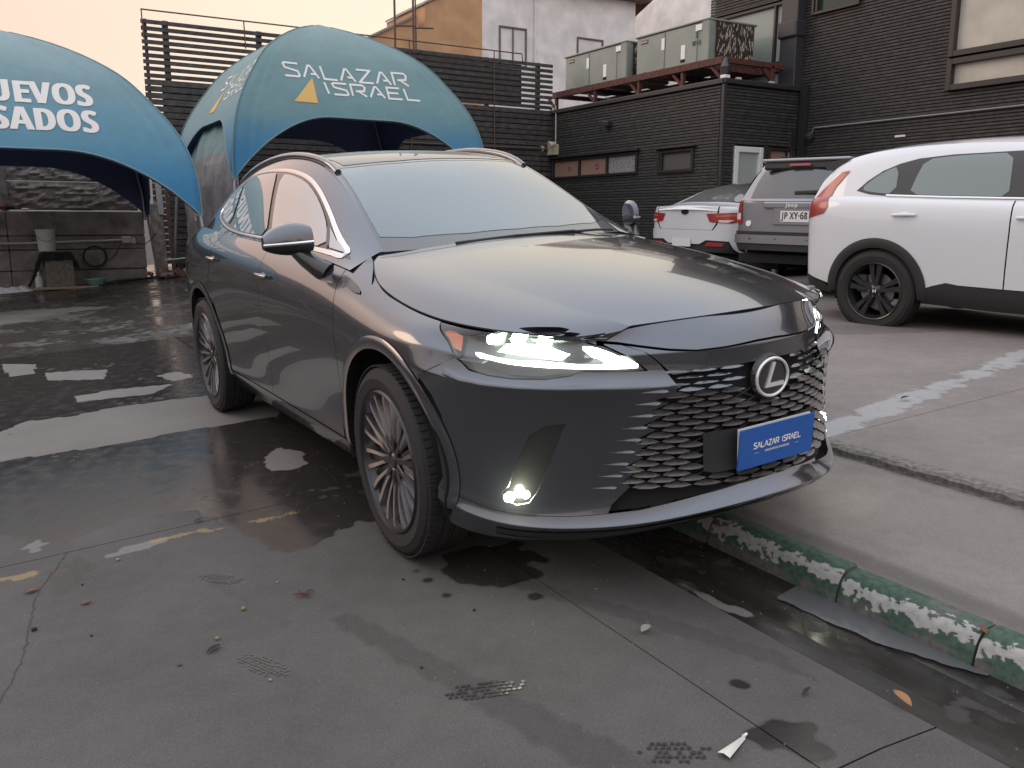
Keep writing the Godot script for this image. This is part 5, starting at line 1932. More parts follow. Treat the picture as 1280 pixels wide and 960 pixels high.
		# chrome-edged trim behind the front wheel
		put(car, "fender_trim", own(side.cut(soften(V2([-0.535, 1.055, -0.40, 1.035, -0.26, 0.993, -0.34, 0.997, -0.46, 1.022]), 1), 0, 0.005), sd), M.gloss_black)
		# --- windows
		var dlo := V2([-0.60, 1.108, -0.85, 1.137, -1.55, 1.160, -2.0, 1.168, -2.3, 1.178, -2.55, 1.195, -2.78, 1.228, -2.96, 1.268, -2.90, 1.36, -2.78, 1.435, -2.58, 1.492, -2.3, 1.52, -1.95, 1.519, -1.72, 1.505, -1.476, 1.468, -1.293, 1.41, -1.087, 1.318, -0.829, 1.19])
		put(car, "window_frame", own(glass.cut(dlo, 0, 0.001), sd), M.gloss_black)
		put(car, "roof_pillar", own(glass.cut(V2([0.2, 0.9, -4.2, 0.9, -4.2, 1.9, 0.2, 1.9]), 0, 0.0, 0.0, null, dlo), sd), P)
		put(fd, "window", own(glass.cut(soften(V2([-0.86, 1.148, -1.2, 1.160, -1.59, 1.172, -1.74, 1.31, -1.885, 1.494, -1.714, 1.484, -1.476, 1.448, -1.293, 1.388, -1.12, 1.31, -0.98, 1.235]), 1), 0, 0.006), sd), M.side_glass)
		put(fd, "corner_window", own(glass.cut(V2([-0.665, 1.128, -0.825, 1.147, -0.95, 1.232, -0.83, 1.182]), 0, 0.006), sd), M.side_glass)
		put(rd, "window", own(glass.cut(soften(V2([-1.68, 1.176, -2.0, 1.181, -2.30, 1.190, -2.40, 1.21, -2.56, 1.40, -2.60, 1.465, -2.45, 1.492, -2.3, 1.502, -2.05, 1.504, -1.98, 1.500, -1.84, 1.34]), 1), 0, 0.006), sd), M.privacy_glass)
		put(car, "quarter_window", own(glass.cut(soften(V2([-2.48, 1.212, -2.76, 1.248, -2.91, 1.285, -2.86, 1.35, -2.75, 1.42, -2.66, 1.45, -2.62, 1.40]), 1), 0, 0.006), sd), M.privacy_glass)
		put(car, "window_trim", own(glass.band(dense(soften(dlo, 2), 0.03, true), 0, 0.0085, 0.003, 0.006, true), sd), M.chrome)
		put(fd, "window_divider", own(glass.band(dense(V2([-0.845, 1.15, -0.965, 1.232]), 0.03), 0, 0.008, 0.006, 0.004), sd), M.gloss_black)
		# --- roof rail
		var rail := []
		for k in 25:
			var f := k / 24.0
			var x := lerpf(-1.28, -3.05, f)
			var hq: Array = roof.find(Vector2(x, 0.535), 2)
			if hq.is_empty():
				continue
			rail.append(hq[0] + Vector3(0, -0.004 + 0.020 * pow(sin(PI * f), 0.4), 0.018))
		var rb := Buf.new()
		rb.tube(rail, 0.019, 0.019, 8)
		put(car, "roof_rail", own(rb, sd), M.suv_paint)
		# --- tail lamp round the corner
		put(car, "tail_lamp", own(side.cut(V2([-3.50, 1.045, -3.62, 1.06, -4.2, 1.06, -4.2, 0.985, -3.66, 0.985]), 0, 0.006), sd), M.red_lens)
		# --- wing mirror
		var mir := Node3D.new()
		mir.name = "wing_mirror"
		car.add_child(mir, true)
		var mb := Buf.new()
		var rings := []
		for k in 9:
			var f := k / 8.0
			var w := lerpf(0.90, 1.065, f)
			var hh := 0.090 * pow(sin(PI * lerpf(0.24, 0.93, f)), 0.6)
			var dd := 0.085 * pow(sin(PI * lerpf(0.25, 0.93, f)), 0.7)
			var c := Vector3(-0.80 - 0.15 * f, 1.187 - 0.012 * f, w)
			var loop := []
			for a in 16:
				var g := TAU * a / 16
				var sy := sin(g)
				var oy := signf(sy) * pow(absf(sy), 0.75) * hh * (1.0 if sy > 0 else 0.62)
				var cx := cos(g)
				loop.append([c + Vector3(signf(cx) * pow(absf(cx), 0.75) * dd * (0.55 if cx < 0 else 1.0), oy, 0), Vector3(cx / dd, sy / hh, (f - 0.45) * 9.0).normalized()])
			rings.append(loop)
		var lower := Buf.new()
		var bright := Buf.new()
		for k in 8:
			for a in 16:
				var r4 := [rings[k][a], rings[k][(a + 1) % 16], rings[k + 1][(a + 1) % 16], rings[k + 1][a]]
				var low := a >= 8
				var tgt: Buf = lower if low else mb
				tgt.tri(r4[0][0], r4[1][0], r4[2][0], r4[0][1], r4[1][1], r4[2][1])
				tgt.tri(r4[0][0], r4[2][0], r4[3][0], r4[0][1], r4[2][1], r4[3][1])
		for e in [0, 8]:
			var c := Vector3.ZERO
			for a in 16:
				c += rings[e][a][0] / 16.0
			for a in 16:
				(lower if a >= 8 else mb).flat(c, rings[e][a][0], rings[e][(a + 1) % 16][0], Vector3(0, 0, 1 if e == 8 else -1))
		var pl := []
		for k in 9:
			pl.append(rings[k][0][0].lerp(rings[k][1][0], 0.1) + Vector3(0.003, -0.004, 0))
		bright.tube(pl, 0.009, 0.008, 6)
		put(mir, "mirror_cap", own(mb, sd), P)
		put(mir, "mirror_base", own(lower, sd), M.gloss_black)
		put(mir, "mirror_trim", own(bright, sd), M.chrome)
		var stalk := Buf.new()
		stalk.tube([Vector3(-0.84, 1.15, 0.95), Vector3(-0.79, 1.11, 0.925), Vector3(-0.73, 1.065, 0.885), Vector3(-0.70, 1.045, 0.86)], 0.034, 0.05, 10)
		put(mir, "mirror_stalk", own(stalk, sd), M.gloss_black)
	# --- bonnet, its shut line, the crease and the cowl
	put(car, "bonnet", both(hood.cut(V2([-2, -0.1, 2, -0.1, 2, 2, -2, 2]), 2)), P)
	var shut := []
	for i in hood.nu:
		shut.append(hood.p[i * hood.nv] + Vector3(0, 0.001, 0.0005))
	var sb := Buf.new()
	sb.tube(shut, 0.0028, 0.0028, 5, false)
	var front := []
	for j in hood.nv:
		front.append(hood.p[j] if not false else Vector3.ZERO)
	var fe := []
	for j in hood.nv:
		fe.append(hood.p[j] + Vector3(0.0015, 0.0, 0))
	sb.tube(fe, 0.0028, 0.0028, 5, false)
	put(car, "bonnet_gap_shade", both(sb), M.dull_black)  # dark tubes standing in for the shade in the bonnet's shut gap
	var fill := Buf.new()
	var edge := []
	for i in side.nu:
		if side.p[i * side.nv].x > -0.75 and side.p[i * side.nv + side.nv - 1].z > 0.38:
			edge.append([side.p[i * side.nv + side.nv - 1] - side.n[i * side.nv + side.nv - 1] * 0.006, side.n[i * side.nv + side.nv - 1]])
	var pa := []
	for i in hood.nu:
		var h: Vector3 = hood.p[i * hood.nv] - hood.n[i * hood.nv] * 0.012
		var near: Array = edge[0]
		for q in edge:
			if q[0].distance_squared_to(h) < near[0].distance_squared_to(h):
				near = q
		if not pa.is_empty():
			var nn: Vector3 = (near[1] + hood.n[i * hood.nv]).normalized()
			fill.tri(pa[0], pa[1], near[0], nn, nn, nn)
			fill.tri(pa[0], near[0], h, nn, nn, nn)
		pa = [h, near[0]]
	# foot of the windscreen pillar
	var root: Vector3 = hood.p[(hood.nu - 1) * hood.nv]
	var last := edge.size() - 1
	for k in edge.size() - 1:
		if edge[k][0].x < -0.28:
			var nn: Vector3 = (edge[k][1] + Vector3(0.2, 0.8, 0.3)).normalized()
			fill.tri(root, edge[k][0], edge[k + 1][0], nn, nn, nn)
	fill.tri(root, edge[last][0], Vector3(-0.60, 1.128, 0.70), Vector3(0.3, 0.8, 0.5).normalized(), Vector3(0.2, 0.8, 0.5).normalized(), Vector3(0.2, 0.8, 0.5).normalized())
	twin(car, "bonnet_gutter", fill, P)
	var cowl := Buf.new()
	for j in hood.nv - 1:
		var a: Vector3 = hood.p[(hood.nu - 1) * hood.nv + j]
		var b: Vector3 = hood.p[(hood.nu - 1) * hood.nv + j + 1]
		cowl.quad(a + Vector3(0.0, -0.012, 0), b + Vector3(0.0, -0.012, 0), b + Vector3(-0.12, -0.002, 0), a + Vector3(-0.12, -0.002, 0), Vector3.UP)
	put(car, "cowl", both(cowl), M.black_plastic)
	# --- windscreen, roof, rear window
	var ws := V2([-0.48, -0.1, -0.51, 0.25, -0.585, 0.50, -0.66, 0.622, -0.80, 0.605, -1.00, 0.575, -1.18, 0.553, -1.315, 0.535, -1.27, 0.42, -1.225, 0.22, -1.21, -0.1])
	var ws_edge := V2([-0.36, -0.1, -0.40, 0.25, -0.47, 0.50, -0.555, 0.652, -0.80, 0.624, -1.00, 0.594, -1.18, 0.570, -1.335, 0.550, -1.29, 0.42, -1.245, 0.22, -1.23, -0.1])
	put(car, "windscreen_border", both(roof.cut(ws_edge, 2, -0.001, 0.0, null, ws)), M.dark_glass)
	put(car, "windscreen", both(roof.cut(ws, 2, 0.001)), M.windscreen)
	var top := V2([-1.26, -0.1, -1.275, 0.22, -1.315, 0.40, -1.345, 0.50, -2.95, 0.50, -3.0, -0.1])
	put(car, "glass_roof", both(roof.cut(top, 2, 0.002, 0.004)), M.dark_glass)
	put(car, "roof_panel", both(roof.cut(V2([0.2, -0.1, -4.2, -0.1, -4.2, 1.2, 0.2, 1.2]), 2, 0.0, 0.0, func(q: Vector3) -> bool:
		var w := Vector2(q.x, q.z)
		return not Geometry2D.is_point_in_polygon(w, top) and q.x < -0.3, ws_edge)), P)
	var tailg := Buf.new()
	for i in range(glass.nu - 1, glass.nu):
		for j in glass.nv - 1:
			var a: Vector3 = glass.p[i * glass.nv + j]
			var b: Vector3 = glass.p[i * glass.nv + j + 1]
			tailg.quad(a, b, Vector3(b.x - 0.16, b.y, 0), Vector3(a.x - 0.2, a.y, 0), Vector3(-1, 0.3, 0))
	put(car, "rear_window", both(tailg), M.dark_glass)
	# --- camera box behind the glass, stickers, wiper
	var pod := Buf.new()
	pod.prism(V2([-0.10, 0.0, 0.10, 0.0, 0.075, -0.085, -0.075, -0.085]), Transform3D(Basis(Vector3(1, 0, 0), Vector3(0, 0.52, -0.85), Vector3(0, 0.85, 0.52)), Vector3(0.0, 1.50, -1.215)), -0.05, -0.012)
	put(car, "camera_box", pod, M.black_plastic)
	var wip := Buf.new()
	wip.tube([Vector3(-0.35, 1.150, -0.455), Vector3(-0.05, 1.163, -0.425), Vector3(0.28, 1.163, -0.43)], 0.007, 0.006, 6)
	wip.tube([Vector3(0.1, 1.160, -0.44), Vector3(0.45, 1.155, -0.475), Vector3(0.58, 1.145, -0.52)], 0.007, 0.006, 6)
	put(car, "wiper", wip, M.black_plastic)
	# --- underside and cabin
	var floor_pan := Buf.new()
	floor_pan.box(Vector3(0, 0.30, -1.45), Vector3(1.0, 0.06, 4.3), Basis.IDENTITY, 0.02)
	floor_pan.box(Vector3(0, 0.30, -1.42), Vector3(1.72, 0.06, 1.75), Basis.IDENTITY, 0.02)
	put(car, "floor_pan", floor_pan, M.dull_black)
	var dash := Buf.new()
	dash.box(Vector3(0, 1.0, -0.78), Vector3(1.38, 0.16, 0.5), Basis(Vector3(1, 0, 0), -0.06), 0.05)
	put(car, "dashboard", dash, M.seat_black)
	for s in [-0.37, 0.37]:
		for r in [-1.62, -2.5]:
			var st := Buf.new()
			st.box(Vector3(s, 0.62, r + 0.1), Vector3(0.5, 0.16, 0.5), Basis.IDENTITY, 0.05)
			st.box(Vector3(s, 0.93, r - 0.19), Vector3(0.48, 0.6, 0.15), Basis(Vector3(1, 0, 0), -0.2), 0.05)
			st.box(Vector3(s, 1.28, r - 0.25), Vector3(0.26, 0.16, 0.1), Basis(Vector3(1, 0, 0), -0.15), 0.04)
			put(car, "seat", st, M.seat_black)
	var sw2 := Buf.new()
	var wp := []
	for k in 25:
		var a := TAU * k / 24
		wp.append(Vector3(0.37 + cos(a) * 0.185, 1.0 + sin(a) * 0.17, -1.06 - sin(a) * 0.07))
	sw2.tube(wp, 0.016, 0.016, 8, false)
	put(car, "steering_wheel", sw2, M.seat_black)
	# --- wheels
	make_wheel(car, Vector3(-0.835, 0.375, 0), 0.375, 0.278, 0.235, "twin", deg_to_rad(-2.0))
	make_wheel(car, Vector3(-0.845, 0.375, -2.85), 0.375, 0.278, 0.235, "twin")
	make_wheel(car, Vector3(0.835, 0.375, 0), 0.375, 0.278, 0.235, "twin", deg_to_rad(-2.0), true)
	make_wheel(car, Vector3(0.845, 0.375, -2.85), 0.375, 0.278, 0.235, "twin", 0.0, true)

# ---------------------------------------------------------------- dome tents on four legs
class Tent:
	var c := Vector3.ZERO      # middle, at the height of the leg tips
	var half := 2.1
	var rise := 2.4
	var arch := 0.77
	# bend of the poles: share of the way out for a share of the height
	func r_of(t: float) -> float:
		var h := [0.0, 0.195, 0.40, 0.592, 0.764, 0.92, 1.0]
		var r := [1.012, 1.0, 0.93, 0.785, 0.595, 0.27, 0.0]
		for i in 6:
			if t <= h[i + 1] or i == 5:
				var w: float = h[i + 1] - h[i]
				var u: float = (t - h[i]) / w
				var m0: float = (r[i + 1] - r[i]) / w if i == 0 else ((r[i + 1] - r[i]) / w + (r[i] - r[i - 1]) / (h[i] - h[i - 1])) * 0.5
				var m1: float = (r[i + 1] - r[i]) / w if i == 5 else ((r[i + 1] - r[i]) / w + (r[i + 2] - r[i + 1]) / (h[i + 2] - h[i + 1])) * 0.5
				return r[i] * (2 * u * u * u - 3 * u * u + 1) + m0 * w * (u * u * u - 2 * u * u + u) + r[i + 1] * (3 * u * u - 2 * u * u * u) + m1 * w * (u * u * u - u * u)
		return 0.0
	func y_of(t: float) -> float:
		return t * rise
	func t_at(y: float) -> float:
		return clampf(y / rise, 0.0, 0.995)
	func cut(s: float) -> float:
		var u := maxf(0.0, (absf(s) - 0.24) / 0.76)
		return arch * (1.0 - pow(u, 2.1))
	func axes(f: int) -> Array:
		var a := f * PI / 2
		var nrm := Vector3(sin(a), 0, cos(a))
		return [Vector3.UP.cross(nrm), nrm]
	func at(f: int, s: float, t: float, inset := 0.0) -> Vector3:
		var ax := axes(f)
		var w := r_of(t) * half
		# cloth sags a little between the bent poles and folds near the legs
		var sag := (1.0 - s * s) * 0.10 * sin(PI * clampf(t, 0, 1))
		var fold := 0.012 * sin(absf(s) * 62.0) * smoothstep(0.72, 0.95, absf(s)) * (1.0 - t)
		return c + ax[0] * (s * w) + ax[1] * (w - sag + fold - inset) + Vector3(0, y_of(t) - inset * 0.8, 0)
	func normal(f: int, s: float, t: float) -> Vector3:
		var e := 0.01
		var t0 := maxf(t - e, 0.0)
		var t1 := minf(t + e, 0.995)
		var n := (at(f, s + e, t) - at(f, s - e, t)).cross(at(f, s, t1) - at(f, s, t0)).normalized()
		return -n if n.dot(axes(f)[1] + Vector3(0, 0.4, 0)) < 0.0 else n
	# x along the face, y height above the tips -> surface
	func place(f: int, x: float, y: float, lift: float) -> Array:
		var t := t_at(y)
		var s := x / (r_of(t) * half)
		var n := normal(f, s, t)
		return [at(f, s, t) + n * lift, n]
	func face(f: int, inset := 0.0) -> Buf:
		var b := Buf.new()
		var ns := 44
		var nt := 22
		var p := []
		for i in ns + 1:
			var s := 2.0 * i / ns - 1.0
			s = signf(s) * (1.0 - pow(1.0 - absf(s), 1.15))
			var tc := t_at(cut(s)) if absf(s) < 0.999 else 0.0
			for j in nt + 1:
				var t := lerpf(tc, 1.0, j / float(nt))
				var nn := normal(f, s, minf(t, 0.985))
				p.append([at(f, s, minf(t, 0.9995), inset), nn if inset == 0.0 else -nn, Vector2(0.5 + s * 0.5, 1.0 - y_of(t) / rise)])
		for i in ns:
			for j in nt:
				var a: int = i * (nt + 1) + j
				var q := [p[a], p[a + nt + 1], p[a + nt + 2], p[a + 1]]
				b.tri(q[0][0], q[1][0], q[2][0], q[0][1], q[1][1], q[2][1], q[0][2], q[1][2], q[2][2])
				b.tri(q[0][0], q[2][0], q[3][0], q[0][1], q[2][1], q[3][1], q[0][2], q[2][2], q[3][2])
		return b

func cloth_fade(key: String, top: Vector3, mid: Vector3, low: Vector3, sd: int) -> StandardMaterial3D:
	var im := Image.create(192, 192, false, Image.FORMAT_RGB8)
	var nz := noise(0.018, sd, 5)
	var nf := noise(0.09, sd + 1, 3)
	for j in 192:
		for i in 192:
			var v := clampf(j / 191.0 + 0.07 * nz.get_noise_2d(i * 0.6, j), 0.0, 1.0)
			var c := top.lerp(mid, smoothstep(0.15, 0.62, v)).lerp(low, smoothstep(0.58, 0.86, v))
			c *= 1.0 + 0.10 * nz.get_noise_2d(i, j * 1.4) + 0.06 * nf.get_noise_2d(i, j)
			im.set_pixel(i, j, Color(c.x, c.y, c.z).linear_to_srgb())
	var m := mat(key, Color.WHITE, 0.72)
	m.albedo_texture = ImageTexture.create_from_image(im)
	m.texture_repeat = false
	m.backlight_enabled = true
	m.backlight = lin(0.12, 0.2, 0.26)
	m.rim_enabled = true
	m.rim = 0.3
	m.rim_tint = 0.6
	return m

func text_on(tn: Tent, f: int, text: String, left: float, right: float, base: float, cap: float, lean := 0.0, lift := 0.006) -> Buf:
	var raw := lay_text(text, 1.0, func(q: Vector2) -> Array: return [Vector3(q.x, q.y, 0), Vector3.BACK], 100.0)
	var lo := Vector2(1e9, 1e9)
	var hi := Vector2(-1e9, -1e9)
	for p in raw.v:
		lo = lo.min(Vector2(p.x, p.y))
		hi = hi.max(Vector2(p.x, p.y))
	var sx := (right - left) / (hi.x - lo.x)
	var sy := cap / (hi.y - lo.y)
	return lay_text(text, 1.0, func(q: Vector2) -> Array:
		var y := (q.y - lo.y) * sy
		return tn.place(f, left + (q.x - lo.x) * sx + y * lean, base + y, lift), 0.05 / minf(sx, sy))

func logo_on(o: Node3D, tn: Tent, f: int, x0: float, y0: float, k: float) -> void:
	# two lines of strokes and a yellow triangle; x0, y0 is the left end of the upper line's foot, k the size of a letter
	var ink := Buf.new()
	var up := stroke_word("SALAZAR", 1.24)
	ink.add(stroke_buf(up[0], Vector2(k * 0.232, k * 0.20), k * 0.0155, func(q: Vector2) -> Array: return tn.place(f, x0 + q.x, y0 + q.y, 0.006), 0.05), Transform3D.IDENTITY)
	var low := stroke_word("ISRAEL", 1.24)
	ink.add(stroke_buf(low[0], Vector2(k * 0.232, k * 0.175), k * 0.0155, func(q: Vector2) -> Array: return tn.place(f, x0 + k * 0.50 + q.x, y0 - k * 0.225 + q.y, 0.006), 0.05), Transform3D.IDENTITY)
	put(o, "lettering", ink, M.tent_white)
	var tri := Buf.new()
	lay(tri, V2([x0 + k * 0.05, y0 - k * 0.38, x0 + k * 0.41, y0 - k * 0.38, x0 + k * 0.41, y0 + k * 0.0]), func(q: Vector2) -> Array: return tn.place(f, q.x, q.y, 0.006), 0.06)
	put(o, "yellow_triangle", tri, M.tent_yellow)

func make_tent(o: Node3D, tn: Tent, m: Material) -> void:
	for f in 4:
		put(o, "canopy_panel", tn.face(f), m)
		put(o, "lining_panel", tn.face(f, 0.03), M.tent_navy)
	# seam along each bent pole, the pole inside and the straight leg below
	for f in 4:
		var seam := []
		var pole := []
		for k in 30:
			var t := lerpf(0.0, 0.98, k / 29.0)
			seam.append(tn.at(f, 1.0, t) + (tn.axes(f)[1] + tn.axes(f)[0]) * 0.004)
			pole.append(tn.at(f, 0.97, t, 0.07))
		var sb := Buf.new()
		sb.tube(seam, 0.010, 0.008, 6)
		put(o, "seam", sb, m)
		var pb := Buf.new()
		pb.tube(pole, 0.020, 0.020, 8)
		put(o, "bent_pole", pb, M.pole_grey)
		var tip: Vector3 = tn.at(f, 1.0, 0.0)
		var out: Vector3 = (tn.axes(f)[0] + tn.axes(f)[1]) * 0.07
		var foot := on_ground(tip.x + out.x * 1.6, tip.z + out.z * 1.6)
		var lb := Buf.new()
		lb.tube([pole[1], tip - out * 0.2, foot + Vector3(0, 0.02, 0)], 0.024, 0.024, 10)
		put(o, "leg", lb, M.pole_grey)
		var fb := Buf.new()
		fb.box(foot + Vector3(0, 0.012, 0), Vector3(0.16, 0.02, 0.16), Basis.IDENTITY, 0.004)
		put(o, "foot_plate", fb, M.satin_grey)
		# hem tape round the arch
		var hem := []
		for k in 49:
			var s := 2.0 * k / 48.0 - 1.0
			hem.append(tn.at(f, s, tn.t_at(tn.cut(s)) if absf(s) < 0.999 else 0.0))
		var hb := Buf.new()
		hb.tube(hem, 0.011, 0.011, 6)
		put(o, "hem", hb, m)

func build_tents() -> void:
	mat("tent_white", lin(0.70, 0.68, 0.65), 0.8)
	mat("tent_yellow", lin(0.62, 0.40, 0.13), 0.8)
	var navy := mat("tent_navy", lin(0.075, 0.092, 0.17), 0.85)
	navy.backlight_enabled = true
	navy.backlight = lin(0.10, 0.12, 0.2)
	mat("pole_grey", lin(0.30, 0.31, 0.32), 0.4, 0.6)
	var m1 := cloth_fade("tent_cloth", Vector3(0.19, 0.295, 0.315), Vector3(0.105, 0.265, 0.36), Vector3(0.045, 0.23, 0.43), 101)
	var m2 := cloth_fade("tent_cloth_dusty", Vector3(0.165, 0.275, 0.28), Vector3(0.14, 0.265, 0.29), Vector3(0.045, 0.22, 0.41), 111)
	# the tent at the left, with the two lines of white capitals
	var o := thing("dome_tent", "blue dome tent at the left edge, lettered in big white capitals", "tent", Transform3D.IDENTITY, "blue dome tents in the yard")
	var a := Tent.new()
	a.c = Vector3(0.47, 1.46, -14.25)
	a.half = 2.07
	a.rise = 2.48
	a.arch = 0.80
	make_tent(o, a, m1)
	for k in 3:
		var off: float = [-0.013, 0.0, 0.013][k]
		var tx := text_on(a, 0, "SEMINUEVOS", -1.37 + off, 0.94 + off, 1.36, 0.285, -0.03, 0.006 + 0.0012 * k)
		tx.add(text_on(a, 0, "& USADOS", -0.81 + off, 0.96 + off, 1.02, 0.285, -0.03, 0.006 + 0.0012 * k), Transform3D.IDENTITY)
		put(o, "lettering", tx, M.tent_white)
	# the tent behind the car
	var p := thing("dome_tent", "teal and blue dome tent behind the dark SUV, with a yellow triangle in its logo", "tent", Transform3D.IDENTITY, "blue dome tents in the yard")
	var b := Tent.new()
	b.c = Vector3(5.08, 1.95, -14.5)
	b.half = 1.98
	b.rise = 2.60
	b.arch = 0.95
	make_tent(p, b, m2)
	logo_on(p, b, 0, -1.06, 1.52, 1.0)
	logo_on(p, b, 3, -0.55, 1.52, 1.0)
	# grey sheet hung in the side arch, with a band of blue cloth above it
	var sh := mat("grey_tarpaulin", lin(0.36, 0.335, 0.33), 0.75)
	grain(sh, 0.006, 121, 0.72, 0.5)
	var tb := Buf.new()
	var bl := Buf.new()
	var nz := noise(0.8, 5, 3)
	for i in 40:
		for j in 16:
			var q := []
			for e in [[0, 0], [1, 0], [1, 1], [0, 1]]:
				var s: float = lerpf(-0.93, 0.93, (i + e[0]) / 40.0)
				var y: float = lerpf(-1.55, b.cut(s) + 0.03, (j + e[1]) / 16.0)
				var pt := b.at(3, s, b.t_at(y) if y > 0.0 else 0.0, 0.05) + Vector3(0, minf(y, 0.0), 0)
				pt.x += 0.05 * nz.get_noise_2d(s * 4.0, y * 1.2) + 0.015 * sin(s * 17.0) + 0.06
				q.append(pt)
			(bl if j >= 13 else tb).quad(q[0], q[1], q[2], q[3], Vector3(-1, 0, 0))
	put(p, "side_curtain", tb, sh)
	put(p, "curtain_band", bl, m2)

# ---------------------------------------------------------------- the three parked cars on the right
# side sheet from stations [forward, half width, lowest, belt height]
func body_side(st: Array, tuck := 0.905) -> Sheet:
	var rows := []
	var v := [0.0, 0.09, 0.24, 0.42, 0.60, 0.76, 0.89, 0.965, 1.0]
	var w := [0.94, 0.985, 0.993, 1.0, 1.0, 0.996, 0.98, (tuck + 0.98) / 2.0 + 0.012, tuck]
	for s in st:
		var l := []
		for k in 9:
			l.append(Vector3(s[0], lerpf(s[2], s[3], v[k]), s[1] * w[k]))
		rows.append(l)
	return Sheet.new(rows, 7, 5, true, true)

func car_frame(axle: Vector2, az: float, lift := 0.0) -> Transform3D:
	var a := deg_to_rad(az)
	var f := Vector3(sin(a), 0, -cos(a))
	var up := Vector3(-0.0638, 0.99784, 0.01535) if axle.x < 8.5 else Vector3(0, 1, 0.0154).normalized()
	f = (f - up * f.dot(up)).normalized()
	return Transform3D(Basis(up.cross(f).normalized(), up, f), on_ground(axle.x, axle.y, lift))

func arch_well(car: Node3D, sheet: Sheet, c: Vector2, r: float, width: float, sd: float, m: Material) -> void:
	var line := arc(c, r + width / 2, -12.0, 192.0, 44)
	put(car, "wheel_arch", own(sheet.band(line, 0, width / 2, 0.006, 0.008), sd), m)
	var well := Buf.new()
	var pr := arc(c, r + 0.01, -14.0, 194.0, 30)
	for k in pr.size() - 1:
		var o := Vector3(c.x - pr[k].x, c.y - pr[k].y, 0)
		well.quad(Vector3(pr[k].x, pr[k].y, 0.9), Vector3(pr[k + 1].x, pr[k + 1].y, 0.9), Vector3(pr[k + 1].x, pr[k + 1].y, 0.45), Vector3(pr[k].x, pr[k].y, 0.45), o)
		well.flat(Vector3(c.x, c.y, 0.45), Vector3(pr[k].x, pr[k].y, 0.45), Vector3(pr[k + 1].x, pr[k + 1].y, 0.45), Vector3(0, 0, 1))
	put(car, "wheel_well", own(well, sd), M.dull_black)

func with_arch(head: Array, c: Vector2, r: float, a0: float, a1: float, tail: Array) -> PackedVector2Array:
	var o := V2(head)
	o.append_array(arc(c, r, a0, a1, 20))
	o.append_array(V2(tail))
	return o

func handle_on(parent: Node, sheet: Sheet, x: float, y: float, sd: float, m: Material, cup: Material) -> void:
	var path := []
	for k in 7:
		var f := k / 6.0
		var h: Array = sheet.find(Vector2(x - 0.10 + 0.20 * f, y), 0)
		path.append(h[0] + h[1] * (0.026 * pow(sin(PI * clampf(f, 0.04, 0.96)), 0.35)))
	var b := Buf.new()
	b.tube(path, 0.014, 0.012, 8)
	put(parent, "door_handle", own(b, sd), m)
	var q: Array = sheet.find(Vector2(x, y), 0)
	var c := Buf.new()
	c.ball(q[0] - q[1] * 0.004, Vector3(0.06, 0.028, 0.01), 12)
	put(parent, "handle_cup", own(c, sd), cup)

func build_parked_cars() -> void:
	white_suv()
	grey_suv()
	white_saloon()

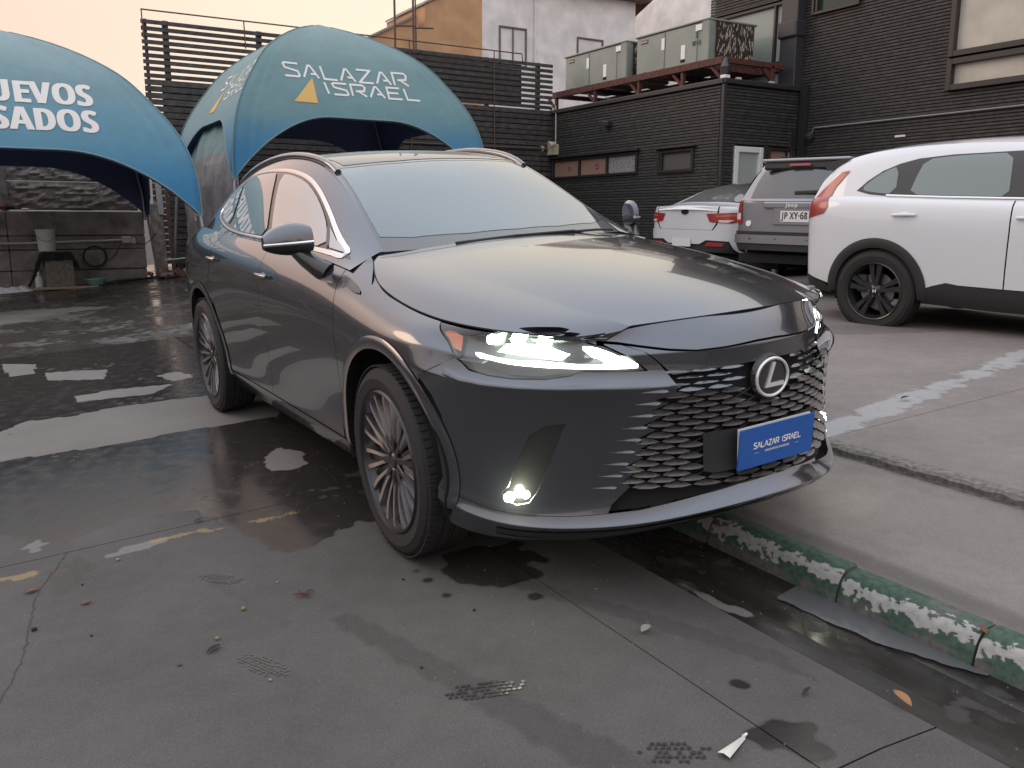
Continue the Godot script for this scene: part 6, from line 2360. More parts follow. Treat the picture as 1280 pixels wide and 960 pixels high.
func white_suv() -> void:
	var car := thing("parked_car", "white SUV with black wheels and arches, cut off by the right edge of the photo", "car", car_frame(Vector2(8.12, -2.43), 172.0), "cars parked by the black buildings")
	var P: Material = M.white_paint
	var side := body_side([[0.93, 0.0, 0.28, 0.98], [0.92, 0.35, 0.28, 0.98], [0.84, 0.66, 0.28, 0.98], [0.62, 0.86, 0.28, 1.0], [0.3, 0.92, 0.29, 1.03], [0.0, 0.93, 0.30, 1.06], [-0.4, 0.922, 0.29, 1.09], [-0.8, 0.92, 0.27, 1.11], [-1.25, 0.92, 0.26, 1.13], [-1.7, 0.92, 0.26, 1.150], [-2.1, 0.926, 0.28, 1.163], [-2.45, 0.934, 0.29, 1.175], [-2.75, 0.936, 0.30, 1.188], [-3.05, 0.928, 0.31, 1.20], [-3.28, 0.90, 0.33, 1.20], [-3.45, 0.845, 0.36, 1.18], [-3.56, 0.68, 0.38, 1.15], [-3.60, 0.36, 0.38, 1.14], [-3.60, 0.0, 0.38, 1.14]])
	var belt := [[0.0, 1.06, 0.84], [-0.5, 1.095, 0.835], [-1.0, 1.12, 0.833], [-1.5, 1.141, 0.833], [-2.0, 1.16, 0.837], [-2.45, 1.175, 0.845], [-2.75, 1.188, 0.847], [-3.05, 1.20, 0.84], [-3.28, 1.20, 0.815], [-3.45, 1.18, 0.765]]
	var rail := [[-0.15, 1.12, 0.76], [-0.62, 1.33, 0.69], [-1.05, 1.50, 0.655], [-1.5, 1.585, 0.645], [-2.0, 1.612, 0.645], [-2.45, 1.61, 0.645], [-2.8, 1.592, 0.645], [-3.07, 1.552, 0.65], [-3.25, 1.495, 0.655], [-3.38, 1.37, 0.66]]
	var gl := glasshouse(belt, rail, 1.3)
	var top := roof_sheet(rail, [[0.1, 1.12], [-0.4, 1.36], [-0.85, 1.55], [-1.4, 1.635], [-2.0, 1.66], [-2.45, 1.655], [-2.85, 1.63], [-3.15, 1.595], [-3.36, 1.54], [-3.46, 1.46]])
	var ra := Vector2(-2.73, 0.37)
	var fa := Vector2(0.0, 0.37)
	var shell := side.cut(V2([-4.2, 0.25, 1.2, 0.25, 1.2, 1.4, -4.2, 1.4]), 0, -0.014, 0.0, func(q: Vector3) -> bool: return not (q.z > 0.4 and (Vector2(q.x, q.y).distance_to(ra) < 0.5 or Vector2(q.x, q.y).distance_to(fa) < 0.5)))
	put(car, "inner_shell", both(shell), M.dull_black)
	for sd in [-1.0, 1.0]:
		# lower black cladding and white panels above it
		put(car, "lower_cladding", own(side.cut(V2([-2.33, 0.25, -0.45, 0.25, -0.45, 0.42, -1.65, 0.45, -2.0, 0.46, -2.10, 0.475, -2.22, 0.44, -2.30, 0.41]), 0, 0.003), sd), M.black_plastic)
		put(car, "rear_cladding", own(side.cut(V2([-3.12, 0.25, -4.0, 0.25, -4.0, 0.49, -3.45, 0.47, -3.22, 0.40]), 0, 0.004), sd), M.black_plastic)
		var rq := with_arch([-2.28, 0.43, -2.30, 0.50], ra, 0.44, 20.0, 172.0, [-3.22, 0.40, -3.45, 0.47, -4.0, 0.49, -4.0, 1.3, -2.60, 1.3, -2.62, 1.15, -2.70, 0.88])
		rq = with_arch([-2.685, 0.82, -2.60, 1.22, -2.60, 1.4, -4.0, 1.4, -4.0, 0.49, -3.45, 0.47, -3.20, 0.41], ra, 0.44, 172.0, 84.0, [])
		put(car, "rear_quarter", own(side.cut(rq, 0, 0.0, 0.002), sd), P)
		var rd := put(car, "rear_door", own(side.cut(with_arch([-1.645, 1.4, -1.64, 0.9, -1.65, 0.452, -2.0, 0.462, -2.10, 0.477, -2.22, 0.442, -2.29, 0.415], ra, 0.44, 8.0, 83.0, [-2.69, 0.83, -2.605, 1.22, -2.605, 1.4]), 0, 0.0, 0.003), sd), P)
		var fd := put(car, "front_door", own(side.cut(V2([-1.64, 1.4, -1.635, 0.9, -1.645, 0.452, -0.52, 0.43, -0.47, 0.7, -0.5, 1.4]), 0, 0.0, 0.003), sd), P)
		put(car, "fender", own(side.cut(with_arch([-0.5, 1.4, -0.465, 0.7, -0.46, 0.43], fa, 0.44, 175.0, 5.0, [0.5, 0.3, 1.2, 0.3, 1.2, 1.4]), 0, 0.0, 0.003), sd), P)
		arch_well(car, side, ra, 0.385, 0.085, sd, M.black_plastic)
		arch_well(car, side, fa, 0.385, 0.085, sd, M.black_plastic)
		handle_on(rd, side, -2.485, 1.037, sd, P, P)
		handle_on(fd, side, -1.49, 1.015, sd, P, P)
		# windows: black surround, two panes, bright line under them
		var dlo := V2([-0.6, 1.12, -1.55, 1.152, -2.2, 1.172, -2.64, 1.19, -2.86, 1.212, -2.99, 1.245, -2.90, 1.33, -2.78, 1.41, -2.64, 1.465, -2.48, 1.502, -2.2, 1.522, -1.6, 1.528, -1.2, 1.48, -0.95, 1.38])
		put(car, "window_frame", own(gl.cut(dlo, 0, 0.002), sd), M.gloss_black)
		put(car, "roof_pillar", own(gl.cut(V2([0.3, 0.9, -4.2, 0.9, -4.2, 1.9, 0.3, 1.9]), 0, 0.0, 0.0, null, dlo), sd), P)
		put(rd, "window", own(gl.cut(soften(V2([-1.70, 1.178, -1.9, 1.184, -2.2, 1.192, -2.50, 1.205, -2.47, 1.34, -2.42, 1.49, -2.2, 1.508, -1.95, 1.513, -1.73, 1.514, -1.71, 1.34]), 1), 0, 0.005), sd), M.parked_glass)
		put(fd, "window", own(gl.cut(soften(V2([-0.75, 1.15, -1.56, 1.172, -1.58, 1.51, -1.25, 1.468, -1.02, 1.38]), 1), 0, 0.005), sd), M.parked_glass)
		put(car, "quarter_window", own(gl.cut(soften(V2([-2.62, 1.208, -2.84, 1.228, -2.95, 1.256, -2.86, 1.34, -2.75, 1.41, -2.64, 1.448]), 1), 0, 0.005), sd), M.parked_glass)
		put(car, "window_trim", own(gl.band(dense(V2([-0.6, 1.128, -1.55, 1.16, -2.2, 1.18, -2.64, 1.198, -2.70, 1.202]), 0.04), 0, 0.008, 0.005, 0.005), sd), M.chrome)
		# tall tail lamp with its foot turned along the flank
		var tl := put(car, "tail_lamp", own(gl.cut(V2([-3.10, 1.42, -3.18, 1.41, -3.36, 1.25, -3.45, 1.15, -3.40, 1.0, -3.26, 1.15, -3.21, 1.28]), 0, 0.008), sd), M.red_lens)
		put(tl, "lower_lens", own(side.cut(V2([-3.27, 1.25, -3.5, 1.25, -4.0, 1.1, -4.0, 0.995, -3.50, 0.995, -3.27, 1.05, -3.235, 1.11]), 0, 0.008), sd), M.red_lens)
		var tb := Buf.new()
		tb.prism(V2([-3.16, 1.535, -3.42, 1.50, -3.38, 1.43, -3.22, 1.455]), Transform3D(Basis(Vector3(1, 0, 0), Vector3(0, 1, 0), Vector3(0, 0, 1)), Vector3.ZERO), 0.60, 0.675)
		put(car, "spoiler_end", own(tb, sd), M.satin_grey)
	put(car, "roof_panel", both(top.cut(V2([0.3, -0.1, -4.2, -0.1, -4.2, 1.2, 0.3, 1.2]), 2)), P)
	var hoodb := Buf.new()
	var i0 := 0
	hoodb.quad(Vector3(0.9, 0.98, 0), Vector3(0.75, 0.98, 0.62), Vector3(-0.1, 1.09, 0.78), Vector3(0.05, 1.14, 0), Vector3.UP)
	put(car, "bonnet", both(hoodb), P)
	var back := Buf.new()
	back.quad(Vector3(-3.36, 1.53, 0), Vector3(-3.30, 1.46, 0.62), Vector3(-3.52, 1.14, 0.70), Vector3(-3.60, 1.14, 0), Vector3(-1, 0.3, 0))
	put(car, "rear_window", both(back), M.dark_glass)
	var pan := Buf.new()
	pan.box(Vector3(0, 0.31, -1.35), Vector3(1.3, 0.08, 4.3))
	pan.box(Vector3(0.3, 0.22, -2.1), Vector3(0.3, 0.14, 0.7), Basis.IDENTITY, 0.05)
	put(car, "floor_pan", pan, M.dull_black)
	for w in [[-0.82, 0.0, false], [-0.82, -2.73, false], [0.82, 0.0, true], [0.82, -2.73, true]]:
		make_wheel(car, Vector3(w[0], 0.368, w[1]), 0.37, 0.256, 0.225, "five", 0.0, w[2])
	# fender-side badge on the hub
	var hb := Buf.new()
	for s in [-1.0, 1.0]:
		hb.box(Vector3(-0.905, 0.368, -2.73 + s * 0.012), Vector3(0.006, 0.03, 0.006))
	hb.box(Vector3(-0.905, 0.368, -2.73), Vector3(0.006, 0.007, 0.02))
	put(car, "hub_emblem", hb, M.white_ink)

func plate_at(car: Node3D, at: Vector3, w: float, h: float, text: String) -> void:
	# looks backwards (towards -z of the car)
	var t := Transform3D(Basis(Vector3(-1, 0, 0), Vector3(0, 1, 0), Vector3(0, 0, -1)), at)
	var b := Buf.new()
	b.prism(V2([-w / 2, -h / 2, w / 2, -h / 2, w / 2, h / 2, -w / 2, h / 2]), t, -0.006, 0.0)
	var p := put(car, "number_plate", b, M.plate_white)
	if text != "":
		var l := lay_text(text, h * 0.62, func(q: Vector2) -> Array: return [t * Vector3(q.x * 0.80, q.y + 0.006, 0.002), t.basis.z], 10.0)
		put(p, "plate_lettering", l, M.black_ink)

func grey_suv() -> void:
	var car := thing("parked_car", "grey boxy SUV seen from behind between the white saloon and the white SUV", "car", car_frame(Vector2(11.55, -7.79), 78.0), "cars parked by the black buildings")
	var P: Material = M.mid_grey_paint
	var side := body_side([[0.9, 0.0, 0.4, 1.0], [0.88, 0.4, 0.4, 1.0], [0.7, 0.8, 0.38, 1.02], [0.3, 0.88, 0.36, 1.05], [-0.4, 0.9, 0.34, 1.08], [-1.2, 0.9, 0.33, 1.09], [-2.0, 0.905, 0.34, 1.10], [-2.7, 0.91, 0.38, 1.11], [-3.1, 0.905, 0.45, 1.11], [-3.36, 0.885, 0.50, 1.11], [-3.50, 0.80, 0.52, 1.10], [-3.565, 0.62, 0.52, 1.09], [-3.59, 0.32, 0.52, 1.085], [-3.59, 0.0, 0.52, 1.085]], 0.945)
	var belt := [[0.0, 1.06, 0.83], [-0.6, 1.085, 0.845], [-1.2, 1.09, 0.85], [-2.0, 1.10, 0.855], [-2.7, 1.11, 0.86], [-3.1, 1.11, 0.855], [-3.36, 1.11, 0.836], [-3.48, 1.105, 0.77]]
	var rail := [[-0.2, 1.12, 0.74], [-0.8, 1.42, 0.68], [-1.3, 1.56, 0.655], [-2.0, 1.60, 0.65], [-2.6, 1.60, 0.65], [-3.0, 1.575, 0.645], [-3.22, 1.52, 0.64], [-3.30, 1.45, 0.64]]
	var gl := glasshouse(belt, rail, 1.2)
	var top := roof_sheet([[-0.2, 1.12, 0.74], [-0.8, 1.42, 0.68], [-1.3, 1.56, 0.655], [-2.0, 1.60, 0.65], [-2.6, 1.60, 0.65], [-3.0, 1.575, 0.645], [-3.20, 1.535, 0.64], [-3.29, 1.46, 0.645], [-3.40, 1.28, 0.70], [-3.50, 1.10, 0.76]], [[0.0, 1.14], [-0.6, 1.45], [-1.2, 1.60], [-2.0, 1.645], [-2.6, 1.64], [-3.05, 1.615], [-3.30, 1.58], [-3.40, 1.49], [-3.50, 1.29], [-3.59, 1.09]])
	var ra := Vector2(-2.72, 0.36)
	var fa := Vector2(0.0, 0.36)
	for sd in [-1.0, 1.0]:
		var body := side.cut(V2([-3.2, 0.3, 1.2, 0.3, 1.2, 1.3, -3.2, 1.3]), 0, 0.0, 0.0, func(q: Vector3) -> bool: return not (q.z > 0.4 and (Vector2(q.x, q.y).distance_to(ra) < 0.42 or Vector2(q.x, q.y).distance_to(fa) < 0.42)))
		put(car, "side_panel", own(body, sd), P)
		put(car, "side_window", own(gl.cut(V2([-0.6, 1.13, -3.05, 1.14, -2.95, 1.50, -1.3, 1.49]), 0, 0.004), sd), M.parked_glass)
		put(car, "roof_pillar", own(gl.cut(V2([0.3, 0.9, -4.2, 0.9, -4.2, 1.9, 0.3, 1.9]), 0, 0.0, 0.0, null, V2([-0.6, 1.13, -3.05, 1.14, -2.95, 1.50, -1.3, 1.49])), sd), P)
		arch_well(car, side, ra, 0.37, 0.06, sd, M.black_plastic)
		arch_well(car, side, fa, 0.37, 0.06, sd, M.black_plastic)
		# upright tail lamps
		var tl := put(car, "tail_lamp", own(side.cut(V2([0.70, 0.83, 0.95, 0.83, 0.95, 1.12, 0.735, 1.12]), 3, 0.008, 0.0, func(q: Vector3) -> bool: return q.x < -3.2), sd), M.red_lens)
		put(tl, "clear_lens", own(side.cut(V2([0.73, 0.875, 0.95, 0.875, 0.95, 0.95, 0.735, 0.95]), 3, 0.011, 0.0, func(q: Vector3) -> bool: return q.x < -3.2), sd), M.pale_lens)
		put(car, "bumper_reflector", own(side.cut(V2([0.70, 0.60, 0.86, 0.60, 0.86, 0.665, 0.70, 0.665]), 3, 0.02, 0.0, func(q: Vector3) -> bool: return q.x < -3.1), sd), M.red_lens)
		var rb := Buf.new()
		rb.tube([Vector3(-1.3, 1.60, 0.62), Vector3(-2.0, 1.655, 0.615), Vector3(-2.9, 1.625, 0.61)], 0.016, 0.016, 6)
		put(car, "roof_rail", own(rb, sd), M.black_plastic)
	var rear := func(q: Vector3) -> bool: return q.x < -3.15
	put(car, "tailgate", both(side.cut(V2([-0.1, 0.735, 0.70, 0.735, 0.74, 1.2, -0.1, 1.2]), 3, 0.0, 0.003, rear)), P)
	put(car, "rear_corner", both(side.cut(V2([0.70, 0.735, 0.95, 0.735, 0.95, 1.2, 0.74, 1.2]), 3, -0.002, 0.0, rear)), P)
	put(car, "rear_bumper", both(side.cut(V2([-0.1, 0.60, 0.95, 0.60, 0.95, 0.70, -0.1, 0.70]), 3, 0.035, 0.0, rear)), M.mid_grey_paint)
	put(car, "bumper_top", both(side.cut(V2([-0.1, 0.685, 0.95, 0.685, 0.95, 0.74, -0.1, 0.74]), 3, 0.012, 0.0, rear)), M.black_plastic)
	put(car, "lower_bumper", both(side.cut(V2([-0.1, 0.40, 0.95, 0.40, 0.95, 0.61, -0.1, 0.61]), 3, 0.015, 0.0, rear)), M.black_plastic)
	var sens := Buf.new()
	for x in [-0.55, -0.2, 0.2, 0.55]:
		var q: Array = side.find(Vector2(absf(x), 0.655), 3)
		if not q.is_empty():
			sens.ball(Vector3(x, 0.655, -3.625 + 0.02 * absf(x)), Vector3(0.012, 0.012, 0.006), 8)
	put(car, "parking_sensor", sens, M.black_plastic)
	put(car, "roof_panel", both(top.cut(V2([0.3, -0.1, -3.32, -0.1, -3.24, 0.6, -3.24, 1.2, 0.3, 1.2]), 2)), P)
	var glass := V2([-0.1, 1.125, 0.62, 1.125, 0.60, 1.30, 0.56, 1.44, -0.1, 1.455])
	var hatch := V2([-0.1, 1.05, 0.80, 1.05, 0.72, 1.30, 0.66, 1.54, -0.1, 1.60])
	put(car, "hatch_frame", both(top.cut(hatch, 3, 0.001, 0.0, func(q: Vector3) -> bool: return q.x < -3.18)), P)
	put(car, "rear_window", both(top.cut(glass, 3, 0.006, 0.0, func(q: Vector3) -> bool: return q.x < -3.2)), M.dark_glass)
	var sp := Buf.new()
	sp.box(Vector3(0, 1.552, -3.34), Vector3(1.10, 0.035, 0.20), Basis(Vector3(1, 0, 0), 0.12), 0.012)
	put(car, "spoiler", sp, P)
	var spl := Buf.new()
	spl.box(Vector3(0, 1.50, -3.385), Vector3(1.06, 0.10, 0.07), Basis(Vector3(1, 0, 0), 0.2), 0.02)
	put(car, "spoiler_underside", spl, M.black_plastic)
	var br := Buf.new()
	br.box(Vector3(0.05, 1.505, -3.445), Vector3(0.26, 0.03, 0.01), Basis(Vector3(1, 0, 0), 0.2), 0.003)
	put(car, "brake_light", br, M.red_lens)
	var wp := Buf.new()
	wp.box(Vector3(-0.14, 1.19, -3.555), Vector3(0.34, 0.045, 0.03), Basis(Vector3(0, 0, 1), -0.03), 0.01)
	put(car, "rear_wiper", wp, M.black_plastic)
	var bar := Buf.new()
	bar.box(Vector3(0, 1.045, -3.60), Vector3(0.78, 0.075, 0.035), Basis.IDENTITY, 0.014)
	put(car, "hatch_bar", bar, P)
	var bt := Transform3D(Basis(Vector3(-1, 0, 0), Vector3(0, 1, 0), Vector3(0, 0, -1)), Vector3(0.02, 1.047, -3.6185))
	put(car, "badge", lay_text("Jeep", 0.044, func(q: Vector2) -> Array: return [bt * Vector3(q.x * 1.2, q.y, 0.002), bt.basis.z], 10.0), M.plate_white)
	plate_at(car, Vector3(-0.02, 0.92, -3.612), 0.36, 0.125, "JP XY·68")
	var fr := Buf.new()
	fr.box(Vector3(-0.02, 0.92, -3.598), Vector3(0.56, 0.20, 0.02), Basis.IDENTITY, 0.008)
	put(car, "plate_recess", fr, P)
	var st := Buf.new()
	st.lathe([Vector2(0, 0.003), Vector2(0.035, 0.002), Vector2(0.036, -0.01)], Transform3D(Basis(Vector3(1, 0, 0), Vector3(0, 0, -1), Vector3(0, 1, 0)), Vector3(0.60, 0.83, -3.572)), 16)
	put(car, "round_sticker", st, M.white_ink)
	var pan := Buf.new()
	pan.box(Vector3(0, 0.42, -1.4), Vector3(1.5, 0.1, 4.2))
	put(car, "floor_pan", pan, M.dull_black)
	for w in [[-0.8, 0.0, false], [-0.8, -2.72, false], [0.8, 0.0, true], [0.8, -2.72, true]]:
		make_wheel(car, Vector3(w[0], 0.355, w[1]), 0.36, 0.24, 0.22, "five", 0.0, w[2])

func white_saloon() -> void:
	var car := thing("parked_car", "white saloon seen from behind with its boot towards the camera, furthest of the parked cars", "car", car_frame(Vector2(12.43, -10.12), 85.0), "cars parked by the black buildings")
	var P: Material = M.pearl_white
	var side := body_side([[0.85, 0.0, 0.3, 0.82], [0.82, 0.4, 0.3, 0.82], [0.6, 0.75, 0.28, 0.85], [0.2, 0.84, 0.27, 0.9], [-0.5, 0.855, 0.25, 0.93], [-1.3, 0.86, 0.24, 0.955], [-2.0, 0.865, 0.26, 0.975], [-2.55, 0.868, 0.28, 1.0], [-2.95, 0.862, 0.32, 1.02], [-3.25, 0.84, 0.36, 1.035], [-3.42, 0.775, 0.38, 1.035], [-3.51, 0.62, 0.39, 1.03], [-3.55, 0.32, 0.39, 1.03], [-3.555, 0.0, 0.39, 1.03]], 0.92)
	var belt := [[0.0, 0.92, 0.76], [-0.7, 0.94, 0.785], [-1.3, 0.955, 0.79], [-2.0, 0.975, 0.795], [-2.55, 1.0, 0.795], [-2.95, 1.02, 0.785], [-3.15, 1.03, 0.77]]
	var rail := [[-0.25, 0.98, 0.70], [-0.85, 1.25, 0.62], [-1.35, 1.37, 0.575], [-1.95, 1.385, 0.565], [-2.45, 1.315, 0.575], [-2.9, 1.14, 0.63], [-3.12, 1.04, 0.69]]
	var gl := glasshouse(belt, rail, 1.0)
	var top := roof_sheet([[-0.25, 0.98, 0.70], [-0.85, 1.25, 0.62], [-1.35, 1.37, 0.575], [-1.95, 1.385, 0.565], [-2.45, 1.315, 0.575], [-2.9, 1.14, 0.63], [-3.12, 1.042, 0.69], [-3.30, 1.03, 0.735], [-3.46, 1.02, 0.64], [-3.52, 0.97, 0.56]], [[0.0, 0.99], [-0.6, 1.27], [-1.2, 1.42], [-1.95, 1.445], [-2.5, 1.365], [-2.98, 1.155], [-3.18, 1.075], [-3.36, 1.065], [-3.54, 1.055], [-3.59, 0.99]])
	var ra := Vector2(-2.6, 0.32)
	var fa := Vector2(0.0, 0.32)
	var rear := func(q: Vector3) -> bool: return q.x < -3.0
	for sd in [-1.0, 1.0]:
		put(car, "side_panel", own(side.cut(V2([-3.0, 0.2, 1.2, 0.2, 1.2, 1.3, -3.0, 1.3]), 0, 0.0, 0.0, func(q: Vector3) -> bool: return not (q.z > 0.4 and (Vector2(q.x, q.y).distance_to(ra) < 0.38 or Vector2(q.x, q.y).distance_to(fa) < 0.38))), sd), P)
		var dlo := V2([-0.7, 0.985, -2.3, 1.02, -2.62, 1.05, -2.5, 1.17, -2.25, 1.29, -1.9, 1.34, -1.35, 1.325])
		put(car, "side_window", own(gl.cut(dlo, 0, 0.004), sd), M.parked_glass)
		put(car, "roof_pillar", own(gl.cut(V2([0.3, 0.8, -4.2, 0.8, -4.2, 1.9, 0.3, 1.9]), 0, 0.0, 0.0, null, dlo), sd), P)
		arch_well(car, side, ra, 0.34, 0.02, sd, P)
		arch_well(car, side, fa, 0.34, 0.02, sd, P)
		var tl := put(car, "tail_lamp", own(side.cut(V2([0.40, 0.93, 0.90, 0.955, 0.90, 0.86, 0.76, 0.80, 0.46, 0.815]), 3, 0.008, 0.0, func(q: Vector3) -> bool: return q.x < -3.12), sd), M.red_lens)
		put(tl, "clear_lens", own(side.cut(V2([0.60, 0.845, 0.78, 0.845, 0.72, 0.81, 0.60, 0.815]), 3, 0.011, 0.0, rear), sd), M.pale_lens)
		put(tl, "bright_strip", own(side.cut(V2([0.56, 0.905, 0.86, 0.925, 0.86, 0.905, 0.56, 0.885]), 3, 0.011, 0.0, rear), sd), M.amber)
		put(car, "bumper_reflector", own(side.cut(V2([0.40, 0.475, 0.66, 0.475, 0.70, 0.525, 0.44, 0.535]), 3, 0.012, 0.0, rear), sd), M.red_lens)
	put(car, "boot_lid", both(side.cut(V2([-0.1, 0.70, 0.50, 0.70, 0.565, 0.80, 0.58, 1.1, -0.1, 1.1]), 3, 0.0, 0.003, rear)), P)
	put(car, "rear_corner", both(side.cut(V2([0.50, 0.70, 0.565, 0.80, 0.58, 1.1, 0.95, 1.1, 0.95, 0.70]), 3, -0.001, 0.0, rear)), P)
	put(car, "rear_bumper", both(side.cut(V2([-0.1, 0.50, 0.30, 0.50, 0.42, 0.56, 0.74, 0.55, 0.80, 0.38, 0.95, 0.30, 0.95, 0.70, -0.1, 0.70]), 3, 0.012, 0.0, rear)), P)
	put(car, "lower_bumper", both(side.cut(V2([-0.1, 0.30, 0.80, 0.30, 0.74, 0.55, 0.42, 0.56, 0.30, 0.50, -0.1, 0.50]), 3, -0.01, 0.0, rear)), M.black_plastic)
	plate_at(car, Vector3(0.02, 0.52, -3.585), 0.36, 0.12, "")
	put(car, "boot_seam", both(side.cut(V2([-0.1, 0.70, 0.50, 0.70, 0.565, 0.80, 0.58, 1.1, 0.6, 1.1, 0.585, 0.79, 0.51, 0.69, -0.1, 0.69]), 3, 0.0005, 0.0, rear)), M.dull_black)  # thin dark strip drawn along the seam of the boot lid
	put(car, "roof_panel", both(top.cut(V2([0.3, -0.1, -4.2, -0.1, -4.2, 1.2, 0.3, 1.2]), 2, 0.0, 0.0, null, V2([-1.98, -0.2, -1.95, 0.46, -2.45, 0.49, -2.9, 0.545, -3.06, 0.60, -3.14, -0.2]))), P)
	put(car, "rear_window", both(top.cut(V2([-1.98, -0.2, -1.95, 0.46, -2.45, 0.49, -2.9, 0.545, -3.06, 0.60, -3.14, -0.2]), 2, 0.001)), M.dark_glass)
	var fin := Buf.new()
	fin.prism(V2([-1.78, 1.43, -1.98, 1.43, -1.96, 1.505, -1.90, 1.49]), Transform3D(Basis(Vector3(0, 0, 1), Vector3(0, 1, 0), Vector3(1, 0, 0)), Vector3.ZERO), -0.03, 0.03)
	put(car, "antenna_fin", fin, M.black_plastic)
	var bd := Buf.new()
	bd.lathe([Vector2(0, 0.008), Vector2(0.05, 0.006), Vector2(0.058, -0.01)], Transform3D(Basis(Vector3(1.3, 0, 0), Vector3(0, 0, -1), Vector3(0, 0.72, 0)), Vector3(0, 0.955, -3.562)), 24)
	put(car, "badge", bd, M.gloss_black)
	var pan := Buf.new()
	pan.box(Vector3(0, 0.28, -1.4), Vector3(1.4, 0.1, 4.0))
	put(car, "floor_pan", pan, M.dull_black)
	for w in [[-0.75, 0.0, false], [-0.75, -2.6, false], [0.75, 0.0, true], [0.75, -2.6, true]]:
		make_wheel(car, Vector3(w[0], 0.31, w[1]), 0.315, 0.21, 0.2, "five", 0.0, w[2])

# ---------------------------------------------------------------- things along the wall
func build_wall_things() -> void:
	var blockm := mat("block_concrete", lin(0.26, 0.235, 0.195), 0.9)
	grain(blockm, 0.02, 131, 0.7, 1.4, 3.0)
	var b := Buf.new()
	b.box(on_ground(1.08, -16.02, 0.275), Vector3(0.42, 0.55, 0.36), Basis(Vector3.UP, 0.06), 0.02)
	solo("concrete_block", b, blockm, "upright concrete block against the panel wall, under a bucket", "block")
	# black cloth thrown over the block
	var cl := Buf.new()
	var nz := noise(1.4, 133, 3)
	var top := ground_y(1.08, -16.02) + 0.555
	var pts := []
	for i in 25:
		for j in 15:
			var u := i / 24.0 * 2.0 - 1.0
			var v := j / 14.0 * 2.0 - 1.0
			var x := u * 0.42
			var z := v * 0.30
			var drop := maxf(0.0, absf(x) - 0.22) * 1.0 + maxf(0.0, absf(z) - 0.19) * 1.1
			var ox := signf(x) * minf(absf(x), 0.22 + (absf(x) - 0.22) * 0.45 if absf(x) > 0.22 else absf(x))
			var oz := signf(z) * minf(absf(z), 0.195 + maxf(0.0, absf(z) - 0.195) * 0.3)
			pts.append(Vector3(1.06 + ox, top + 0.02 + 0.03 * nz.get_noise_2d(u * 2.2, v * 2.2) - drop + 0.05 * nz.get_noise_2d(u * 5.0, 9.0) * minf(1.0, drop * 8.0), -16.02 + oz + 0.03 * nz.get_noise_2d(u * 6.0, v)))
	for i in 24:
		for j in 14:
			var a := i * 15 + j
			cl.quad(pts[a], pts[a + 15], pts[a + 16], pts[a + 1], Vector3(0, 1, 0.3))
	var strip := []
	for k in 12:
		var f := k / 11.0
		strip.append(Vector3(0.84 - 0.22 * f, top - 0.02 - 0.50 * f + 0.02 * sin(f * 7.0), -15.84 + 0.04 * f))
	cl.tube(strip, 0.034, 0.020, 7)
	solo("black_cloth", cl, mat("black_cloth", lin(0.016, 0.016, 0.018), 0.95), "black cloth draped over the concrete block with one end trailing down", "cloth")
	var bk := thing("bucket", "white plastic bucket standing on the cloth-covered block", "bucket", Transform3D(Basis.IDENTITY, Vector3(0.94, top + 0.04, -16.03)))
	var bb := Buf.new()
	bb.lathe([Vector2(0, 0), Vector2(0.115, 0.0), Vector2(0.122, 0.01), Vector2(0.142, 0.29), Vector2(0.150, 0.292), Vector2(0.150, 0.306), Vector2(0.144, 0.308), Vector2(0.146, 0.335), Vector2(0.155, 0.337), Vector2(0.155, 0.350), Vector2(0.142, 0.350), Vector2(0.120, 0.02), Vector2(0, 0.015)], Transform3D.IDENTITY, 32)
	put(bk, "shell", bb, mat("bucket_plastic", lin(0.55, 0.545, 0.55), 0.45))
	var hd := Buf.new()
	var hp := []
	for k in 13:
		var a := PI * k / 12.0
		hp.append(Vector3(cos(a) * 0.152, 0.30 - sin(a) * 0.14, 0.05 + sin(a) * 0.11))
	hd.tube(hp, 0.004, 0.004, 6)
	put(bk, "handle", hd, M.steel_disc)
	# spray bottle
	var sb := thing("spray_bottle", "small white bottle with a nozzle on the ground left of the block", "bottle", Transform3D(Basis.IDENTITY, on_ground(0.78, -15.95)))
	var s := Buf.new()
	s.lathe([Vector2(0, 0), Vector2(0.05, 0), Vector2(0.055, 0.01), Vector2(0.055, 0.17), Vector2(0.04, 0.21), Vector2(0.018, 0.24), Vector2(0.016, 0.27)], Transform3D.IDENTITY, 20)
	put(sb, "shell", s, mat("bottle_white", lin(0.60, 0.64, 0.66), 0.3))
	var nb := Buf.new()
	nb.lathe([Vector2(0.018, 0.26), Vector2(0.018, 0.29), Vector2(0.008, 0.30), Vector2(0.004, 0.37), Vector2(0, 0.37)], Transform3D.IDENTITY, 12)
	put(sb, "nozzle", nb, M.white_ink)
	# crumpled white plastic
	var bag := Buf.new()
	var bn := noise(2.2, 141, 4)
	bn.fractal_type = FastNoiseLite.FRACTAL_RIDGED
	var bp := []
	for i in 33:
		for j in 9:
			var x := lerpf(-0.35, 0.68, i / 32.0)
			var z := lerpf(-16.25, -15.85, j / 8.0)
			var e := minf(1.0, minf(minf(i, 32 - i) / 3.0, minf(j, 8 - j) / 2.0))
			bp.append(on_ground(x + 0.03 * bn.get_noise_2d(z * 3, x * 3), z, 0.006 + e * (0.05 + 0.05 * bn.get_noise_2d(x * 3.0, z * 3.0))))
	for i in 32:
		for j in 8:
			var a := i * 9 + j
			bag.quad(bp[a], bp[a + 9], bp[a + 10], bp[a + 1], Vector3.UP)
	solo("plastic_sheet", bag, mat("white_film", lin(0.58, 0.58, 0.60), 0.35), "crumpled white plastic sheet lying at the foot of the wall", "sheet")
	# plank the block and basin sit by
	var pl := Buf.new()
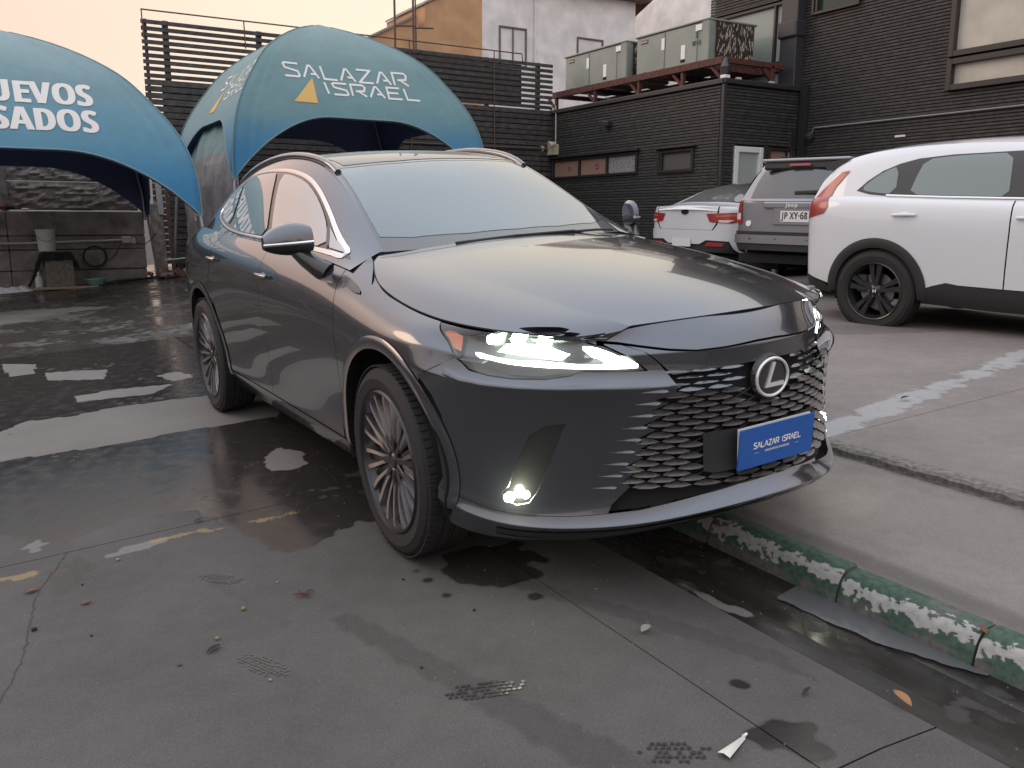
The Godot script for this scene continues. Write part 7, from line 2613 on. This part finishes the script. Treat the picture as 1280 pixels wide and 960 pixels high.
	pl.box(on_ground(1.15, -15.72, 0.022), Vector3(0.95, 0.04, 0.10), Basis(Vector3.UP, 0.03), 0.008)
	solo("timber_plank", pl, mat("pale_timber", lin(0.30, 0.24, 0.17), 0.85), "pale timber plank on the wet ground in front of the block", "plank")
	# basin
	var ba := Buf.new()
	ba.lathe([Vector2(0, 0.0), Vector2(0.11, 0.0), Vector2(0.16, 0.085), Vector2(0.175, 0.09), Vector2(0.172, 0.098), Vector2(0.155, 0.092), Vector2(0.105, 0.012), Vector2(0, 0.012)], Transform3D(Basis(Vector3(0, 0, 1), 0.06), on_ground(1.62, -15.95, 0.012)), 28)
	solo("plastic_basin", ba, mat("basin_aqua", lin(0.16, 0.33, 0.31), 0.4), "shallow aqua plastic basin on the ground right of the block", "basin")
	var pump := Buf.new()
	pump.ball(on_ground(1.66, -15.95, 0.085), Vector3(0.09, 0.03, 0.07), 12)
	solo("green_sponge", pump, mat("sponge_green", lin(0.10, 0.30, 0.12), 0.9), "green sponge lying in the aqua basin", "sponge")
	# conduit along the wall, socket box, coil of cable
	var cd := thing("wall_conduit", "white plastic conduit fixed along the panel wall, ending in a junction box", "conduit")
	var c := Buf.new()
	c.tube([Vector3(-8.0, 0.99, -16.32), Vector3(0.7, 1.03, -16.32), Vector3(2.12, 1.075, -16.32)], 0.02, 0.02, 8)
	put(cd, "pipe", c, mat("conduit_white", lin(0.42, 0.40, 0.38), 0.5))
	var jb := Buf.new()
	jb.box(Vector3(2.17, 1.08, -16.30), Vector3(0.15, 0.12, 0.09), Basis.IDENTITY, 0.012)
	jb.box(Vector3(2.28, 1.06, -16.30), Vector3(0.07, 0.10, 0.07), Basis.IDENTITY, 0.012)
	put(cd, "junction_box", jb, M.conduit_white)
	var coil := Buf.new()
	for k in 4:
		var p := []
		for i in 29:
			var a := TAU * i / 28.0
			p.append(Vector3(1.66 + cos(a) * (0.165 + 0.008 * k), 0.80 + sin(a) * (0.16 + 0.006 * k), -16.31 + 0.012 * k))
		coil.tube(p, 0.008, 0.008, 6, false)
	var dr := []
	for k in 14:
		var f := k / 13.0
		dr.append(Vector3(1.80 + 0.30 * f, 0.74 + 0.31 * f - 0.10 * sin(PI * f), -16.30))
	coil.tube(dr, 0.008, 0.008, 6)
	dr = []
	for k in 14:
		var f := k / 13.0
		dr.append(Vector3(2.30 + 0.35 * f, 1.03 + 0.15 * f - 0.09 * sin(PI * f), -16.28))
	coil.tube(dr, 0.008, 0.008, 6)
	solo("cable_coil", coil, M.black_plastic, "coil of black cable hung on the wall, running up to the junction box", "cable")
	# hose snaking along the foot of the wall
	var hs := Buf.new()
	for q in 3:
		var p := []
		for k in 40:
			var f := k / 39.0
			p.append(on_ground(1.7 + 1.25 * f, -15.95 + 0.12 * sin(f * 9.0 + q * 1.7) + 0.05 * q - 0.15 * f, 0.018 + 0.02 * q * sin(PI * f)))
		hs.tube(p, 0.016, 0.016, 7)
	solo("black_hose", hs, mat("hose_black", lin(0.02, 0.02, 0.022), 0.6), "black hoses lying along the foot of the wall towards the tent leg", "hose")
	# red thing on the ledge, small white scrap, drooping weeds
	var rc := Buf.new()
	rc.tube([Vector3(-0.05, 1.60, -16.33), Vector3(0.42, 1.605, -16.33)], 0.045, 0.04, 10)
	var rt := solo("red_torch", rc, mat("dull_red", lin(0.22, 0.04, 0.035), 0.6), "red tool with a black head lying on the ledge of the wall", "tool")
	var rh := Buf.new()
	rh.tube([Vector3(0.42, 1.605, -16.33), Vector3(0.56, 1.60, -16.33)], 0.048, 0.035, 10)
	put(rt, "head", rh, M.black_plastic)
	var sc := Buf.new()
	sc.box(Vector3(0.70, 1.575, -16.34), Vector3(0.10, 0.035, 0.07), Basis(Vector3.UP, 0.3), 0.01)
	solo("white_scrap", sc, M.white_ink, "small white scrap on the wall ledge right of the red tool", "scrap")
	var le := Buf.new()
	le.box(Vector3(1.52, 1.585, -16.34), Vector3(0.34, 0.05, 0.06), Basis.IDENTITY, 0.01)
	solo("grey_strip", le, M.satin_grey, "dark grey strip lying on the wall ledge above the cable coil", "strip")
	# brick rubble and rusty post between wall and screen
	var rust: Material = M.rust_pipe
	var po := thing("rusty_post", "rusty steel post with a white board strip at the end of the panel wall", "post")
	var pb := Buf.new()
	pb.box(Vector3(2.93, 1.35, -16.55), Vector3(0.06, 2.1, 0.06), Basis(Vector3(0, 0, 1), 0.03), 0.004)
	put(po, "post", pb, rust)
	var wb := Buf.new()
	wb.box(Vector3(2.78, 2.0, -16.52), Vector3(0.09, 1.0, 0.04), Basis(Vector3(0, 0, 1), 0.04), 0.006)
	put(po, "white_strip", wb, M.conduit_white)
	var pc := Buf.new()
	pc.box(Vector3(2.74, 1.0, -16.6), Vector3(0.22, 1.4, 0.12), Basis(Vector3(0, 0, 1), 0.03), 0.02)
	put(po, "mortar_pier", pc, M.wall_rock)
	var rub := thing("rubble", "heap of broken bricks and stones at the end of the wall", "rubble")
	var brick := mat("broken_brick", lin(0.17, 0.085, 0.06), 0.95)
	for k in 16:
		var bq := Buf.new()
		bq.box(on_ground(2.5 + rng.randf() * 1.3, -16.0 - rng.randf() * 0.6, 0.03 + rng.randf() * 0.05), Vector3(rng.randf_range(0.07, 0.2), rng.randf_range(0.05, 0.1), rng.randf_range(0.07, 0.12)), Basis.from_euler(Vector3(rng.randf() * 0.8, rng.randf() * 3.0, rng.randf() * 0.8)), 0.012)
		put(rub, "piece", bq, brick if k % 3 else M.wall_concrete)
	var cross := Buf.new()
	cross.tube([Vector3(2.75, 0.72, -16.15), Vector3(3.5, 0.80, -16.0), Vector3(4.6, 0.92, -15.9)], 0.018, 0.018, 8)
	solo("loose_pipe", cross, M.pole_grey, "grey pipe lying level from the tent leg behind the dark SUV", "pipe")

# ---------------------------------------------------------------- roof plant, lamps and antennas
func build_roof_things() -> void:
	var body := mat("plant_grey", lin(0.30, 0.335, 0.30), 0.5)
	grain(body, 0.006, 151, 0.88, 0.4)
	var red := mat("red_oxide", lin(0.16, 0.052, 0.040), 0.7)
	grain(red, 0.02, 153, 0.6, 0.9)
	var fin := mat("coil_fins", lin(0.11, 0.09, 0.075), 0.8)
	fin.albedo_texture = ramp_tex(0.03, 155, Color(0.35, 0.3, 0.26), Color(1, 0.95, 0.9), 512, 5)
	fin.uv1_triplanar = true
	fin.uv1_world_triplanar = true
	fin.uv1_scale = Vector3(1.6, 0.7, 1.6)
	var pale := mat("lint", lin(0.42, 0.38, 0.33), 0.95)
	var sets := [[-14.87, -12.76, "nearer grey-green roof air conditioner, marked Z M10, its dirty coil facing right"], [-17.45, -15.20, "further grey-green roof air conditioner, behind the one with a number on it"]]
	for s in 2:
		var z0: float = sets[s][0]
		var z1: float = sets[s][1]
		var t := thing("air_conditioner", sets[s][2], "air conditioner", Transform3D.IDENTITY, "air conditioners on the red steel deck")
		var zc := (z0 + z1) / 2
		var l := z1 - z0
		var x0 := 12.0
		var b := Buf.new()
		b.box(Vector3(x0 + 0.6, 4.72, zc), Vector3(1.2, 0.76, l), Basis.IDENTITY, 0.02)
		put(t, "casing", b, body)
		var lid := Buf.new()
		lid.box(Vector3(x0 + 0.6, 5.115, zc), Vector3(1.26, 0.035, l + 0.05), Basis.IDENTITY, 0.008)
		put(t, "lid", lid, body)
		for k in 2:
			var p := Buf.new()
			var pl: float = l * [0.40, 0.42][k]
			p.box(Vector3(x0 - 0.006, 4.72, z0 + 0.04 + pl * 0.5 + k * l * 0.42), Vector3(0.02, 0.70, pl), Basis.IDENTITY, 0.006)
			put(t, "side_panel", p, body)
		var po := Buf.new()
		po.box(Vector3(x0 + 0.05, 4.72, z1 - 0.08), Vector3(0.14, 0.78, 0.20), Basis.IDENTITY, 0.02)
		put(t, "corner_post", po, body)
		# coil end with torn lint
		var c := Buf.new()
		c.box(Vector3(x0 + 0.66, 4.72, z1 + 0.004), Vector3(0.98, 0.72, 0.02))
		var coil := put(t, "coil", c, fin)
		var li := Buf.new()
		for k in 130:
			var y := rng.randf_range(4.40, 5.03)
			var x := rng.randf_range(x0 + 0.2, x0 + 1.12)
			var h := rng.randf_range(0.03, 0.16)
			var w := rng.randf_range(0.008, 0.026)
			li.flat(Vector3(x, y, z1 + 0.018), Vector3(x + w, y + h * 0.5, z1 + 0.024), Vector3(x + w * 0.3, y + h, z1 + 0.018), Vector3(0, 0, 1))
			li.flat(Vector3(x, y, z1 + 0.018), Vector3(x - w * 0.6, y + h * 0.45, z1 + 0.022), Vector3(x + w * 0.3, y + h, z1 + 0.018), Vector3(0, 0, 1))
		put(coil, "lint", li, pale).set_meta("kind", "stuff")
		# labels, slots and marks
		for q in [[x0 - 0.019, 4.86, z0 + l * 0.40, 0.22, 0.09], [x0 - 0.019, 4.62, z0 + l * 0.68, 0.26, 0.11], [x0 - 0.023, 5.0, z1 - 0.25, 0.11, 0.17]]:
			var wl := Buf.new()
			wl.box(Vector3(q[0], q[1], q[2]), Vector3(0.006, q[3], q[4]), Basis.IDENTITY)
			put(t, "label_sticker", wl, M.white_ink)
		var rl := Buf.new()
		rl.box(Vector3(x0 - 0.019, 4.99, z0 + 0.28), Vector3(0.006, 0.075, 0.21), Basis.IDENTITY)
		var nm := put(t, "name_plate", rl, mat("plate_maroon", lin(0.14, 0.02, 0.02), 0.5))
		var fa := Transform3D(Basis(Vector3(0, 0, 1), Vector3.UP, Vector3(-1, 0, 0)), Vector3(x0 - 0.025, 4.99, z0 + 0.28))
		var dots := Buf.new()
		dots.prism(arc(Vector2(-0.07, 0), 0.022, 0, 340, 14), fa, 0.0, 0.003)
		dots.prism(V2([-0.035, -0.014, 0.085, -0.014, 0.085, 0.014, -0.035, 0.014]), fa, 0.0, 0.003)
		put(nm, "plate_mark", dots, M.conduit_white)
		var sl := Buf.new()
		for k in 2:
			sl.box(Vector3(x0 - 0.018, 4.375, z0 + 0.30 + 0.55 * k), Vector3(0.01, 0.05, 0.12))
		sl.box(Vector3(x0 - 0.018, 4.46, z0 + l * 0.68), Vector3(0.01, 0.05, 0.12))
		put(t, "slot", sl, M.dull_black).set_meta("kind", "stuff")
		if s == 0:
			var tt := Transform3D(Basis(Vector3(0, 0, 1), Vector3.UP, Vector3(-1, 0, 0)), Vector3(x0 - 0.026, 4.87, z1 - 0.30))
			var mk := lay_text("Z", 0.09, func(q: Vector2) -> Array: return [tt * Vector3(q.x, q.y, 0), tt.basis.z], 10.0)
			mk.add(lay_text("M10", 0.085, func(q: Vector2) -> Array: return [tt * Vector3(q.x, q.y - 0.14, 0), tt.basis.z], 10.0), Transform3D.IDENTITY)
			put(t, "hand_lettering", mk, M.black_ink)
		var hn := Buf.new()
		hn.tube([Vector3(x0 + 0.16, 4.72, z1 + 0.05), Vector3(x0 + 0.14, 4.55, z1 + 0.05)], 0.012, 0.012, 6)
		put(t, "door_latch", hn, M.black_plastic)
	# red steel deck on knees
	var d := thing("steel_deck", "red oxide steel deck on angled brackets carrying the air conditioners", "platform")
	var y := 4.27
	for e in [[11.78, -17.6, -12.1], [13.3, -17.6, -12.1]]:
		var b := Buf.new()
		b.box(Vector3(e[0], y, (e[1] + e[2]) / 2), Vector3(0.08, 0.13, e[2] - e[1]), Basis.IDENTITY, 0.006)
		put(d, "long_beam", b, red)
	for z in [-17.55, -16.4, -15.2, -14.0, -12.75, -12.06]:
		var b := Buf.new()
		b.box(Vector3(12.5, y - 0.01, z), Vector3(1.5, 0.10, 0.08), Basis.IDENTITY, 0.006)
		put(d, "cross_beam", b, red)
	for z in [-17.5, -16.0, -14.5, -13.2, -12.15]:
		var b := Buf.new()
		b.box(Vector3(11.80, 4.06, z), Vector3(0.07, 0.34, 0.07), Basis.IDENTITY, 0.004)
		put(d, "post", b, red)
		var k := Buf.new()
		k.box(Vector3(11.80, 4.09, z - 0.17), Vector3(0.05, 0.05, 0.42), Basis(Vector3(1, 0, 0), 0.75), 0.004)
		put(d, "knee_brace", k, red)
	var en := Buf.new()
	en.box(Vector3(12.95, 4.06, -12.06), Vector3(0.09, 0.38, 0.08), Basis.IDENTITY, 0.004)
	put(d, "post", en, red)
	var e2 := Buf.new()
	e2.box(Vector3(12.82, 4.10, -12.06), Vector3(0.34, 0.05, 0.05), Basis(Vector3(0, 0, 1), -0.7), 0.004)
	put(d, "knee_brace", e2, red)
	# beacon lamp on the corner of the low roof
	var bc := thing("corner_lamp", "dark lamp on a pale foot at the corner of the low roof", "lamp", Transform3D(Basis.IDENTITY, Vector3(11.72, 3.93, -12.0)))
	var f := Buf.new()
	f.box(Vector3(0, 0.03, 0), Vector3(0.13, 0.06, 0.13), Basis.IDENTITY, 0.01)
	put(bc, "foot", f, M.white_ink)
	var ln := Buf.new()
	ln.lathe([Vector2(0.03, 0.06), Vector2(0.07, 0.09), Vector2(0.09, 0.2), Vector2(0.06, 0.27), Vector2(0.03, 0.36), Vector2(0, 0.37)], Transform3D.IDENTITY, 14)
	put(bc, "lantern", ln, M.satin_grey)
	# double security lamp on the wall, with its two pale pipes
	var sl2 := thing("security_lamp", "cream twin-headed security lamp on a box at the left end of the low building", "lamp", Transform3D(Basis.IDENTITY, Vector3(11.62, 3.05, -17.36)))
	var bx := Buf.new()
	bx.box(Vector3(0, -0.02, 0), Vector3(0.14, 0.24, 0.30), Basis.IDENTITY, 0.015)
	put(sl2, "box", bx, mat("lamp_cream", lin(0.52, 0.47, 0.36), 0.5))
	for q in [[-0.2, 0.04, -0.6], [0.22, 0.10, 0.7]]:
		var h := Buf.new()
		h.lathe([Vector2(0.03, -0.02), Vector2(0.05, 0.03), Vector2(0.085, 0.13), Vector2(0.088, 0.15), Vector2(0.0, 0.14)], Transform3D(Basis.from_euler(Vector3(q[2], 0, 1.9)), Vector3(-0.1, q[1], q[0])), 16)
		put(sl2, "lamp_head", h, M.lamp_cream)
	for q in [[0.06, 3.08, 4.02], [-0.30, 2.05, 4.0]]:
		var p := Buf.new()
		p.tube([Vector3(11.65, q[1], -17.36 + q[0]), Vector3(11.65, q[2] - 0.2, -17.36 + q[0]), Vector3(11.66, q[2], -17.36 + q[0] * 0.4)], 0.018, 0.018, 8)
		solo("wall_pipe", p, M.conduit_white, "short pale pipe rising from the twin security lamp" if q[0] > 0 else "long pale pipe running down past the twin security lamp", "pipe", "pale pipes at the end of the low building")
	# antennas over the screen
	var an := thing("roof_antenna", "two thin bent pipes standing up behind the slatted screen", "antenna")
	for q in [[10.2, -0.0], [10.75, 0.25]]:
		var p := Buf.new()
		p.tube([Vector3(q[0], 5.0, -23.0), Vector3(q[0], 8.55 + q[1], -23.0), Vector3(q[0] + 0.62, 8.55 + q[1], -23.0)], 0.03, 0.03, 6)
		p.tube([Vector3(q[0], 6.6, -23.0), Vector3(q[0] + 0.6, 6.65, -23.0)], 0.025, 0.025, 6)
		put(an, "pipe", p, M.rust_pipe)
	var mast := Buf.new()
	mast.tube([Vector3(12.0, 6.5, -25.5), Vector3(11.98, 11.0, -25.5)], 0.025, 0.02, 6)
	solo("thin_mast", mast, M.satin_grey, "single thin mast standing against the sky beside the ochre wall", "mast")

# ---------------------------------------------------------------- small things on the concrete
func leaf(at: Vector3, l: float, w: float, yaw: float, curl: float) -> Buf:
	var b := Buf.new()
	var bs := Basis(Vector3.UP, yaw)
	var prev := []
	for k in 9:
		var f := k / 8.0
		var hw := w * 0.5 * pow(sin(PI * clampf(f, 0.02, 0.98)), 0.7)
		var y := 0.004 + curl * sin(PI * f) * 0.5 + curl * f * f * 0.4
		var cur := [at + bs * Vector3((f - 0.5) * l, y + curl * 0.25, hw), at + bs * Vector3((f - 0.5) * l, y, 0), at + bs * Vector3((f - 0.5) * l, y + curl * 0.25, -hw)]
		if not prev.is_empty():
			b.quad(prev[0], prev[1], cur[1], cur[0], Vector3.UP)
			b.quad(prev[1], prev[2], cur[2], cur[1], Vector3.UP)
		prev = cur
	return b

func print_of(at: Vector2, size: Vector2, yaw: float, sd: int, lug: float) -> Buf:
	# wet mark of a tread: rows of little blots with worn edges
	var b := Buf.new()
	var nz := noise(9.0, sd, 2)
	var nx := int(size.x / lug)
	var ny := int(size.y / lug)
	for i in nx:
		for j in ny:
			var u := (i + 0.5) / nx * 2.0 - 1.0
			var v := (j + 0.5) / ny * 2.0 - 1.0
			if u * u + v * v * 0.9 > 0.95 + 0.35 * nz.get_noise_2d(i, j) or nz.get_noise_2d(i * 1.7 + 9.0, j * 1.3) > 0.34:
				continue
			var c := Vector2((i + 0.5 + 0.5 * (j % 2)) * lug - size.x / 2, (j + 0.5) * lug - size.y / 2).rotated(yaw) + at
			var pts := []
			for k in 8:
				var a := TAU * k / 8
				var r := lug * (0.40 + 0.14 * nz.get_noise_2d(i * 3.1 + cos(a) * 2.0, j * 3.1 + sin(a) * 2.0) * 2.0)
				pts.append(on_ground(c.x + cos(a + yaw) * r * 1.05, c.y + sin(a + yaw) * r * 0.85, 0.0035))
			for k in range(1, 7):
				b.flat(pts[0], pts[k], pts[k + 1], Vector3.UP)
	return b

func build_litter() -> void:
	var brown := mat("dry_leaf", lin(0.14, 0.065, 0.035), 0.85)
	var black := mat("rotten_leaf", lin(0.018, 0.016, 0.015), 0.8)
	var grey := mat("grey_leaf", lin(0.24, 0.22, 0.19), 0.85)
	var olive := mat("seed_pod", lin(0.20, 0.17, 0.07), 0.8)
	var tan := mat("tan_leaf", lin(0.30, 0.15, 0.07), 0.85)
	solo("fallen_leaf", leaf(on_ground(2.06, -1.32, -0.03), 0.075, 0.03, 1.25, 0.015), tan, "orange-brown leaf on the edge of the gutter at the lower right", "leaf", "fallen leaves")
	solo("fallen_leaf", leaf(on_ground(1.70, -1.98), 0.05, 0.028, 0.3, 0.014), grey, "pale grey curled leaf right of the tyre marks, below the bumper", "leaf", "fallen leaves")
	solo("fallen_leaf", leaf(on_ground(0.52, -2.68), 0.055, 0.022, 0.5, 0.010), black, "black shrivelled leaf on the dry concrete at the lower left", "leaf", "fallen leaves")
	solo("fallen_leaf", leaf(on_ground(0.05, -3.52), 0.05, 0.028, 0.2, 0.010), brown, "brown leaf near the yellow paint mark at the left edge", "leaf", "fallen leaves")
	solo("fallen_leaf", leaf(on_ground(0.21, -3.29), 0.035, 0.024, 0.1, 0.008), brown, "small round brown leaf on the concrete at the left", "leaf", "fallen leaves")
	solo("fallen_leaf", leaf(on_ground(0.72, -3.86, 0.002), 0.04, 0.02, 0.4, 0.008), black, "small dark leaf beside the long crack by the yellow mark", "leaf", "fallen leaves")
	solo("fallen_leaf", leaf(on_ground(1.86, -1.48, -0.015), 0.05, 0.012, 0.3, 0.006), black, "thin dark leaf on the sloping slab beside the gutter", "leaf", "fallen leaves")
	solo("fallen_leaf", leaf(on_ground(4.62, -3.12, 0.044), 0.09, 0.025, 0.1, 0.012), black, "dark curled leaf on the worn white line", "leaf", "fallen leaves")
	solo("fallen_leaf", leaf(on_ground(2.50, -1.36, 0.016), 0.045, 0.02, 0.9, 0.01), brown, "rust-brown leaf caught in the joint of the kerb stones", "leaf", "fallen leaves")
	# twig clump
	var tw := Buf.new()
	var c := on_ground(0.88, -2.88, 0.006)
	for k in 9:
		var a := rng.randf() * TAU
		tw.tube([c, c + Vector3(cos(a) * 0.018, 0.008, sin(a) * 0.018), c + Vector3(cos(a + 0.5) * 0.036, rng.randf() * 0.012, sin(a + 0.5) * 0.036)], 0.0028, 0.0012, 5)
	solo("twig_cluster", tw, mat("twig_brown", lin(0.09, 0.045, 0.03), 0.9), "small brown cluster of dry twigs on the concrete below the front wheel", "twigs")
	# squeezed tube
	var tu := thing("squeezed_tube", "flattened white tube with a cap, lying at the bottom edge beside the wet patch", "tube", Transform3D(Basis(Vector3.UP, 0.28), on_ground(1.51, -1.405, 0.004)))
	var tb := Buf.new()
	var prev := []
	for k in 9:
		var f := k / 8.0
		var w := lerpf(0.017, 0.006, f)
		var h := lerpf(0.004, 0.005, f) + 0.003 * sin(PI * f)
		var cur := [Vector3(-0.055 + 0.10 * f, 0.002, w), Vector3(-0.055 + 0.10 * f, h * 1.7, 0), Vector3(-0.055 + 0.10 * f, 0.002, -w)]
		if not prev.is_empty():
			tb.quad(prev[0], prev[1], cur[1], cur[0], Vector3(0, 1, 0.4))
			tb.quad(prev[1], prev[2], cur[2], cur[1], Vector3(0, 1, -0.4))
		prev = cur
	put(tu, "tube_body", tb, mat("tube_white", lin(0.62, 0.60, 0.55), 0.5))
	var cp := Buf.new()
	cp.tube([Vector3(0.045, 0.006, 0), Vector3(0.062, 0.006, 0)], 0.005, 0.003, 8)
	put(tu, "cap", cp, M.plate_white)
	# pebbles and seed pods one can pick out
	var spots := [[0.04, -3.18, 0.010, "black"], [0.67, -2.90, 0.010, "olive"], [0.545, -2.745, 0.009, "olive"], [0.41, -2.65, 0.007, "brown"], [0.215, -3.47, 0.005, "black"], [0.20, -3.02, 0.005, "black"], [0.62, -2.40, 0.006, "grey"], [0.36, -3.63, 0.008, "grey"], [0.83, -3.04, 0.005, "grey"], [1.02, -2.2, 0.005, "black"], [1.32, -2.42, 0.006, "black"], [1.22, -2.78, 0.006, "black"]]
	var words := ["round black pebble alone at the far left of the foreground", "olive seed pod furthest from the camera, above the tread print", "olive seed pod just below the black leaf", "small brown seed near the bottom, left of the tread print", "tiny dark pebble above the small round leaf", "tiny dark pebble below the small round leaf", "pale pebble lying on the left tread print", "pale pebble beside the scraped white mark", "small pale pebble left of the twigs", "tiny black pebble left of the tyre mark", "small black pebble under the bumper's left end", "small black pebble beside the front wheel's wet patch"]
	var pm := {"black": black, "olive": olive, "brown": brown, "grey": grey}
	for k in spots.size():
		var b := Buf.new()
		var s = spots[k]
		b.ball(on_ground(s[0], s[1], s[2] * 0.55), Vector3(s[2], s[2] * 0.7, s[2] * 0.85), 10, Basis(Vector3.UP, rng.randf() * 3.0))
		solo("pebble", b, pm[s[3]], words[k], "pebble", "pebbles and seeds on the concrete")
	# grit too fine to count
	var gr := Buf.new()
	for k in 900:
		var x := rng.randf_range(-0.6, 2.4)
		var z := rng.randf_range(-4.6, -0.9)
		var r := rng.randf_range(0.0012, 0.0035)
		var lift := -0.05 if x > 1.95 else (-0.014 * (x - 1.62) / 0.2 if x > 1.62 else 0.0)
		var p := on_ground(x, z, lift + r * 0.5)
		b_tet(gr, p, r)
	var g := put(self, "grit", gr, grey)
	g.set_meta("kind", "stuff")
	tag(g, "fine grit and crumbs scattered over the concrete", "grit")
	# wet tread prints
	var wm := mat("wet_print", lin(0.042, 0.038, 0.036), 0.25)
	var prints := [[Vector2(1.11, -1.99), Vector2(0.25, 0.085), 0.37, "dark wet tyre-tread print in the middle foreground"], [Vector2(1.37, -1.47), Vector2(0.19, 0.09), 0.62, "wet tread print at the bottom edge beside the white tube"]]
	for k in 2:
		var q = prints[k]
		solo("tread_print", print_of(q[0], q[1], q[2], 7 + k, 0.0165), wm, q[3], "tread print", "wet tread prints")
	var pale := mat("dusty_print", lin(0.105, 0.098, 0.09), 0.8)
	var prints2 := [[Vector2(0.62, -2.50), Vector2(0.22, 0.085), 1.15, "dusty shoe print in the left foreground"], [Vector2(0.66, -3.20), Vector2(0.20, 0.075), 0.85, "faint dusty shoe print behind the left foreground one"]]
	for k in 2:
		var q = prints2[k]
		solo("shoe_print", print_of(q[0], q[1], q[2], 17 + k, 0.0115), pale, q[3], "shoe print", "dusty shoe prints")
	# scraped crack that curves across the slab at the left
	var ck := Buf.new()
	var path := []
	var nz := noise(3.0, 19, 3)
	for p in soften(V2([0.20, -3.86, 0.11, -3.62, 0.045, -3.42, 0.02, -3.13, -0.02, -2.92, -0.07, -2.74, -0.2, -2.5, -0.5, -2.2]), 3, false):
		path.append(Vector2(p.x + 0.012 * nz.get_noise_1d(p.y * 6.0), p.y))
	for k in path.size() - 1:
		var a: Vector2 = path[k]
		var b: Vector2 = path[k + 1]
		var o := (b - a).orthogonal().normalized() * (0.0013 + 0.0009 * nz.get_noise_1d(k * 0.7))
		ck.quad(on_ground(a.x + o.x, a.y + o.y, 0.003), on_ground(a.x - o.x, a.y - o.y, 0.003), on_ground(b.x - o.x, b.y - o.y, 0.003), on_ground(b.x + o.x, b.y + o.y, 0.003), Vector3.UP)
	struct("yard_crack", ck, mat("crack_dirt", lin(0.055, 0.047, 0.040), 0.95))

func b_tet(b: Buf, p: Vector3, r: float) -> void:
	var a := rng.randf() * TAU
	var q := []
	for k in 3:
		q.append(p + Vector3(cos(a + k * 2.1) * r, -r * 0.4, sin(a + k * 2.1) * r))
	var t := p + Vector3(0, r * 0.8, 0)
	for k in 3:
		b.flat(q[k], q[(k + 1) % 3], t, q[k] + q[(k + 1) % 3] - p * 2.0 + Vector3.UP * r)

# ---------------------------------------------------------------- what stands behind the camera, seen only in reflections
func tree_at(at: Vector3, h: float, sd: int, label: String) -> void:
	var t := thing("street_tree", label, "tree", Transform3D(Basis.IDENTITY, at), "trees across the street")
	var r := RandomNumberGenerator.new()
	r.seed = sd
	var tr := Buf.new()
	tr.tube([Vector3.ZERO, Vector3(0.1, h * 0.25, 0.05), Vector3(0.0, h * 0.5, -0.1), Vector3(0.15, h * 0.8, 0)], 0.2, 0.05, 8)
	var clumps := []
	for k in 9:
		var a := r.randf() * TAU
		var e := Vector3(cos(a) * h * 0.25 * r.randf_range(0.5, 1.1), h * r.randf_range(0.5, 0.95), sin(a) * h * 0.25 * r.randf_range(0.5, 1.1))
		tr.tube([Vector3(0, h * 0.4, 0), e * Vector3(0.5, 0.75, 0.5) + Vector3(0, h * 0.1, 0), e], 0.07, 0.02, 6)
		clumps.append(e)
	put(t, "trunk", tr, M.twig_brown)
	var lf := Buf.new()
	for k in 2200:
		var c: Vector3 = clumps[k % 9]
		var d := Vector3(r.randfn(), r.randfn() * 0.75, r.randfn()) * h * 0.085
		var p := c + d
		var u := Vector3(r.randfn(), r.randfn(), r.randfn()).normalized()
		var w := u.cross(Vector3(r.randfn(), r.randfn(), r.randfn())).normalized()
		var s := r.randf_range(0.06, 0.13)
		lf.flat(p - u * s, p + w * s * 0.6, p + u * s, Vector3.UP)
		lf.flat(p - u * s, p - w * s * 0.6, p + u * s, Vector3.UP)
	put(t, "crown", lf, M.tree_leaf).set_meta("kind", "stuff")

func build_surroundings() -> void:
	var lm := mat("tree_leaf", lin(0.06, 0.09, 0.035), 0.8)
	lm.backlight_enabled = true
	lm.backlight = Color(0.12, 0.16, 0.06)
	tree_at(Vector3(-9, -0.6, 14), 6.5, 3, "broad street tree behind the camera, left of the others")
	tree_at(Vector3(3, 0.0, 18), 7.5, 4, "tall street tree straight behind the camera")
	tree_at(Vector3(13, 0.3, 16), 6.0, 5, "smaller street tree behind the camera to the right")
	tree_at(Vector3(-17, -1.0, -3), 5.0, 6, "low tree beyond the side wall at the left, nearest the street")
	tree_at(Vector3(-18, -0.9, -9), 5.6, 8, "low tree beyond the side wall at the left, nearest the tents")
	var sw := thing("side_wall", "long plain wall added unseen at the left to darken reflections in the car", "wall")
	var sb := Buf.new()
	sb.box(Vector3(-11.2, 0.6, -5.0), Vector3(0.18, 3.0, 24.0), Basis.IDENTITY, 0.02)  # added unseen wall, keeps the bright horizon out of the car's side reflections
	put(sw, "wall", sb, M.wall_concrete)
	var sc := Buf.new()
	sc.box(Vector3(-11.2, 2.13, -5.0), Vector3(0.26, 0.06, 24.1), Basis.IDENTITY, 0.01)
	put(sw, "coping", sc, M.coping_grey)
	var w := thing("street_house", "long low house with a plain front across the street behind the camera", "house")
	var b := Buf.new()
	b.box(Vector3(2, 1.6, 24), Vector3(44, 4.2, 5), Basis.IDENTITY, 0.05)
	put(w, "wall", b, M.white_render)
	var r := Buf.new()
	r.prism(V2([-2.9, 0, 2.9, 0, 0, 1.5]), Transform3D(Basis(Vector3(0, 0, 1), Vector3.UP, Vector3(-1, 0, 0)), Vector3(2, 3.7, 24)), -22.4, 22.4)
	put(w, "roof", r, M.clay_tile)
	for k in 7:
		var win := Buf.new()
		win.box(Vector3(-16.0 + k * 6.0, 1.9, 21.48), Vector3(1.4, 1.1, 0.06), Basis.IDENTITY, 0.01)
		put(w, "window", win, M.dark_glass)
